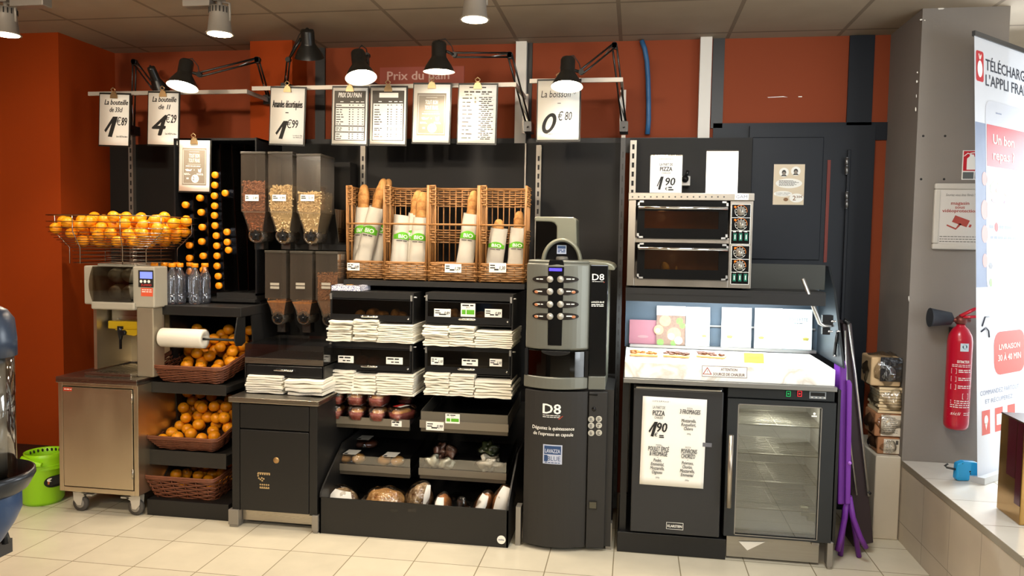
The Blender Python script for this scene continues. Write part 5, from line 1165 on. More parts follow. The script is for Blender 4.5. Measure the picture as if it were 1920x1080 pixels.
for px0, y0, px1, y1, k, lb in ((651, 493, 674, 507, '0,89', 'price card 0,89 on the left wicker basket'), (834, 495, 865, 511, '1,29', 'price card on the third wicker basket'), (917, 493, 949, 511, '1,30', 'price card on the right wicker basket')):
    card('price_card', lb, px0, y0, px1, y1, (4.03 if px0 < 700 else 3.98) - .016, k, 'price cards on the wicker baskets')
# ------------------------------------------------------------------ coffee machine and its cabinet
CF = 3.585
def cx_(px, py, Y=CF): return P(px, py, Y)
GLOSS = mat('glossy black', '121212', .12)
BSAT = mat('black textured cabinet', '262422', .5, bump=.12, bs=400)
SILV2 = mat('olive silver', '7c7c6c', .34, .3)
L0, L1, L2 = cx_(981, 850).x, cx_(1100, 850).x, cx_(1136, 850).x
zj = cx_(1050, 731).z
t = T('coffee_cabinet', 'black base cabinet with white lettering under the coffee machine', 'cabinet', ((L0 + L2) / 2, CF + .25, 0))
def bulge(x0, x1, y, b, n=12): return [(x0 + (x1 - x0) * i / n, y - b * (1 - (2 * i / n - 1) ** 2)) for i in range(n + 1)]
m = M(); m.box(L0 + .01, L2 + .03, CF + .06, CF + .52, .02, zj); m.build('body', BSAT, t)
m = M(); pts = bulge(L0, L1, CF + .03, .04); m.prism(pts + [(L1, CF + .06), (L0, CF + .06)], 'z', .02, zj - .008); d = m.build('door', BSAT, t, bevel=.003)
m = M(); m.prism([(L1 + .004, CF + .02), (L2, CF + .035), (L2, CF + .06), (L1 + .004, CF + .06)], 'z', .02, zj - .008); sp_ = m.build('coin_panel', BSAT, t, bevel=.003)
def onbulge(m, i0, x0, x1, y, b, e=.001):
    for k in range(i0, len(m.v)):
        v = m.v[k]; u = (v.x - x0) / (x1 - x0); m.v[k] = Vector((v.x, y - b * (1 - (2 * u - 1) ** 2) - e + v.y, v.z))
def sidey(x): return CF + .02 + .015 * (x - L1) / (L2 - L1)
m = M(); q0, q1 = cx_(1018, 774), cx_(1052, 757); m.text('D8', (q0.x + q1.x) / 2, q0.z, q1.z - q0.z, 0, fit=q1.x - q0.x, bold=.03); m.lines(q0.x, q1.x, cx_(1040, 778).z, 2, .008, .003, 0, .05)
a = cx_(1037, 803); m.text('Dégustez la quintessence', a.x, a.z - .006, .017, 0, fit=cx_(1077, 800).x - cx_(998, 800).x, bold=.015, shear=.1); a = cx_(1037, 814); m.text("de l'espresso en capsule", a.x, a.z - .006, .017, 0, fit=cx_(1075, 800).x - cx_(1000, 800).x, bold=.015, shear=.1)
onbulge(m, 0, L0, L1, CF + .03, .04); m.build('white_lettering', WHITEP, d)
m = M(); m.poly([(q1.x - .012, q0.z - .024), (q1.x + .008, q0.z - .008), (q1.x + .012, q0.z - .010), (q1.x - .006, q0.z - .027)], 0); onbulge(m, 0, L0, L1, CF + .03, .04, .0015); m.build('red_swoosh', mat('dark red print', '9a3a26', .6), d)
r = [cx_(1018, 868).x, cx_(1054, 868).x, cx_(1036, 869).z, cx_(1036, 833).z]; m = M(); m.gquad(r[0], r[1], r[2], r[3], 0); h = r[3] - r[2]; w = r[1] - r[0]
m.cur = 1; m.gquad(r[0] + w * .06, r[1] - w * .06, r[2] + h * .5, r[3] - h * .06, -.0006); m.gquad(r[0] + w * .06, r[0] + w * .24, r[2] + h * .12, r[2] + h * .46, -.0006); m.text('BLUE', r[0] + w * .58, r[2] + h * .17, h * .25, -.0008, fit=w * .68); m.cur = 0; m.text('LAVAZZA', (r[0] + r[1]) / 2, r[2] + h * .58, h * .20, -.001, fit=w * .78, bold=.04); m.cur = 1; m.lines(r[0] + w * .1, r[1] - w * .1, r[2] + h * .09, 1, 1, h * .04, -.0008, .02)
for k in range(4): pass
onbulge(m, 0, L0, L1, CF + .03, .04, .0012); m.build('blue_logo', [mat('silver blue card', 'b9bfd0', .5), mat('blue print', '25436e', .6)], d)
m = M()
for j, py in enumerate((788, 800, 814)):
    for i, px in enumerate((1108, 1122.5)): q = cx_(px, py); m.disc(q.x, q.z, .0145, 0, 20); m.cur = 1; m.lines(q.x - .008, q.x + .008, q.z + .006, 3, .006, .003, -.0008, .3); m.cur = 0
for k in range(len(m.v)): m.v[k].y += sidey(m.v[k].x) - .0012
m.build('coin_stickers', [mat('silver sticker', 'b9b5a8', .4), INK], sp_)
m = M(); q = cx_(1113, 742); m.box(q.x - .022, q.x + .018, sidey(q.x) - .004, sidey(q.x), q.z - .003, q.z + .003); q = cx_(1113, 769); m.lathe([(0, sidey(q.x) - .004), (.010, sidey(q.x) - .003), (.010, sidey(q.x))], (q.x, 0, q.z), 14, 'y'); m.build('coin_slot', GLOSS, sp_)
a, b = cx_(1103, 957), cx_(1119, 943); m = M(); yy = sidey(a.x); m.box(a.x, b.x, yy - .003, yy, a.z, b.z); m.cur = 1; m.box(a.x + .004, b.x - .004, yy - .004, yy - .002, a.z + .005, b.z - .004); m.build('coin_return', [GLOSS, mat('olive plastic', '4a4638', .5)], sp_)
m = M(); q = cx_(1141, 1015, 3.66); m.box(q.x - .014, q.x + .014, 3.655, 3.70, 0, .13); tag(m.build('shelf_foot', LEGM), 'grey shelf foot right of the coffee cabinet', 'foot')
# machine
t = T('coffee_machine', 'silver grey capsule coffee machine with eight oval selection buttons', 'coffee machine', ((L0 + L2) / 2, CF + .25, zj))
M0, M1, M2 = cx_(984, 580).x, cx_(1104.5, 580).x, cx_(1138, 580).x
ztop = cx_(1040, 493).z; zmid = cx_(1040, 657).z; zlip = cx_(1040, 707).z; zs_top = cx_(1120, 499).z
m = M(); m.box(M0 + .006, M2, CF + .07, CF + .46, zj, ztop - .012)
n = 10; m.prism([(M0 + .006, ztop - .014), (M2 + .03, ztop - .030), (M2 + .032, ztop - .018), (M2 + .018, ztop - .003), (M2 - .01, ztop + .006), (M1, ztop + .012), (M0 + .03, ztop + .004)], 'y', CF + .06, CF + .46); m.build('body', SILV2, t, bevel=.006)
m = M(); pts = bulge(M0, M1, CF + .045, .05, 16); m.prism(pts + [(M1, CF + .08), (M0, CF + .08)], 'z', zmid, ztop); fp = m.build('front_panel', SILV, t, bevel=.012, seg=4)
m = M(); m.prism(bulge(M0 + .006, M1 - .006, CF + .045, .046, 16) + [(M1 - .006, CF + .16), (M0 + .006, CF + .16)], 'z', ztop - .002, ztop + .012); m.build('front_panel_top', SILV, t, bevel=.009, seg=3)
m = M(); m.prism([(M1 + .002, CF + .040), (M2, CF + .056), (M2, CF + .08), (M1 + .002, CF + .08)], 'z', cx_(1120, 708).z, zs_top + .004); sp2 = m.build('side_panel', GLOSS, t, bevel=.003)
m = M(); m.prism([(M1 + .002, CF + .036), (M2, CF + .052), (M2, CF + .08), (M1 + .002, CF + .08)], 'z', zj, cx_(1120, 709).z); m.build('side_foot', SILV, t, bevel=.003)
# dispensing recess and drip lip
m = M(); m.box(M0 + .012, M1 - .006, CF + .12, CF + .125, zlip, zmid); m.box(M0, M0 + .014, CF + .03, CF + .12, zlip, zmid); m.box(M1 - .016, M1, CF + .03, CF + .12, zlip, zmid); m.build('recess', BLK2, t)
m = M(); pts = bulge(M0 + .014, M1 - .016, CF + .035, .042); m.prism(pts + [(p[0], p[1] + .004) for p in pts[::-1]], 'z', zlip, zmid - .006); m.build('flap_window', clear('dark smoked flap', '3a3835', .05, .05), t)
m = M(); qa, qb = cx_(1015, 662), cx_(1070, 652); vs = [((qa.x + qb.x) / 2 + (qb.x - qa.x) / 2 * math.cos(a), zmid - .002 + .022 * math.sin(a)) for a in [math.pi + math.pi * i / 12 for i in range(13)]]; m.prism(vs, 'y', CF - .012, CF + .05); m.build('flap_handle', BLK2, t, bevel=.003)
m = M(); pts = bulge(M0 - .004, M1 - .001, CF + .04, .055, 16); m.prism(pts + [(M1 - .001, CF + .12), (M0 - .004, CF + .12)], 'z', zj + .002, zlip); m.build('drip_lip', SILV, t, bevel=.006, seg=3)
# black strip, display, buttons
def F_(x): u = (x - M0) / (M1 - M0); return CF + .045 - .05 * (1 - (2 * u - 1) ** 2)
m = M(); a, b, c, d_ = cx_(1028, 500), cx_(1058, 500), cx_(1053, 648), cx_(1027, 648); n = 6; vs = []
for i in range(n + 1):
    for j in range(7): u, v = i / n, j / 6; x = (a.x + (b.x - a.x) * u) * (1 - v) + (d_.x + (c.x - d_.x) * u) * v; z = a.z + (c.z - a.z) * v; vs.append((x, F_(x) - .002, z))
m.add(vs, [(i * 7 + j, i * 7 + j + 1, (i + 1) * 7 + j + 1, (i + 1) * 7 + j) for i in range(n) for j in range(6)], True)
m.prism([(a.x, ztop - .012), (b.x, ztop - .012), (b.x - .006, ztop + .014), (a.x + .006, ztop + .014)], 'y', F_(a.x) - .003, CF + .12); m.build('black_strip', GLOSS, fp, bevel=.003)
a, b = cx_(1030, 508), cx_(1054, 503); m = M(); m.box(a.x, b.x, F_(a.x) - .009, F_(a.x), a.z, b.z); m.build('blue_display', mat('violet blue display', '4a3fd8', .3, emit=1.1), fp)
OVAL = mat('dark oval label', '26221f', .25)
def half_oval(px0, px1, py, left):
    a, b = cx_(px0, py), cx_(px1, py); h = .0165; pts = []
    for i in range(13):
        th = math.pi * (i / 12 - .5); pts.append(((a.x + (b.x - a.x) * (1 - math.cos(th))) if left else (b.x - (b.x - a.x) * (1 - math.cos(th))), a.z + h * math.sin(th)))
    if left: pts = [(a.x + (b.x - a.x) * (1 - math.cos(math.pi * (i / 12 - .5)) ** .7), a.z + h * math.sin(math.pi * (i / 12 - .5))) for i in range(13)]
    else: pts = [(b.x - (b.x - a.x) * (1 - math.cos(math.pi * (i / 12 - .5)) ** .7), a.z + h * math.sin(math.pi * (i / 12 - .5))) for i in range(13)]
    return pts, a, b
words = (('- DE SUCRE', '+ DE SUCRE'), ('CAFÉ EXPRESSO', 'CAFÉ COURT'), ('CAFÉ LONG', 'EAU CHAUDE'), ('CAFÉ CRÈME', 'CAPPUCCINO'))
for r_, (py, oy) in enumerate(((523.5, 0), (546.5, 0), (570.5, 0), (593, 0))):
    for left in (True, False):
        px0, px1 = (997, 1030) if left else (1052, 1085); pts, a, b = half_oval(px0, px1, py, left)
        xm = (a.x + b.x) / 2; m = M(); m.prism(pts, 'y', 0, .006); m.cur = 1; m.lines(a.x + (.02 if left else .025), b.x - (.03 if left else .02), a.z + .004, 1, 1, .005, -.0006, .0); 
        m.cur = 2
        if r_ and not (r_ == 2 and not left): m.ell((a.x + .020 if left else b.x - .024, .0005, a.z - .002), .010, .0016, .007, 10, 6)
        for k in range(len(m.v)): m.v[k].y += F_(m.v[k].x) - .0035
        lb = m.build('selection_label', [OVAL, WHITEP, mat('coffee tan', 'b5764e', .6)], fp)
        q = cx_(1031.5 if left else 1051, py); yb = F_(q.x); m = M(); m.lathe([(0, yb - .010), (.010, yb - .009), (.0125, yb - .006), (.0125, yb)], (q.x, 0, q.z), 18, 'y'); m.lathe([(.0128, yb - .006), (.0155, yb - .004), (.016, yb)], (q.x, 0, q.z), 18, 'y'); m.build('button', mat('silver button', 'b4b0a6', .3, .6), fp)
m = M(); q0, q1 = cx_(1109.5, 526), cx_(1132, 514); m.text('D8', (q0.x + q1.x) / 2, q0.z, q1.z - q0.z, 0, fit=q1.x - q0.x, bold=.02); m.lines(q0.x, q1.x, q0.z - .006, 1, 1, .002, 0, .05); a = cx_(1108, 569); b = cx_(1132, 569); m.text('LAVAZZA BLUE', (a.x + b.x) / 2, a.z, .008, 0, fit=b.x - a.x, bold=.03); m.lines(a.x, b.x, a.z - .006, 2, .007, .0035, 0, .05)
for k in range(len(m.v)): v = m.v[k]; m.v[k].y += CF + .040 + .016 * (v.x - M1) / (M2 - M1) - .0012
m.build('white_lettering', WHITEP, sp2)
m = M(); m.poly([(q1.x - .014, q0.z - .018), (q1.x + .002, q0.z - .006), (q1.x + .004, q0.z - .008), (q1.x - .010, q0.z - .020)], CF + .052); m.build('red_swoosh', mat('dark red print'), sp2)
# arch and hopper
ac = cx_(1053.5, 485, CF + .10); ra = cx_(1092, 485, CF + .1).x - ac.x; m = M()
m.tube([(ac.x + (ra - .010) * math.cos(a), CF + .10, ac.z - .015 + (ra + .006) * math.sin(a)) for a in [math.pi * i / 20 for i in range(21)]], .0105, 8, flat=2.2); m.build('arch', SILV2, t)
m = M(); m.prism([(ac.x + (ra - .014) * math.cos(a), ac.z - .02 + (ra + .002) * math.sin(a)) for a in [math.pi * i / 20 for i in range(21)]], 'y', CF + .115, CF + .22); m.build('arch_face', GLOSS, t)
a, b = cx_(1044, 476, CF + .11), cx_(1062, 460, CF + .11); m = M(); m.quad(a.x, b.x, a.z, b.z, CF + .112); m.cur = 1; m.quad(a.x + .003, b.x - .003, (a.z + b.z) / 2 + .004, b.z - .003, CF + .1114); m.lines(a.x + .004, b.x - .004, (a.z + b.z) / 2, 2, .008, .005, CF + .1114, .1); m.build('blue_logo', [mat('silver blue card'), mat('blue print')], t)
q = cx_(1052, 484, CF + .06); m = M(); m.lathe([(.030, 0), (.030, .010), (.026, .018), (0, .020)], (q.x, CF + .11, ztop + .010), 24); m.build('coin_dome', mat('grey dome', '6a675f', .35), t)
hy = CF + .20; a, b = cx_(1002, 490, hy), cx_(1083, 407, hy); xi = cx_(1044, 450, hy).x; zc = cx_(1040, 413, hy).z
m = M(); m.prism([(a.x - .002, b.z - .004), (a.x + .01, b.z + .0), (b.x - .02, b.z - .001), (b.x - .004, b.z - .012), (b.x + .004, ztop + .0), (xi, ztop), (xi, zc - .03), (xi - .012, zc - .014), (xi - .03, zc - .008), (a.x, zc - .006)], 'y', hy - .015, hy + .16); m.build('hopper_hood', SILV2, t, bevel=.006, seg=3)
m = M(); m.box(a.x + .004, xi, hy, hy + .003, ztop, zc); m.box(a.x + .004, a.x + .007, hy, hy + .15, ztop, zc); m.box(a.x + .004, xi, hy + .14, hy + .15, ztop, zc); m.build('capsule_hopper', clear('smoked hopper', '8a857c', .05, .06), t)
m = M()
for k in range(14): m.ell((a.x + .012 + random.random() * (xi - a.x - .02), hy + .02 + random.random() * .1, ztop + .016 + random.random() * .05), .012, .012, .012, 8, 6)
tag(m.build('coffee_capsules', mat('dark capsules', '4a3c34', .4)), 'dark capsules inside the clear hopper on the coffee machine', 'capsules', None, 'stuff')

# ------------------------------------------------------------------ pizza station
PF = 3.62
UPR = mat('black upright', '2a2a2a', .5)
def mbl():
    m = mat('white marble', 'ece8df', .18); nt = m.node_tree; n = nt.nodes.new('ShaderNodeTexNoise'); n.inputs['Scale'].default_value = 3.2; n.inputs['Detail'].default_value = 8; n.inputs['Distortion'].default_value = 1.8
    cr = nt.nodes.new('ShaderNodeValToRGB'); e = cr.color_ramp.elements; e[0].position = .44; e[0].color = lin('f8f6f2'); e[1].position = .56; e[1].color = lin('f8f6f2'); q = e.new(.50); q.color = lin('dcd5c8')
    tc = nt.nodes.new('ShaderNodeTexCoord'); nt.links.new(tc.outputs['Object'], n.inputs['Vector']); nt.links.new(n.outputs[0], cr.inputs[0]); nt.links.new(cr.outputs[0], nt.nodes['Principled BSDF'].inputs['Base Color']); return m
zc0 = P(1370, 717, 3.585).z; zc1 = P(1370, 686, 3.59).z; cl, cr_ = P(1171, 700, 3.59).x, P(1567, 700, 3.59).x
t = T('heated_counter', 'white marble heated counter with steel edge and heat warning sticker', 'counter', ((cl + cr_) / 2, 3.9, zc0))
m = M(); m.box(cl, cr_, 3.595, 4.12, zc0, zc1); m.build('marble_slab', mbl(), t, bevel=.003)
zc2 = P(1370, 726, 3.58).z; m = M(); m.box(cl - .004, cr_ + .006, 3.575, 4.14, zc2, zc0); m.build('steel_edge', mat('grey steel edge', '9b9a96', .35, .8), t, bevel=.002)
r = R4(1316, 687, 1401, 707.5, 3.594); m = M(); m.quad(*r, 3.5938); m.cur = 1; m.frame(r[0], r[1], r[2], r[3], .0018, 3.5934)
w, h = r[1] - r[0], r[3] - r[2]; xt = r[0] + w * .12
m.text('ATTENTION', r[0] + w * .6, r[2] + h * .60, h * .24, 3.5934, fit=w * .36, bold=.025); m.text('SOURCE DE CHALEUR', r[0] + w * .6, r[2] + h * .15, h * .26, 3.5934, fit=w * .70, bold=.025)
m.cur = 2; a, b, c = (xt - .021, r[2] + h * .2), (xt + .021, r[2] + h * .2), (xt, r[2] + h * .88); tri = lambda k: [(xt + (p[0] - xt) * k, r[2] + h * .43 + (p[1] - r[2] - h * .43) * k) for p in (a, b, c)]
m.poly(tri(1), 3.5934); m.cur = 0; m.poly(tri(.72), 3.593); m.cur = 1; m.text('!', xt, r[2] + h * .30, h * .3, 3.5926); m.build('warning_sticker', [WHITEP, mat('maroon print', '4e2222', .6), mat('red triangle', 'a33c3a', .6)], t)
# black under-counter fridge with menu poster
a, b = P(1185, 860, PF), P(1353, 860, PF); zt_, zb_ = P(1270, 728, PF).z, P(1270, 1004, PF).z
t = T('black_fridge', 'black solid-door fridge with menu poster under the marble counter', 'fridge', ((a.x + b.x) / 2, PF + .25, zb_))
m = M(); m.box(a.x, b.x, PF + .03, PF + .5, zb_, zt_ + .004); m.build('body', BLK, t)
m = M(); m.box(a.x, b.x, PF - .005, PF + .027, zb_ + .006, zt_ - .008); d = m.build('door', mat('charcoal door', '2b2b2c', .4, bump=.08, bs=500), t, bevel=.005)
m = M(); m.box(a.x + .01, b.x - .01, PF - .004, PF + .02, zt_ - .007, zt_ + .001); m.build('door_grip', CHROME, d, bevel=.002)
r = R4(1249, 979, 1281, 992, PF); yy = PF - .0062; m = M(); m.frame(r[0], r[1], r[2], r[3], .0018, yy); m.text('KLARSTEIN', (r[0] + r[1]) / 2, r[2] + .010, .012, yy, fit=(r[1] - r[0]) * .84, bold=.03); m.build('name_badge', WHITEP, d)
r = R4(1201, 745, 1321, 911, PF); W_, H_ = r[1] - r[0], r[3] - r[2]
t = T('menu_poster', 'creased white paper menu of hot pizza slices taped on the black fridge', 'poster', ((r[0] + r[1]) / 2, PF - .008, r[2]), (0, .012, 0))
m = M(); n = 12; vs = []
for i in range(n + 1):
    for j in range(n + 1):
        x, z = W_ * (i / n - .5), H_ * j / n; y = .0012 * noise.noise(Vector((x * 30, z * 22, 1))) - (.002 if abs(z - H_ * .49) < .02 else 0)
        vs.append((x, y - .001, z))
q = n + 1; m.add(vs, [(i * q + j, (i + 1) * q + j, (i + 1) * q + j + 1, i * q + j + 1) for i in range(n) for j in range(n)], True); m.build('paper', PAPER, t, local=True, solid=.0008)
m = M(); y = -.0052; s_ = W_ / .30
def tx(b, u, v, h, fit=None, sh=.15, bo=.02): m.text(b, W_ * (u - .5), H_ * v, h * s_, y, shear=sh, fit=fit * s_ if fit else None, bold=bo)
tx('CUITE SUR PLACE !', .29, .945, .007, .082, .1, .0); tx('LA PART DE', .26, .868, .014, .058, 0, .0); tx('PIZZA', .26, .792, .025, .056, 0, .02); tx('CHAUDE', .26, .755, .012, .040, 0, .0)
m.poly([(W_ * (u - .5), H_ * v) for u, v in ((.11, .61), (.20, .72), (.25, .72), (.19, .55), (.145, .555), (.185, .67), (.13, .595))], y); tx('90', .32, .61, .046, .047, .15, .03); tx('€', .23, .555, .018, None, .1, .01); m.lines(W_ * -.22, W_ * -.13, H_ * .575, 2, .008, .005, y, .1)
tx('PIZZA', .74, .885, .007, None, 0, 0); tx('3 FROMAGES', .745, .83, .022, .095, .1, .015); m.quad(W_ * .235, W_ * .255, H_ * .795, H_ * .798, y)
for k, b in enumerate(('Mozzarella,', 'Roquefort,', 'Chèvre')): tx(b, .73, .737 - k * .045, .016, .068 if k < 2 else .042, .2, .015)
tx('200g', .74, .60, .007, None, .2, 0)
tx('PIZZA', .28, .452, .007, None, 0, 0); tx('POULET ÉPICÉ', .28, .392, .022, .098, .1, .015); tx('& FROMAGE', .28, .337, .022, .084, .1, .015); m.quad(W_ * -.24, W_ * -.22, H_ * .318, H_ * .321, y)
for k, b in enumerate(('Poulet,', 'Emmental,', 'Mozzarella,', 'Oignons')): tx(b, .27, .272 - k * .046, .016, (.038, .062, .066, .048)[k], .2, .015)
tx('200g', .28, .085, .007, None, .2, 0)
tx('PIZZA', .74, .447, .007, None, 0, 0); tx('POIVRONS', .755, .387, .022, .074, .1, .015); tx('CHORIZO', .745, .332, .022, .064, .1, .015); m.quad(W_ * .23, W_ * .25, H_ * .313, H_ * .316, y)
for k, b in enumerate(('Poivrons,', 'Chorizo,', 'Mozzarella,', 'Emmental')): tx(b, .74, .262 - k * .045, .016, (.054, .046, .068, .058)[k], .2, .015)
tx('200g', .74, .077, .007, None, .2, 0); m.build('print', INK, t, local=True)
m = M(); m.box(W_ * .46, W_ * .60, -.004, -.003, H_ * .475, H_ * .52); m.build('tape', mat('dull tape', '6a6a70', .3), t, local=True)
# plinth, side uprights, body of the counter
a, b = P(1157, 1020, 3.645), P(1361, 1020, 3.645); zp = P(1260, 1004, 3.645).z
m = M(); m.box(a.x, b.x, 3.645, 4.2, 0, zp); o = m.build('fridge_plinth', BLK2, bevel=.002); tag(o, 'glossy black plinth under the black fridge', 'plinth')
t = T('counter_support', 'black steel support holding up the marble counter and oven shelf', 'frame', (P(1370, 1000, 3.9).x, 4.0, 0))
xl = P(1176, 870, 3.66).x; m = M(); m.box(xl - .03, xl, 3.68, 4.3, zp, zc2); m.build('side_panel', BLK, t)
xr2 = P(1563, 870, 3.66).x; m = M(); m.box(xr2, xr2 + .012, 3.63, 4.3, .12, zc2); m.build('side_panel', BLK, t)
m = M(); xv = P(1163, 500, 4.0).x; m.box(xv - .012, xv + .012, 3.96, 4.0, .1, 2.0); m.cur = 1
for k in range(30): m.quad(xv - .003, xv + .003, .16 + k * .06, .19 + k * .06, 3.9592)
m.build('slotted_upright', [UPR, INK], t)
SHY = 3.70; zsA, zsB = P(1290, 567, SHY).z, P(1290, 541, SHY).z; sl_, sr_ = P(1173, 550, SHY).x, P(1548, 560, SHY).x
m = M(); m.box(sl_, sr_, SHY, 4.2, zsB - .012, zsB - .002); m.box(sl_, sr_, SHY - .004, SHY, zsA, zsB - .012); m.box(sl_, P(1405, 550, SHY).x, SHY - .008, SHY, zsB - .030, zsB - .002); m.build('oven_shelf', BLK, t)
a, b = P(1405, 557, 3.92), P(1548, 497, 3.92); m = M(); m.box(a.x, b.x, 3.92, 3.94, zsB - .002, b.z); m.build('screen_panel', mat('grey green panel', '2f302b', .5), t)
xs_ = P(1552, 600, 3.80).x; m = M(); m.prism([(3.64, zc1 + .002), (4.16, zc1 + .002), (4.16, P(1560, 500, 3.9).z), (3.98, P(1560, 500, 3.9).z), (3.86, zsB), (3.74, zc1 + .16)], 'x', xs_ + .035, xs_ + .045); m.build('cheek_plate', mat('blue black plate', '23282c', .35), t)
m = M(); m.box(sl_ - .002, xs_ + .04, 4.15, 4.16, zc1, zsB); m.build('back_plate', mat('blue grey plate', '3a4650', .4), t)
m = M(); a, b = P(1182, 606, 4.13), P(1530, 606, 4.13); m.box(a.x, b.x, 4.138, 4.146, a.z - .006, a.z + .002); m.box(a.x, b.x, 4.10, 4.146, zc1 + .004, zc1 + .018); m.build('sign_rail', ALU, t)
tl = T('light_strip', 'bright white tube light under the oven shelf over the counter', 'lamp', ((sl_ + sr_) / 2, 3.86, zsB - .03))
m = M(); m.box(sl_ + .04, sr_ - .04, 3.84, 3.90, zsB - .034, zsB - .013); m.build('housing', WHITE, tl); m = M(); m.lathe([(.009, sl_ + .05), (.009, sr_ - .05)], (0, 3.87, zsB - .042), 12, 'x'); m.build('tube', mat('cool lit tube', 'eaf4ff', .5, emit=9), tl)
light('AREA', 'counter_light', ((sl_ + sr_) / 2, 3.87, zsB - .056), ((sl_ + sr_) / 2, 3.90, zc1), 15, (.84, .94, 1), shape='RECTANGLE', size=sr_ - sl_ - .12, size_y=.03)
# gas strut with brackets on the right cheek
t = T('lift_strut', 'steel lift strut with black brackets at the counter right end', 'strut', (P(1545, 600, 3.72).x, 3.74, zc1 + .1))
m = M(); a, b, c = P(1505, 522, 3.70), P(1537, 606, 3.72), P(1541, 612, 3.72); m.tube([a, b, P(1545, 611, 3.72), P(1563, 611, 3.74)], [.010, .010, .008, .005], 10); m.build('steel_rod', ALU, t)
for y0, y1 in ((591, 612), (614, 627)):
    a, b = P(1541, y1, 3.74), P(1562 if y0 < 600 else 1556, y0, 3.74); m = M(); m.box(a.x, b.x, 3.73, 3.76, a.z, b.z); m.cur = 1; m.tube([(b.x - .012, 3.724, (a.z + b.z) / 2), (b.x + .01, 3.724, (a.z + b.z) / 2)], .005, 8); m.build('bracket', [BLK2, CHROME], t, bevel=.003)
m = M(); m.tube([P(1570, 620, 3.745), P(1564, 667, 3.745)], .008, 8); m.cur = 1; m.tube([P(1569, 621, 3.735), P(1575, 621, 3.735)], .005, 6); m.tube([P(1563, 667, 3.735), P(1569, 667, 3.735)], .005, 6); m.build('damper', [BLK2, CHROME], t)
# display cards behind the counter
def dcard(label, x0, y0, x1, y1, Y, parts, base=PAPER):
    r = R4(x0, y0, x1, y1, Y); zb_ = zc1 + .019; t = T('display_card', label, 'sign', ((r[0] + r[1]) / 2, Y, zb_), (-.05, 0, 0), 'cards behind the counter'); w, h = r[1] - r[0], r[3] - zb_
    M().box(-w / 2, w / 2, 0, .002, 0, h).build('card', base, t, local=True); parts(t, w, h); return t
def burger(m, w, h, x, z, s):
    m.ell((x, -.001, z), s, .001, s * .4, 12, 6); m.quad(x - s * .8, x + s * .8, z - s * .6, z - s * .3, -.001)
def p_none(t, w, h): M().disc(0, h * .3, w * .2, -.0008, 12, h * .06).build('print', mat('faint film', '8f6f70', .3), t, local=True)
def p_photo(t, w, h):
    m = M(); m.quad(-w / 2, w / 2, 0, h * .76, -.0006); m.cur = 1
    for x, z, r in ((-.2, .62, .2), (-.42, .38, .17), (.12, .28, .24)): m.disc(x * w, z * h, r * w, -.001, 18)
    m.cur = 2
    for x, z, r in ((.3, .62, .12), (.4, .5, .1), (-.35, .06, .12), (.1, .05, .1)): m.disc(x * w, z * h, r * w, -.0012, 9)
    m.cur = 3
    for x, z, r in ((.02, .22, .12), (.28, .12, .14), (-.45, .36, .08)): m.disc(x * w, z * h, r * w, -.0014, 14)
    m.build('print', [mat('dark food photo', '6a5446', .6, var=.4, vs=90), mat('bun photo', 'c08a5e', .6, var=.3, vs=60), mat('leaf photo', '5e8a3c', .6, var=.4, vs=60), mat('cream photo', 'e4d4b4', .6)], t, local=True)
def p_burger(word, bx):
    def f(t, w, h):
        m = M(); 
        if word: m.text(word, .04 * w, h * .70, h * .085, -.0008, fit=w * (.62 if len(word) > 4 else .5)); m.lines(-w * .1, w * .25, h * .66, 1, 1, h * .02, -.0008, .1); m.build('lettering', mat('grey lettering', '5d6a68', .6), t, local=True); m = M()
        burger(m, w, h, bx * w, h * .27, w * .11); m.build('burger_drawing', mat('olive drawing', 'a39a4a', .6), t, local=True)
    return f
dcard('purplish card at the left end behind the counter', 1180, 600, 1232, 645, 4.128, p_none, mat('dusty purple card', '8a5a62', .4))
dcard('card with photo of burger buns and herbs behind the counter', 1231, 574, 1285, 643, 4.118, p_photo)
dcard('white card with small burger drawing next to the bun photo', 1286, 576, 1331, 646, 4.122, p_burger('', .28))
dcard('white card reading BOEUF in the middle behind the counter', 1353, 577, 1409, 649, 4.12, p_burger('BOEUF', -.22))
dcard('white card without readable word between BOEUF and the POULETTE card', 1415, 578, 1467, 652, 4.118, p_burger('', -.25))
dcard('pale blue card reading POULETTE at the right end behind the counter', 1467, 580, 1523, 653, 4.124, p_burger('POULETTE', .30), mat('pale blue card', 'dfeef2', .6))
# food on the counter
CR2, CHAR = mat('toasted base', 'd9a566', .7, var=.3, vs=40), mat('dark toppings', '5a3a2a', .7, var=.5, vs=60)
def slice_(label, px, py, s, rz, mt2):
    q = PZ(px, py, zc1); t = T('pizza_slice', label, 'pizza slice', (q.x, q.y, zc1), (0, 0, rz), 'pizza slices on the counter')
    m = M(); m.prism([(-s, -.04), (s * .9, -.05), (s * 1.0, .02), (s * .2, .05), (-s * .9, .03)], 'z', .001, .012); m.build('base', CR2, t, local=True, bevel=.004)
    m = M()
    for k in range(26): m.ell((random.uniform(-.85, .85) * s, random.uniform(-.034, .03), .014 + random.random() * .008), random.uniform(.006, .016), random.uniform(.005, .012), .005, 8, 5)
    m.build('topping', mt2, t, local=True)
slice_('toasted slice with orange cheese at the left end of the counter', 1207, 667, .07, .1, mat('orange topping', 'a86a34', .7, var=.6, vs=60)); slice_('toasted slice with dark brown topping, second on the counter', 1269, 669, .065, -.1, CHAR); slice_('pale slice with dark topping, third on the counter', 1334, 670, .07, -.2, CHAR)
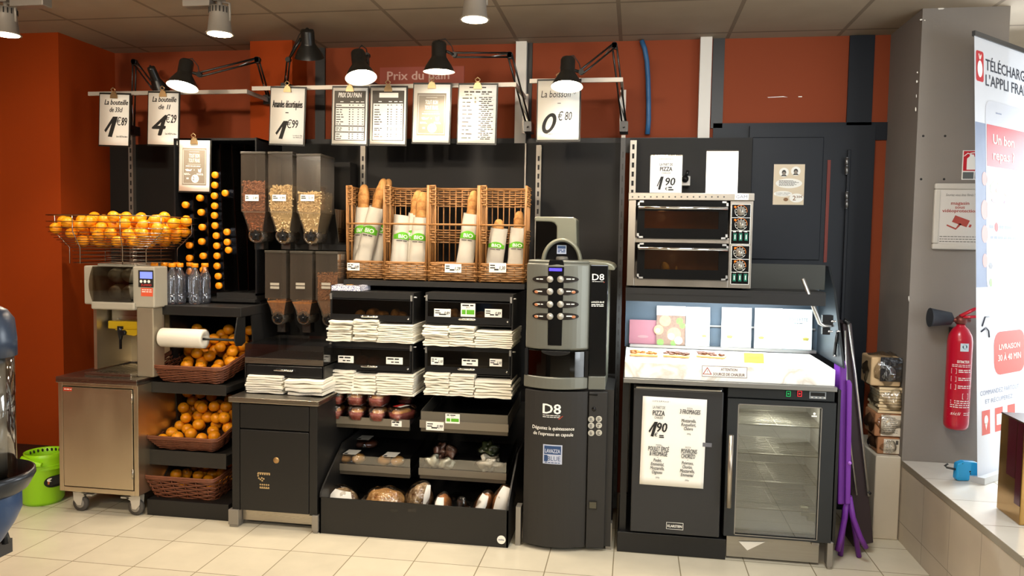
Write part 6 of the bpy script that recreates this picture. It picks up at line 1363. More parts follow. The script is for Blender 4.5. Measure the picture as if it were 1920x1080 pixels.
q = PZ(1414, 681, zc1); t = T('name_card', 'small yellow card lying on the marble counter', 'card', (q.x, q.y, zc1), (-.7, 0, -.05)); M().box(-.045, .045, 0, .002, 0, .055).build('card', mat('yellow card', 'd0ac3c', .6), t, local=True); M().text('JAMBON', 0, .03, .014, -.0008, fit=.05).build('lettering', mat('olive drawing'), t, local=True)
# ------------------------------------------------------------------ pizza oven
OF = 3.69
r = R4(1177, 362, 1410, 538, OF); o0, o1, oz0, oz1 = r
def oq(px, py, Y=OF): return P(px, py, Y)
t = T('pizza_oven', 'stainless double-deck pizza oven with two glass doors and four dials', 'oven', ((o0 + o1) / 2, OF + .22, oz0))
zsF = zsB - .002
m = M(); pz = oq(1290, 376).z; xq = oq(1367, 450).x
m.box(o0, o0 + .006, OF, OF + .44, oz0, pz); m.box(o1 - .006, o1 - .001, OF, OF + .44, oz0, pz); m.box(o0, o1, OF + .43, OF + .44, oz0, pz); m.box(o0, o1, OF + .006, OF + .43, oz0, oz0 + .006); m.box(o0 + .006, o1 - .006, OF + .02, OF + .43, oq(1290, 452).z - .004, oq(1290, 452).z + .004)
m.box(o0, oq(1191, 450).x, OF - .004, OF + .01, oz0, pz); m.box(oq(1191, 450).x, xq, OF - .004, OF + .01, oz0, oq(1290, 523).z); m.box(oq(1191, 450).x, xq, OF - .002, OF + .01, oq(1290, 456).z, oq(1290, 446).z); m.box(xq, o1, OF - .004, OF + .01, oz0, pz); m.build('casing', mat('oven steel', '9d968c', .32, 1, aniso=(3, 3, 1.6), vs=2), t, bevel=.0015)
m = M(); m.box(o0 - .002, o1 + .003, OF - .012, OF + .45, pz, oz1); tp = m.build('top_cover', mat('oven steel'), t, bevel=.003)
m = M()
for k in range(16): q = oq(1186 + k * 11.4, 369.5); m.disc(q.x, q.z, .004, OF - .0126, 8)
m.build('vent_holes', DARKGREY, tp)
a, b = oq(1377, 375), oq(1403, 364); m = M(); m.quad(a.x, b.x, a.z, b.z, OF - .0128); m.cur = 1; m.text('GAM', (a.x + b.x) / 2, a.z + .007, .015, OF - .0134, fit=.05, bold=.01); m.build('maker_plate', [PAPER, mat('grey blue print', '5a6478', .5)], tp)
for i in range(4):
    x = o0 + .03 + (o1 - o0 - .06) * (i % 2); y = OF + .05 + .34 * (i // 2); m = M(); m.lathe([(.012, zsF), (.012, oz0)], (x, y, 0), 10); m.build('foot', BLK2, t)
def oven_door(y0, y1, yh, w0, w1, lb):
    a, b = oq(1194, y1), oq(1365, y0); m = M(); wa, wb = oq(1208, w1), oq(1347, w0)
    m.box(a.x, wa.x, OF - .022, OF - .006, a.z, b.z); m.box(wb.x, b.x, OF - .022, OF - .006, a.z, b.z); m.box(wa.x, wb.x, OF - .022, OF - .006, a.z, wa.z); m.box(wa.x, wb.x, OF - .022, OF - .006, wb.z, b.z); d = m.build('door', GLOSS, t)
    m = M(); m.box(wa.x, wb.x, OF - .018, OF - .014, wa.z, wb.z); m.build('window', clear('oven glass', 'd0c4b4', .06, .02), d)
    h = oq(1290, yh); m = M(); m.lathe([(.007, a.x + .004), (.007, b.x - .004)], (0, OF - .045, h.z), 12, 'x'); m.cur = 1
    for x in (a.x + .02, b.x - .03): m.box(x, x + .012, OF - .045, OF - .02, h.z - .006, h.z + .006)
    m.build('handle', [CHROME, BLK2], d)
    for x, sgn in ((a.x, 1), (b.x, -1)):
        for z, s2 in ((b.z, -1), (a.z, 1)):
            m = M(); m.box(x, x + sgn * .028, OF - .026, OF - .020, z, z + s2 * .008); m.box(x, x + sgn * .009, OF - .026, OF - .020, z, z + s2 * .022); m.build('corner_bracket', ALU, d)
oven_door(378, 446, 391, 397, 428, 'u'); oven_door(458, 521.5, 467, 471, 504, 'l')
m = M(); ins_ = mat('oven brick lining', 'a5734a', .8, var=.3, vs=20)
for y0, y1 in ((380, 445), (459, 521)): a, b = oq(1200, y1), oq(1360, y0); m.box(a.x, b.x, OF + .28, OF + .29, a.z, b.z); m.box(a.x, b.x, OF + .012, OF + .28, a.z, a.z + .01); m.box(a.x, b.x, OF + .012, OF + .28, b.z - .006, b.z); m.box(a.x - .01, a.x, OF + .012, OF + .28, a.z, b.z); m.box(b.x, b.x + .01, OF + .012, OF + .28, a.z, b.z)
m.build('baking_chamber', ins_, t)
for nm, px, py, sx, sz in (('bread_piece', 1246, 488, .05, .06), ('bread_piece', 1269, 484, .014, .04), ('bread_piece', 1285, 492, .03, .012)):
    q = oq(px, py, OF + .2); m = M(); m.ell((0, 0, sz / 2), sx / 2, .03, sz / 2, 14, 9, .15, 30); o = m.build(nm, mat('golden oven bread', 'b89a4e', .7, var=.2, vs=30)); o.location = (q.x, OF + .2, oq(1280, 521).z + .0102); tag(o, 'golden piece in the lower oven behind the glass', 'bread', 'pieces in the lower oven')
q = oq(1240, 412, OF + .15); 
light('POINT', 'oven_lamp', (q.x, OF + .14, q.z + .01), (0, 0, 0), .12, (1, .6, .3), shadow_soft_size=.02)
light('POINT', 'oven_lamp', (q.x + .06, OF + .14, oq(1240, 490, OF + .15).z + .02), (0, 0, 0), .08, (1, .75, .4), shadow_soft_size=.02)
for ya, yb_, ks, sw in ((383, 458, (396, 420.5), 444.5), (460.5, 533, (473, 498), 520.5)):
    a, b = oq(1369, yb_), oq(1408 if ya < 400 else 1406, ya); y = OF - .006; m = M(); m.box(a.x, b.x, y, y + .004, a.z, b.z); m.cur = 1; m.frame(a.x, b.x, a.z, b.z, .0022, y - .0006)
    for yy in (408.5 + (ya - 383), 433 + (ya - 383)): z = oq(1388, yy).z; m.quad(a.x, b.x, z - .001, z + .001, y - .0006)
    for px in (1377, 1388, 1398): q = oq(px, sw - 10); m.quad(q.x - .006, q.x + .006, q.z - .002, q.z + .002, y - .0006)
    cp_ = m.build('control_panel', [GLOSS, WHITEP], t)
    for ky in ks:
        q = oq(1389 if ya < 400 else 1386.5, ky); m = M()
        for k in range(9): an = -2.4 + k * .6; m.box(q.x + .0225 * math.sin(an) - .0015, q.x + .0225 * math.sin(an) + .0015, y - .0012, y - .0004, q.z + .0225 * math.cos(an) - .0015, q.z + .0225 * math.cos(an) + .0015)
        m.cur = 1; m.tube([(q.x + .027 * math.sin(an), y - .001, q.z + .027 * math.cos(an)) for an in [-1.2 + i * .2 for i in range(16)]], .0012, 5); m.cur = 0; m.tube([(q.x + .027 * math.sin(an), y - .001, q.z + .027 * math.cos(an)) for an in [2.0 + i * .2 for i in range(16)]], .0009, 5)
        kb = m.build('dial_scale', [WHITEP, mat('orange dial print', 'd97a2a', .5)], cp_)
        m = M(); m.lathe([(0, y - .022), (.009, y - .021), (.011, y - .018), (.012, y - .004), (.020, y - .003), (.020, y)], (q.x, 0, q.z), 20, 'y'); m.cur = 1; m.box(q.x - .0015, q.x + .0015, y - .0235, y - .021, q.z - .001, q.z + .010); m.build('dial_knob', [mat('silver button', 'b4b0a6', .3, .6), INK], cp_)
        m = M(); q2 = oq(1378, ky - 8); m.lathe([(0, y - .004), (.004, y - .003), (.005, y)], (q2.x, 0, q2.z), 10, 'y'); m.build('pilot_lamp', mat('orange pilot lamp', 'ff7a1e', .3, emit=.5), cp_)
    for px in (1377.5, 1388, 1398.5):
        q = oq(px - (1.5 if ya > 400 else 0), sw); m = M(); m.box(q.x - .007, q.x + .007, y - .006, y, q.z - .017, q.z + .017); m.cur = 1; m.box(q.x - .002, q.x + .002, y - .0066, y - .006, q.z - .010, q.z + .010); m.build('rocker_switch', [mat('green rocker', '14604c', .3, emit=.12), WHITEP], cp_, bevel=.001)
# signs standing on the oven
def oven_sign(name, label, x0, y0, x1, y1, Y):
    r = R4(x0, y0, x1, y1, Y); h = r[3] - oz1; t = T(name, label, 'sign', ((r[0] + r[1]) / 2, Y, oz1), (-.03, 0, 0), 'signs on the oven'); w = r[1] - r[0]
    m = M(); m.box(-w / 2, w / 2, 0, .002, .001, h); m.cur = 1; m.box(-w / 2, w / 2, -.001, .003, h, h + .005); m.box(-w / 2, w / 2, .002, .05, .0, .002); m.build('holder', [PAPER, clear('holder edge', 'c0b8a8', .2, .1)], t, local=True); return t, w, h
t, w, h = oven_sign('counter_sign', 'sign with LA PART DE PIZZA 1,90 standing left on the oven', 1219, 292, 1279, 361, OF + .05)
m = M(); y = -.0012; m.text('CUITE SUR PLACE !', 0, h * .90, h * .035, y, fit=w * .48); m.text('LA PART DE', 0, h * .74, h * .07, y, fit=w * .40, bold=.01); m.text('PIZZA', .0, h * .60, h * .11, y, fit=w * .38, bold=.03); m.text('CHAUDE', 0, h * .52, h * .055, y, fit=w * .28)
m.poly([(w * (u - .5), h * v) for u, v in ((.22, .20), (.34, .45), (.43, .45), (.33, .10), (.26, .11), (.32, .34), (.24, .18))], y); m.text('90', w * .14, h * .22, h * .21, y, fit=w * .30, shear=.15, bold=.03); m.text('€', w * .02, h * .09, h * .08, y, bold=.02); m.lines(w * .08, w * .25, h * .18, 2, h * .06, h * .035, y, .1); m.build('print', INK, t, local=True)
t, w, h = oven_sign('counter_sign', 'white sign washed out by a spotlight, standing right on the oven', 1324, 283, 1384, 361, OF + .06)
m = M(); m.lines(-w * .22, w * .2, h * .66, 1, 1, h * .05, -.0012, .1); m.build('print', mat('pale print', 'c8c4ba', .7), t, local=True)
q = oq(1354, 325, OF + .05); light('SPOT', 'oven_sign_spot', (q.x + .25, 2.75, 2.55), (q.x - .01, OF + .06, q.z - .06), 80, (1, .93, .82), spot_size=.20, spot_blend=.5, shadow_soft_size=.04)
q = P(1286, 338, 4.36); t = T('wall_valve', 'small white and black wall fitting between the two oven signs', 'fitting', (q.x, 4.4, q.z - .03))
m = M(); m.box(q.x - .022, q.x + .022, 4.34, 4.425, q.z - .03, q.z + .022); m.build('bracket', WHITE, t, bevel=.003); m = M(); m.lathe([(0, 4.31), (.018, 4.315), (.02, 4.34)], (q.x - .006, 0, q.z + .005), 14, 'y'); m.tube([(q.x, 4.33, q.z + .022), (q.x + .008, 4.33, q.z + .05)], .009, 8); m.build('knob', BLK2, t)
# tan poster with two round portraits on the navy door panel
r = R4(1450, 308, 1508, 384, 4.475); t = T('portrait_poster', 'tan poster with two round portraits and price 2,30 on the navy door', 'poster', ((r[0] + r[1]) / 2, 4.475, r[2])); w, h = r[1] - r[0], r[3] - r[2]; X0 = (r[0] + r[1]) / 2
m = M(); m.box(r[0], r[1], 4.474, 4.476, r[2], r[3]); m.build('sheet', mat('tan poster paper', 'd9c9ae', .6), t)
y = 4.4733; m = M()
for dx, dz in ((-.17, .80), (.21, .83)): m.disc(X0 + dx * w, r[2] + dz * h, w * .155, y, 24)
m.disc(X0 + .0 * w, r[2] + .53 * h, w * .43, y, 28, h * .12); m.disc(X0 - .18 * w, r[2] + .27 * h, w * .30, y, 24, h * .07); m.disc(X0 + .26 * w, r[2] + .17 * h, w * .23, y, 24, h * .11); m.build('white_bubbles', WHITEP, t)
m = M(); y -= .0006
for dx, dz in ((-.17, .78), (.21, .81)):
    m.cur = 0; m.disc(X0 + dx * w, r[2] + dz * h + .004, w * .07, y, 14, h * .062); m.poly([(X0 + dx * w - w * .10, r[2] + dz * h - h * .075), (X0 + dx * w + w * .10, r[2] + dz * h - h * .075), (X0 + dx * w + w * .05, r[2] + dz * h - h * .035), (X0 + dx * w - w * .05, r[2] + dz * h - h * .035)], y)
    m.cur = 1; m.disc(X0 + dx * w, r[2] + dz * h - .002, w * .052, y - .0005, 14, h * .046)
m.build('portraits', [mat('dark photo grey', '35322e', .6), mat('mid photo grey', '8f8478', .6)], t)
m = M(); m.lines(X0 - w * .32, X0 + w * .32, r[2] + h * .60, 6, h * .024, h * .011, y, .25); m.text('recettes classées', X0 - .18 * w, r[2] + .275 * h, h * .035, y, shear=.3, fit=w * .48); m.text('comme eux plus', X0 - .2 * w, r[2] + .235 * h, h * .03, y, shear=.3, fit=w * .40); m.build('print', INK, t)
m = M(); m.text('2', X0 + .19 * w, r[2] + .11 * h, h * .12, y, bold=.02); m.text('30€', X0 + .36 * w, r[2] + .17 * h, h * .06, y, fit=w * .20, bold=.02); m.disc(X0 - .08 * w, r[2] + .13 * h, w * .08, y, 10, h * .045); m.build('brown_print', mat('brown print', '8a6440', .6), t)
# ------------------------------------------------------------------ glass door fridge
GF = 3.63
g0, g1 = P(1360, 880, GF).x, P(1562, 880, GF).x; zt_, zb_ = P(1460, 728, GF).z, P(1460, 1013, GF).z
t = T('glass_door_fridge', 'black under-counter fridge with empty wire shelves behind a glass door', 'fridge', ((g0 + g1) / 2, GF + .25, 0))
zp_ = P(1460, 749, GF).z; D = .46
m = M(); m.box(g0, g0 + .03, GF + .03, GF + D, zb_, zt_); m.box(g1 - .03, g1, GF + .03, GF + D, zb_, zt_); m.box(g0 + .03, g1 - .03, GF + .03, GF + D, zp_ - .01, zt_); m.box(g0 + .03, g1 - .03, GF + .03, GF + D, zb_, zb_ + .03); m.box(g0 + .03, g1 - .03, GF + D - .03, GF + D, zb_ + .03, zp_ - .01); m.build('body', BLK, t)
m = M(); e = .0015; lin_ = mat('grey fridge liner', 'a9a69e', .4)
m.box(g0 + .03, g0 + .034, GF + .03, GF + D - .03, zb_ + .03, zp_ - .01); m.box(g1 - .034, g1 - .03, GF + .03, GF + D - .03, zb_ + .03, zp_ - .01); m.box(g0 + .034, g1 - .034, GF + D - .034, GF + D - .03, zb_ + .03, zp_ - .01); m.box(g0 + .034, g1 - .034, GF + .03, GF + D - .034, zb_ + .03, zb_ + .034); m.build('liner', lin_, t)
m = M(); m.box(g0, g1 - .006, GF, GF + .03, zp_, zt_); m.build('control_fascia', mat('charcoal fascia', '232628', .4), t, bevel=.002)
for px, c_, nm in ((1478, '1fa35a', 'green_switch'), (1499, 'd8303a', 'red_switch')):
    q = P(px, 738, GF); m = M(); m.box(q.x - .010, q.x + .010, GF - .004, GF, q.z - .013, q.z + .013); m.cur = 1; m.frame(q.x - .010, q.x + .010, q.z - .013, q.z + .013, .003, GF - .0045); m.disc(q.x, q.z, .004, GF - .0045, 10); m.build(nm, [BLK2, mat(nm, c_, .3, emit=.7)], t)
a, b = P(1517, 747, GF), P(1549, 735, GF); m = M(); m.box(a.x, b.x, GF - .003, GF, a.z, b.z); m.cur = 1; m.quad(a.x + .005, b.x - .005, a.z + .012, b.z - .004, GF - .0036); m.cur = 2
for k in range(4): m.quad(a.x + .008 + k * .018, a.x + .016 + k * .018, a.z + .004, a.z + .008, GF - .0036)
m.build('thermostat', [mat('silver frame', '9aa0a4', .4, .5), INK, WHITEP], t)
zd0, zd1 = P(1460, 1010, GF).z, zp_ - .003; wa, wb = P(1376, 1000, GF), P(1540, 764, GF)
m = M(); m.box(g0, wa.x, GF - .012, GF + .028, zd0, zd1); m.box(wb.x, g1, GF - .012, GF + .028, zd0, zd1); m.box(wa.x, wb.x, GF - .012, GF + .028, zd0, wa.z); m.box(wa.x, wb.x, GF - .012, GF + .028, wb.z, zd1); d = m.build('door', mat('charcoal fascia', '232628', .4), t)
m = M(); m.box(wa.x, wb.x, GF - .004, GF + .004, wa.z, wb.z); m.build('glass', clear('fridge glass', 'd2d4d0', .10, .0), d)
m = M(); m.frame(wa.x - .002, wb.x + .002, wa.z - .002, wb.z + .002, .004, GF - .0125); m.build('glass_trim', LEGM, d)
a, b = P(1366, 951, GF - .05), P(1368, 815, GF - .05); m = M(); m.tube([(a.x, GF - .055, a.z), (a.x, GF - .055, b.z)], .0115, 12); m.cur = 1
for z in (a.z + .03, b.z - .03): m.tube([(a.x, GF - .055, z), (a.x, GF - .012, z)], .006, 8)
m.build('handle', [mat('warm steel handle', 'b8aea0', .3, .9), STEEL], d)
q = P(1526, 780, GF - .005); m = M(); m.quad(q.x - .010, q.x + .014, q.z - .004, q.z + .002, GF - .0046); m.disc(q.x + .002, q.z + .010, .006, GF - .0046, 10); m.build('glass_sticker', WHITEP, d)
for py in (799, 854, 906, 957):
    z = P(1460, py, GF + .04).z; m = M(); m.tube([(g0 + .036, GF + .05, z), (g1 - .036, GF + .05, z)], .004, 6); m.tube([(g0 + .036, GF + .38, z), (g1 - .036, GF + .38, z)], .004, 6)
    for k in range(15): y = GF + .07 + k * .021; m.tube([(g0 + .036, y, z), (g1 - .036, y, z)], .0018, 4)
    m.tube([((g0 + g1) / 2, GF + .05, z - .003), ((g0 + g1) / 2, GF + .38, z - .003)], .0028, 5); m.build('wire_rack', mat('pale wire', 'c0bcae', .3, .6), t)
for px, py in ((1510, 960), (1523, 970)): q = P(px, py, GF + .1); m = M(); m.box(q.x - .02, q.x + .015, GF + .10, GF + .13, q.z - .02, q.z + .02); m.build('inner_clip', mat('cream clip', 'd6d0b4', .5), t, bevel=.003)
light('AREA', 'fridge_fill', ((g0 + g1) / 2, GF + .1, zp_ - .02), ((g0 + g1) / 2, GF + .22, 0), 3.2, (1, .96, .88), shape='RECTANGLE', size=.3, size_y=.03)  # added fill inside the fridge to bring out the racks
a, b = P(1361, 1053, GF + .03), P(1536, 1012, GF + .03); m = M(); m.box(a.x, b.x, GF + .03, GF + .034, .012, b.z + .01); m.build('kickplate', mat('satin kick steel', 'aaa498', .38, .9, aniso=(2, 2, 40), vs=3), t)
a, b = P(1549, 1058, GF), P(1562, 1016, GF); m = M(); m.box(a.x, b.x, GF - .01, GF + .04, .014, b.z); m.box(a.x + .004, b.x - .004, GF - .004, GF + .03, 0, .014); m.build('leg', LEGM, t, bevel=.003); m = M(); m.box(g0 + .02, g0 + .06, GF + .36, GF + .42, 0, zb_); m.build('leg', LEGM, t)
m = M(); q = P(1530, 1019, GF + .01); m.box(q.x - .02, q.x + .012, GF + .0, GF + .03, q.z - .006, q.z + .006); m.build('latch', LEGM, t)
c1 = [P(x, y, GF + .026) for x, y in ((1385, 1015), (1435, 1016), (1401, 1032))]; m = M(); m.add([tuple(c1[0]), tuple(c1[1]), tuple(c1[2])], [(0, 2, 1)]); tag(m.build('paper_scrap', PAPER, solid=.001), 'torn white paper corner on the steel kickplate of the glass fridge', 'paper')
# ------------------------------------------------------------------ folded chair and tables leaning by the plinth
t = T('folding_chair', 'folded purple plastic chair leaning upright between the fridge and dark table', 'chair', (P(1598, 1025, 3.75).x, 3.75, 0))
zA, zB_ = P(1577, 672, 3.74).z, P(1577, 945, 3.72).z
def slab(m, pts, r, fl): m.tube([P(*p) for p in pts], r, 8, flat=fl)
m = M(); a, b = P(1572, 945, 3.70), P(1586, 676, 3.76); m.prism([(P(1570, 945, 3.72).x, P(1572, 945, 3.72).z), (P(1583, 945, 3.72).x, P(1583, 945, 3.72).z), (P(1587, 690, 3.72).x, P(1587, 690, 3.72).z), (P(1584, 676, 3.72).x, P(1584, 675, 3.72).z), (P(1574, 676, 3.72).x, P(1576, 677, 3.72).z)], 'y', 3.71, 3.82); m.build('seat', PURPLE, t, bevel=.006)
m = M(); m.prism([(P(x, y, 3.70).x, P(x, y, 3.70).z) for x, y in ((1584, 945), (1594, 945), (1597, 720), (1594, 712), (1587, 713))], 'y', 3.69, 3.71); m.build('backrest', PURPLE, t, bevel=.006)
for ps, Y in ((((1588, 930), (1584, 970), (1576, 1010), (1570, 1032)), 3.72), (((1592, 930), (1599, 970), (1612, 1005), (1624, 1027)), 3.72)):
    m = M(); q = [P(x, y, Y) for x, y in ps]; q[-1].z = max(q[-1].z, .004); m.tube(q, [.013, .013, .013, .012], 8, flat=1.3); m.build('leg', PURPLE, t)
for ps, Y in ((((1586, 930), (1582, 975), (1577, 1012)), 3.80), (((1590, 930), (1598, 965), (1612, 1010)), 3.80)):
    m = M(); q = [P(x, y, Y) for x, y in ps]; q[-1].z = .004; m.tube(q, .012, 8, flat=1.3); m.build('leg', PURPLE, t)
m = M(); q = P(1593, 868, 3.69); m.lathe([(0, 3.682), (.008, 3.684), (.009, 3.692)], (q.x, 0, q.z), 12, 'y'); m.build('pivot', mat('pale purple pivot', 'b070d8', .4), t)
t = T('folding_table', 'dark brown folded table leaning upright next to the purple chair', 'table', (P(1620, 1010, 3.9).x, 3.9, 0))
m = M(); pts = [(1580, 606), (1597, 606), (1638, 1018), (1600, 1026)]; q = [(P(x, y, 3.84).x, max(.002, P(x, y, 3.84).z)) for x, y in pts]; m.prism(q, 'y', 3.84, 4.03); m.build('tabletop', BROWNP, t, bevel=.004)
m = M(); m.tube([P(1590, 604, 3.83), P(1603, 700, 3.83), P(1628, 930, 3.83)], .007, 8); m.cur = 1; m.tube([P(1627, 922, 3.83), P(1632, 926, 3.83)], .008, 8); m.build('rail', [ALU, BLK2], t)
m = M(); m.tube([P(1582, 600, 3.83), P(1592, 606, 3.83)], .010, 8); m.build('top_hinge', BLK2, t)
m = M(); m.tube([P(1584, 620, 3.82), P(1590, 800, 3.82), P(1606, 928, 3.82)], .006, 8); m.build('rail', ALU, t)
# ------------------------------------------------------------------ packs of paper bags on the plinth
KR = mat('kraft paper', 'c9a97e', .8, var=.1, vs=30)
KR2, KR3 = mat('brown kraft card', 'a5724c', .75, var=.1, vs=20), mat('cream label', 'dcd0bc', .7)
def pk(px0, py0, px1, py1, Y, d): r = R4(px0, py0, px1, py1, Y); return r[0], r[1], Y, Y + d, r[2], r[3]
PT = .4265
def bpack(label, px0, py0, px1, py1, mt, z0=None, dark=False, text=False, leaves=0):
    r = list(pk(px0, py0, px1, py1, 4.10, .17)); 
    if z0 is not None: r[5] += z0 - r[4]; r[4] = z0
    t = T('bag_pack', label, 'bag pack', ((r[0] + r[1]) / 2, 4.18, r[4]), group='wrapped packs on the plinth')
    m = M()
    if leaves:
        for k in range(leaves): z = r[4] + (r[5] - r[4]) * k / leaves; j = random.uniform(-.006, .006); m.box(r[0] + j, r[1] + j * .6, r[2] + j, r[3], z, z + (r[5] - r[4]) / leaves * .8)
    else: m.box(*r)
    m.build('contents', mt, t, bevel=0 if leaves else .008)
    if text: m = M(); m.quad(r[0] + .03, r[1] - .004, r[4] + .005, r[5] - .008, r[2] - .001); m.cur = 1; m.lines(r[0] + .04, r[1] - .03, r[5] - .02, 8, (r[5] - r[4]) / 11, .0025, r[2] - .0018, .3); m.quad(r[1] - .022, r[1] - .010, r[5] - .035, r[5] - .015, r[2] - .0018); m.build('printed_label', [KR3, mat('grey fine print')], t)
    m = M(); m.ell(((r[0] + r[1]) / 2, (r[2] + r[3]) / 2, (r[4] + r[5]) / 2), (r[1] - r[0]) * .62, (r[3] - r[2]) * .66, (r[5] - r[4]) * .66, 20, 12, .28, 22, px0); m.build('clear_wrap', PLASTIC, t); return r[5]
z = bpack('lowest brown pack with printed side, standing on the plinth', 1645, 818, 1688, 850, KR2, PT, text=True)
z = bpack('brown pack with printed side, second from the bottom', 1640, 774, 1698, 818, KR2, z + .002, text=True)
z = bpack('loose fan of kraft paper bags in the middle of the stack', 1648, 725, 1700, 774, mat('pale kraft', 'd8bf96', .8, var=.1, vs=30), z + .002, leaves=9)
z = bpack('topmost pack, tan with black front in crinkled film', 1633, 668, 1690, 722, KR, z + .003)
m = M(); r = R4(1650, 670, 1690, 715, 4.094); m.box(r[0], r[1], 4.085, 4.092, r[2], r[3])
tag(m.build('black_bag', mat('shiny black film', '17171a', .18, bump=.9, bs=50)), 'shiny black film front on the topmost pack', 'bag')
# ------------------------------------------------------------------ fire extinguisher and wall signs on the column
EX = mat('extinguisher red', 'c0142e', .28, coat=.3); EY = 3.975
c = P(1797, 700, EY); zb_, zs_, zt_ = P(1792, 803, EY).z, P(1797, 640, EY).z, P(1799, 612, EY).z; er = (P(1819, 700, EY).x - P(1773, 700, EY).x) / 2
t = T('fire_extinguisher', 'red fire extinguisher with black horn hanging on the grey column', 'fire extinguisher', (c.x, EY, zb_))
m = M(); m.lathe([(0, zb_), (er * .8, zb_), (er * .95, zb_ + .012), (er, zb_ + .03), (er, zs_), (er * .92, zs_ + .03), (er * .62, zs_ + .062), (er * .36, zt_ + .002), (er * .34, zt_ + .02)], (c.x, EY, 0), 36); m.build('cylinder', EX, t)
m = M(); m.lathe([(.022, zt_ + .012), (.026, zt_ + .02), (.026, zt_ + .038), (.016, zt_ + .05)], (c.x, EY, 0), 18); m.tube([(c.x - .05, EY, zt_ + .03), (c.x + .04, EY, zt_ + .03)], .010, 8); m.build('valve', mat('valve metal', '7a4038', .4, .5), t)
m = M(); m.tube([(c.x - .01, EY - .012, zt_ + .05), (c.x + .05, EY - .012, zt_ + .085), (c.x + .12, EY - .012, zt_ + .10)], .008, 8, flat=1.6); m.tube([(c.x + .0, EY - .012, zt_ + .045), (c.x + .06, EY - .012, zt_ + .050), (c.x + .12, EY - .012, zt_ + .052)], .007, 8, flat=1.6); m.build('lever', EX, t)
a, b = P(1743, 595, EY), P(1787, 597, EY); m = M(); i0 = m.mark(); hl = b.x - a.x; m.lathe([(.046, 0), (.044, .008), (.030, hl * .9), (.012, hl)], n=24, axis='x'); m.xf(i0, Matrix.Translation(a) @ Matrix.Rotation(.03, 4, 'Y')); m.build('horn', mat('black rubber', '2d3138', .6), t)
def wrap_cyl(m, y_r, e=.0012):
    for k in range(len(m.v)):
        v = m.v[k]; an = max(-1.3, min(1.3, (v.x - c.x) / y_r)); m.v[k] = Vector((c.x + y_r * math.sin(an), EY - (y_r + e - v.y * .4) * math.cos(an), v.z))
m = M(); z1 = P(1797, 678, EY).z; m.text('EXTINCTEUR', c.x, z1, .013, 0, fit=.055, bold=.03); m.lines(c.x - .05, c.x + .05, z1 - .008, 2, .008, .003, 0, .1)
for k in range(3): z = z1 - .04 - k * .038; m.frame(c.x - .052, c.x - .028, z - .012, z + .012, .0015); m.lines(c.x - .02, c.x + .05, z + .008, 2, .009, .004, 0, .2)
m.frame(c.x + .0, c.x + .03, z1 - .172, z1 - .145, .002); m.lines(c.x - .05, c.x + .05, z1 - .18, 4, .010, .004, 0, .15); m.quad(c.x - .06, c.x + .06, z1 - .225, z1 - .2235); m.quad(c.x - .06, c.x + .06, z1 - .265, z1 - .2635); m.text('sicli', c.x - .025, z1 - .25, .016, 0, shear=.3, fit=.045); m.lines(c.x + .01, c.x + .055, z1 - .238, 2, .009, .003, 0, .2)
wrap_cyl(m, er); m.build('white_print', WHITEP, t)
m = M(); z = P(1797, 650, EY).z; m.gquad(c.x - .018, c.x + .020, z - .016, z + .022, 0, 8); m.cur = 1; m.disc(c.x + .001, z + .006, .011, -.0006, 16); m.cur = 2; m.quad(c.x - .008, c.x + .010, z + .003, z + .009, -.0014)
wrap_cyl(m, er, .0016); m.build('badge', [mat('pale blue badge', 'cfe0e8', .4), mat('teal badge', '3a7a86', .4), INK], t)
m = M(); m.box(c.x - .02, c.x + .02, EY + .03, 4.06, zs_ + .02, zs_ + .06); m.build('wall_bracket', DARKGREY, t)
r = R4(1804.5, 282, 1852, 337, 4.056); t = T('extinguisher_sign', 'red safety sign with white extinguisher pictogram on the grey column', 'sign', ((r[0] + r[1]) / 2, 4.055, r[2])); w, h = r[1] - r[0], r[3] - r[2]
m = M(); m.box(r[0], r[1], 4.055, 4.06, r[2], r[3]); m.cur = 1; m.quad(r[0] + .003, r[1] - .003, r[2] + h * .30, r[3] - .003, 4.0544); m.cur = 2; m.quad(r[0] + .003, r[0] + w * .46, r[2] + .004, r[2] + h * .26, 4.0544); m.quad(r[0] + w * .5, r[1] - .003, r[2] + .004, r[2] + h * .26, 4.0544); m.build('plate', [WHITEP, mat('sign red', 'c01f2a', .5), mat('sign grey', '5f625f', .5)], t)
x, z = r[0] + w * .34, r[2] + h * .34; m = M(); m.poly([(x - .020, z), (x + .020, z), (x + .020, z + h * .38), (x + .012, z + h * .46), (x + .010, z + h * .52), (x - .008, z + h * .52), (x - .008, z + h * .46), (x - .020, z + h * .38)], 4.0538); m.tube([(x, 4.0536, z + h * .52), (x - .018, 4.0536, z + h * .56), (x - .034, 4.0536, z + h * .46)], .0025, 4); m.tube([(x - .006, 4.0536, z + h * .56), (x + .022, 4.0536, z + h * .59)], .003, 4); m.poly([(x + .045, z + h * .16), (x + .075, z + h * .24), (x + .075, z + h * .08)], 4.0538); m.build('pictogram', WHITEP, t)
r = R4(1749.5, 344, 1849, 468, 4.05); t = T('camera_notice', 'white framed notice reading magasin sous vidéoprotection on the column', 'sign', ((r[0] + r[1]) / 2, 4.05, r[2])); fw = .028
FR = mat('pale snap frame', 'c4bdb2', .4)
m = M(); m.box(r[0], r[1], 4.04, 4.06, r[3] - fw, r[3]); m.box(r[0], r[1], 4.04, 4.06, r[2], r[2] + fw); m.box(r[0], r[0] + fw, 4.04, 4.06, r[2] + fw, r[3] - fw); m.box(r[1] - fw, r[1], 4.04, 4.06, r[2] + fw, r[3] - fw); m.build('snap_frame', FR, t, bevel=.006, seg=2)
m = M(); m.box(r[0] + fw, r[1] - fw, 4.05, 4.058, r[2] + fw, r[3] - fw); m.build('sheet', mat('notice paper', 'cfc8bf', .5), t)
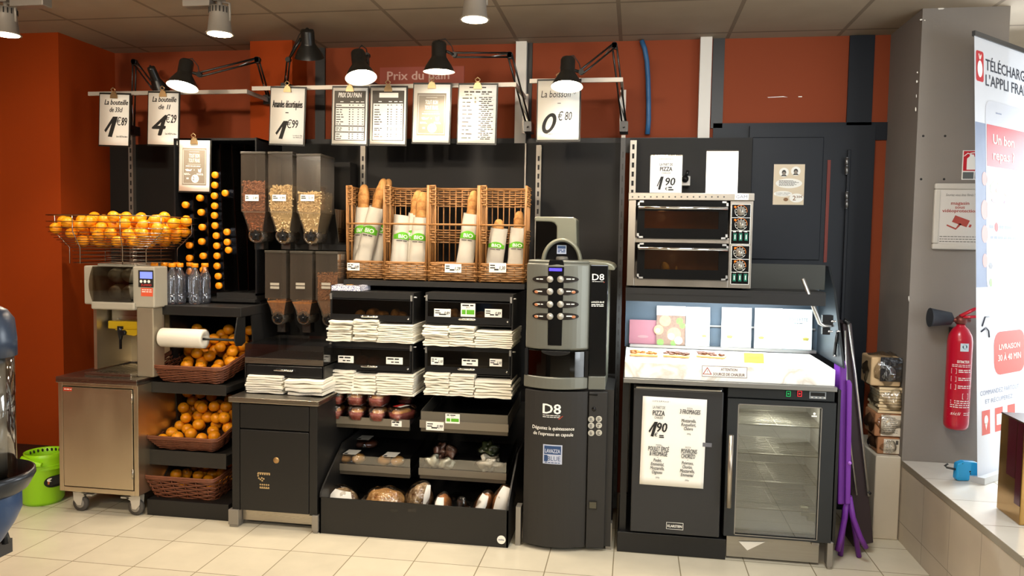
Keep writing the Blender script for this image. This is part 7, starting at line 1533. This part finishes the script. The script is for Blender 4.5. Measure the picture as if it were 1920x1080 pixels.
xc, w, h = (r[0] + r[1]) / 2, r[1] - r[0], r[3] - r[2]; y = 4.0494; m = M(); RB = mat('brick red print', 'a5463a', .6)
for b, v, f_ in (('magasin', .68, .34), ('sous', .62, .18), ('vidéoprotection', .565, .66)): m.text(b, xc, r[2] + h * v, .016, y, fit=w * f_, bold=.03)
R_ = lambda u, v: (xc + w * u, r[2] + h * v)
m.poly([R_(-.08, .52), R_(.20, .44), R_(.14, .34), R_(-.14, .42)], y); m.poly([R_(.20, .385), R_(.24, .375), R_(.215, .335), R_(.175, .345)], y); m.poly([R_(.0, .40), R_(.05, .385), R_(-.06, .30), R_(-.24, .36), R_(-.23, .38), R_(-.06, .325)], y); m.build('red_print', RB, t)
m = M(); m.text('Souriez vous êtes filmés !', xc, r[2] + h * .81, .012, y, shear=.2, fit=w * .55); m.lines(xc - w * .36, xc + w * .36, r[2] + h * .20, 4, .012, .003, y, .05); m.build('grey_print', mat('grey fine print'), t)
# ------------------------------------------------------------------ roll-up banner on the sill
p1, p2 = PZ(1833, 906, .412), PZ(1870, 893, .412); dv = (p2 - p1); dv.z = 0; ang = math.atan2(dv.y, dv.x); ang = max(.3, min(.9, ang))
BW, zTop = .80, P(1829, 57, p1.y).z; BH = zTop - .41
t = T('roll_up_banner', 'tall white roll-up banner with phone picture standing on the tiled sill', 'banner', (p1.x, p1.y, .41), (-.055, 0, ang))
BWH = mat('banner white', 'e9ecf2', .55, tl=.35)
m = M(); m.box(0, BW, 0, .001, .03, BH); m.build('sheet', BWH, t, local=True)
m = M(); m.box(-.006, BW, -.006, .008, BH, BH + .022); m.build('top_rail', DARKGREY, t, local=True)
m = M(); m.box(0, BW, -.03, .05, 0, .03); m.build('base_cassette', mat('pale alu base', 'c8cacc', .4, .4), t, local=True)
def bz(py): return (P(1860, py, p1.y).z - .41) * 1.0
def BM(mt, name, fn): m = M(); fn(m); return m.build(name, mt, t, local=True)
y = -.0008; U = BH / 2.04
def rr(m, x0, x1, z0, z1, r_, y): m.poly([(x0 + r_ + r_ * math.cos(a), z0 + r_ + r_ * math.sin(a)) if k == 2 else ((x1 - r_ + r_ * math.cos(a), z0 + r_ + r_ * math.sin(a)) if k == 3 else ((x1 - r_ + r_ * math.cos(a), z1 - r_ + r_ * math.sin(a)) if k == 0 else (x0 + r_ + r_ * math.cos(a), z1 - r_ + r_ * math.sin(a)))) for k in range(4) for a in [math.pi / 2 * k + math.pi / 2 * i / 4 for i in range(5)]], y)
def zz(v): return BH * (1 - v)              # v: fraction down from the top
def g1(m): m.quad(.0, BW, zz(.56), zz(.19), y)
BM(mat('grey blue photo', '8c9ab8', .55, var=.35, vs=5, tl=.3), 'photo_background', g1)
def g2(m): rr(m, .012, .085, zz(.098), zz(.030), .012, y)
lg = BM(mat('logo red', 'c8323a', .5, tl=.2), 'red_logo', g2)
def g3(m): m.disc(.048, zz(.070), .024, y * 2, 20, .038); m.poly([(.034, zz(.037)), (.043, zz(.049)), (.048, zz(.049)), (.047, zz(.042)), (.040, zz(.036))], y * 2); m.poly([(.050, zz(.049)), (.050, zz(.042)), (.059, zz(.036)), (.062, zz(.040)), (.056, zz(.047))], y * 2)
BM(WHITEP, 'white_emblem', g3)
def g4(m): m.text('TÉLÉCHARGEZ', .105, zz(.068), .052, y, 'L', bold=.02, fit=.50); m.text("L'APPLI FRANPRIX", .105, zz(.103), .052, y, 'L', bold=.02, fit=.62)
BM(mat('dark blue grey lettering', '2b2f3d', .6), 'headline', g4)
def g5(m): rr(m, .10, .72, zz(.57), zz(.135), .05, y * 1.6)
BM(mat('phone white', 'dfe2ea', .5, tl=.35), 'phone_picture', g5)
def g6(m): m.quad(.11, .71, zz(.285), zz(.190), y * 2.2)
BM(mat('logo red', 'c8323a', .5), 'red_header', g6)
def g7(m): m.text('Un bon', .17, zz(.232), .046, y * 3, 'L', bold=.03, fit=.22); m.text('repas ?', .17, zz(.268), .046, y * 3, 'L', bold=.03, fit=.22)
BM(WHITEP, 'white_lettering', g7)
def g8(m):
    m.quad(.11, .71, zz(.405), zz(.287), y * 2.2); m.cur = 1; m.poly([(.14, zz(.355)), (.24, zz(.398)), (.36, zz(.395)), (.42, zz(.36)), (.40, zz(.335)), (.18, zz(.335))], y * 2.6); m.poly([(.16, zz(.312)), (.24, zz(.298)), (.36, zz(.302)), (.43, zz(.322)), (.40, zz(.332)), (.20, zz(.328))], y * 2.6); m.cur = 2; m.disc(.18, zz(.335), .045, y * 3, 7, .035); m.disc(.26, zz(.322), .05, y * 3, 6, .022); m.disc(.36, zz(.33), .05, y * 3, 7, .02); m.cur = 3; m.disc(.23, zz(.338), .04, y * 3.4, 7, .014); m.disc(.33, zz(.345), .05, y * 3.4, 6, .012); m.cur = 4; m.disc(.22, zz(.362), .07, y * 3.4, 9, .016); m.disc(.33, zz(.365), .06, y * 3.4, 8, .014)
BM([mat('photo grey', 'c5c8ca', .5), mat('bread photo', 'd8b890', .5, var=.2, vs=30), mat('salad photo', '6c9a3c', .5, var=.3, vs=40), mat('tomato photo', 'c03a2a', .5), mat('onion photo', '7a4a66', .5, var=.4, vs=40)], 'sandwich_picture', g8)
for v, s_ in ((.315, .035), (.385, .05), (.44, .045), (.50, .035)): BM(mat('finger photo', 'dca8a4', .6, tl=.2), 'finger_picture', lambda m: m.disc(.085, zz(v), s_ * .7, y * 1.8, 16, s_ * .9))
def g10(m): m.disc(.20, zz(.423), .018, y * 2.4, 18, .022)
BM(RED, 'red_dot', g10)
def g11(m): m.lines(.13, .17, zz(.419), 1, 1, .014, y * 2.4, 0); m.lines(.23, .36, zz(.419), 1, 1, .014, y * 2.4, 0); m.lines(.14, .40, zz(.444), 1, 1, .012, y * 2.4, 0); m.quad(.20, .26, zz(.162), zz(.159), y * 2.4)
BM(mat('grey banner print', '8088a0', .6), 'grey_print', g11)
def g12(m): m.disc(.14, zz(.478), .025, y * 2.4, 10, .018); m.cur = 1; m.disc(.14, zz(.512), .02, y * 2.4, 6, .016); m.cur = 2; m.disc(.14, zz(.55), .014, y * 2.4, 8, .02)
BM([mat('bread photo'), mat('sushi photo', '5a5a60', .5, var=.6, vs=60), mat('salad photo')], 'small_pictures', g12)
def g13(m):
    m.tube([(.05, y * 2, zz(.648)), (.08, y * 2, zz(.628)), (.12, y * 2, zz(.628))], .004, 4); m.tube([(.04, y * 2, zz(.66)), (.09, y * 2, zz(.652)), (.115, y * 2, zz(.66)), (.12, y * 2, zz(.675))], .004, 4)
BM(mat('dark blue grey lettering'), 'drawn_arrow', g13)
def g14(m): rr(m, .17, .50, zz(.765), zz(.665), .06, y)
BM(mat('pale red', 'dc7068', .6, tl=.3), 'red_bubble', g14)
def g15(m): m.text('LIVRAISON', .33, zz(.707), .026, y * 2, fit=.22, bold=.02); m.text('30 À 40 MIN', .33, zz(.733), .03, y * 2, fit=.24, bold=.02)
BM(WHITEP, 'bubble_lettering', g15)
def g16(m): m.text('COMMANDEZ PARTOUT', .03, zz(.805), .022, y, 'L', fit=.40); m.text('ET RÉCUPÉREZ', .08, zz(.825), .020, y, 'L', fit=.28)
BM(mat('grey banner print'), 'small_headline', g16)
def g17(m):
    for k in range(3): m.quad(.045 + k * .13, .125 + k * .13, zz(.895), zz(.84), y)
BM(mat('pale red'), 'icon_boxes', g17)
def g18(m): m.disc(.085, zz(.862), .018, y * 2, 16, .022); m.poly([(.072, zz(.868)), (.098, zz(.868)), (.085, zz(.885))], y * 2); m.quad(.19, .245, zz(.88), zz(.855), y * 2)
BM(WHITEP, 'icon_marks', g18)
# gold boxes, blue case
a, b = PZ(1868, 952, .411), PZ(1911, 985, .411); d1 = (b - a); d1.z = 0; d2 = Vector((-d1.y, d1.x, 0)).normalized() * .3
if d2.x < 0: d2 = -d2
h = P(1917, 796, b.y).z - .411
t = T('gift_box', 'shiny gold and maroon gift box at the right picture edge on the sill', 'box', (b.x, b.y, .411)); m = M()
q = [a, b, b + d2, a + d2]; m.prism([(v.x, v.y) for v in q], 'z', .411, .411 + h); m.build('carton', mat('gold foil', 'a8834a', .16, .85, var=.25, vs=5), t, bevel=.003)
n_ = Vector((-d2.x, -d2.y, 0)).normalized(); m = M()
for u0, u1, z0, z1 in ((.35, .72, .42, 1), (.74, .98, .18, 1)):
    c0, c1 = a.lerp(b, u0) + n_ * .001, a.lerp(b, u1) + n_ * .001; m.add([(c0.x, c0.y, .411 + h * z0), (c1.x, c1.y, .411 + h * z0), (c1.x, c1.y, .411 + h * z1), (c0.x, c0.y, .411 + h * z1)], [(0, 1, 2, 3)])
m.build('maroon_print', mat('maroon foil', '4a1420', .2, .3), t)
m = M(); m.prism([(v.x, v.y) for v in q], 'z', .411 + h, .411 + h + .006); m.build('lid_edge', mat('dark lid', '3a2a1e', .4), t)
q = PZ(1818, 905, .411); t = T('blue_case', 'small bright blue plastic case with dark hook lying on the sill', 'case', (q.x, q.y + .02, .411), (0, 0, .15))
m = M(); m.prism([(-.052, .006), (-.04, .0), (.04, .0), (.055, .02), (.055, .075), (.04, .088), (-.02, .092), (-.05, .08)], 'y', 0, .035); m.build('shell', mat('bright blue plastic', '1f97d4', .35), t, local=True, bevel=.008, seg=3)
m = M(); m.disc(.008, .045, .004, -.0008, 8); m.disc(.010, .035, .003, -.0008, 8); m.quad(-.03, -.026, .08, .083, -.0008); m.build('marks', INK, t, local=True)
m = M(); m.tube([(-.045, .015, .05), (-.09, .015, .058), (-.10, .015, .065), (-.085, .015, .075)], .005, 6); m.build('hook', DARKGREY, t, local=True)
# ------------------------------------------------------------------ foreground: clear drink dispenser on a counter at the left edge
DYY = 1.30; ax_ = P(-50, 800, DYY).x; DK = .80
def rz_(px, py): q = P(px, py, DYY); return (DK * (q.x - P(-50, py, DYY).x) if px > -50 else 0, q.z)
t = T('drink_dispenser', 'dark blue capped clear cylinder dispenser at the left picture edge', 'dispenser', (ax_, DYY, P(0, 1000, DYY).z))
BL = mat('dark blue cap', '27364c', .3)
pts = [rz_(-42 + .1, 566), rz_(-8, 572), rz_(14, 584), rz_(27, 602), rz_(31, 640), rz_(31, 672), rz_(22, 672)]; m = M(); m.lathe([(max(0, r), z) for r, z in pts[::-1]], (ax_, DYY, 0), 40); m.build('cap', BL, t)
m = M(); m.lathe([rz_(26, 672), rz_(25, 780), rz_(26, 905)][::-1], (ax_, DYY, 0), 40); m.build('clear_cylinder', clear('clear cylinder', 'dcd8d0', .10, .04), t)
m = M(); m.lathe([rz_(8, 676), rz_(8, 900)][::-1], (ax_, DYY, 0), 24); m.build('inner_core', mat('frosted core', '9b948a', .4, var=.5, vs=14), t)
m = M(); m.lathe([rz_(24, 920), rz_(38, 910), rz_(54, 892), rz_(59, 894), rz_(60, 903), rz_(46, 926), rz_(28, 935)][::-1], (ax_, DYY, 0), 40); m.build('flange', mat('black flange', '23252a', .3), t)
m = M(); m.lathe([rz_(30, 922), rz_(33, 930), rz_(33, 965), rz_(20, 990), rz_(-4, 1022), rz_(-15, 1030)][::-1], (ax_, DYY, 0), 40); m.build('base', mat('blue base', '2a4264', .35), t)
m = M(); i0 = m.mark(); m.text('el', 0, 0, .014, 0, fit=.016, bold=.02); q = rz_(31, 985); an = .72
for k in range(len(m.v)): v = m.v[k]; a2 = an + v.x / q[0]; m.v[k] = Vector((ax_ + (q[0] - .001) * math.sin(a2), DYY - (q[0] - .001) * math.cos(a2), q[1] + v.z + .012))
m.build('lettering', WHITEP, t)
q = rz_(-10, 1033); m = M(); zf = P(0, 1048, DYY).z
for k in range(3): a2 = .5 + k * 2.094; m.tube([(ax_ + .035 * math.cos(a2), DYY - .035 * math.sin(a2), q[1]), (ax_ + .07 * math.cos(a2), DYY - .07 * math.sin(a2), zf + .02), (ax_ + .075 * math.cos(a2), DYY - .075 * math.sin(a2), zf)], .009, 8)
m.build('foot_ring', mat('black flange'), t)
m = M(); m.box(ax_ - .4, ax_ - .01, 1.22, 1.40, zf - .03, zf - .001); m.box(ax_ - .4, ax_ - .1, 1.23, 1.39, 0, zf - .03); tag(m.build('side_counter', mat('dark counter', '3a332c', .5)), 'dark counter below the drink dispenser at the left picture edge', 'counter')
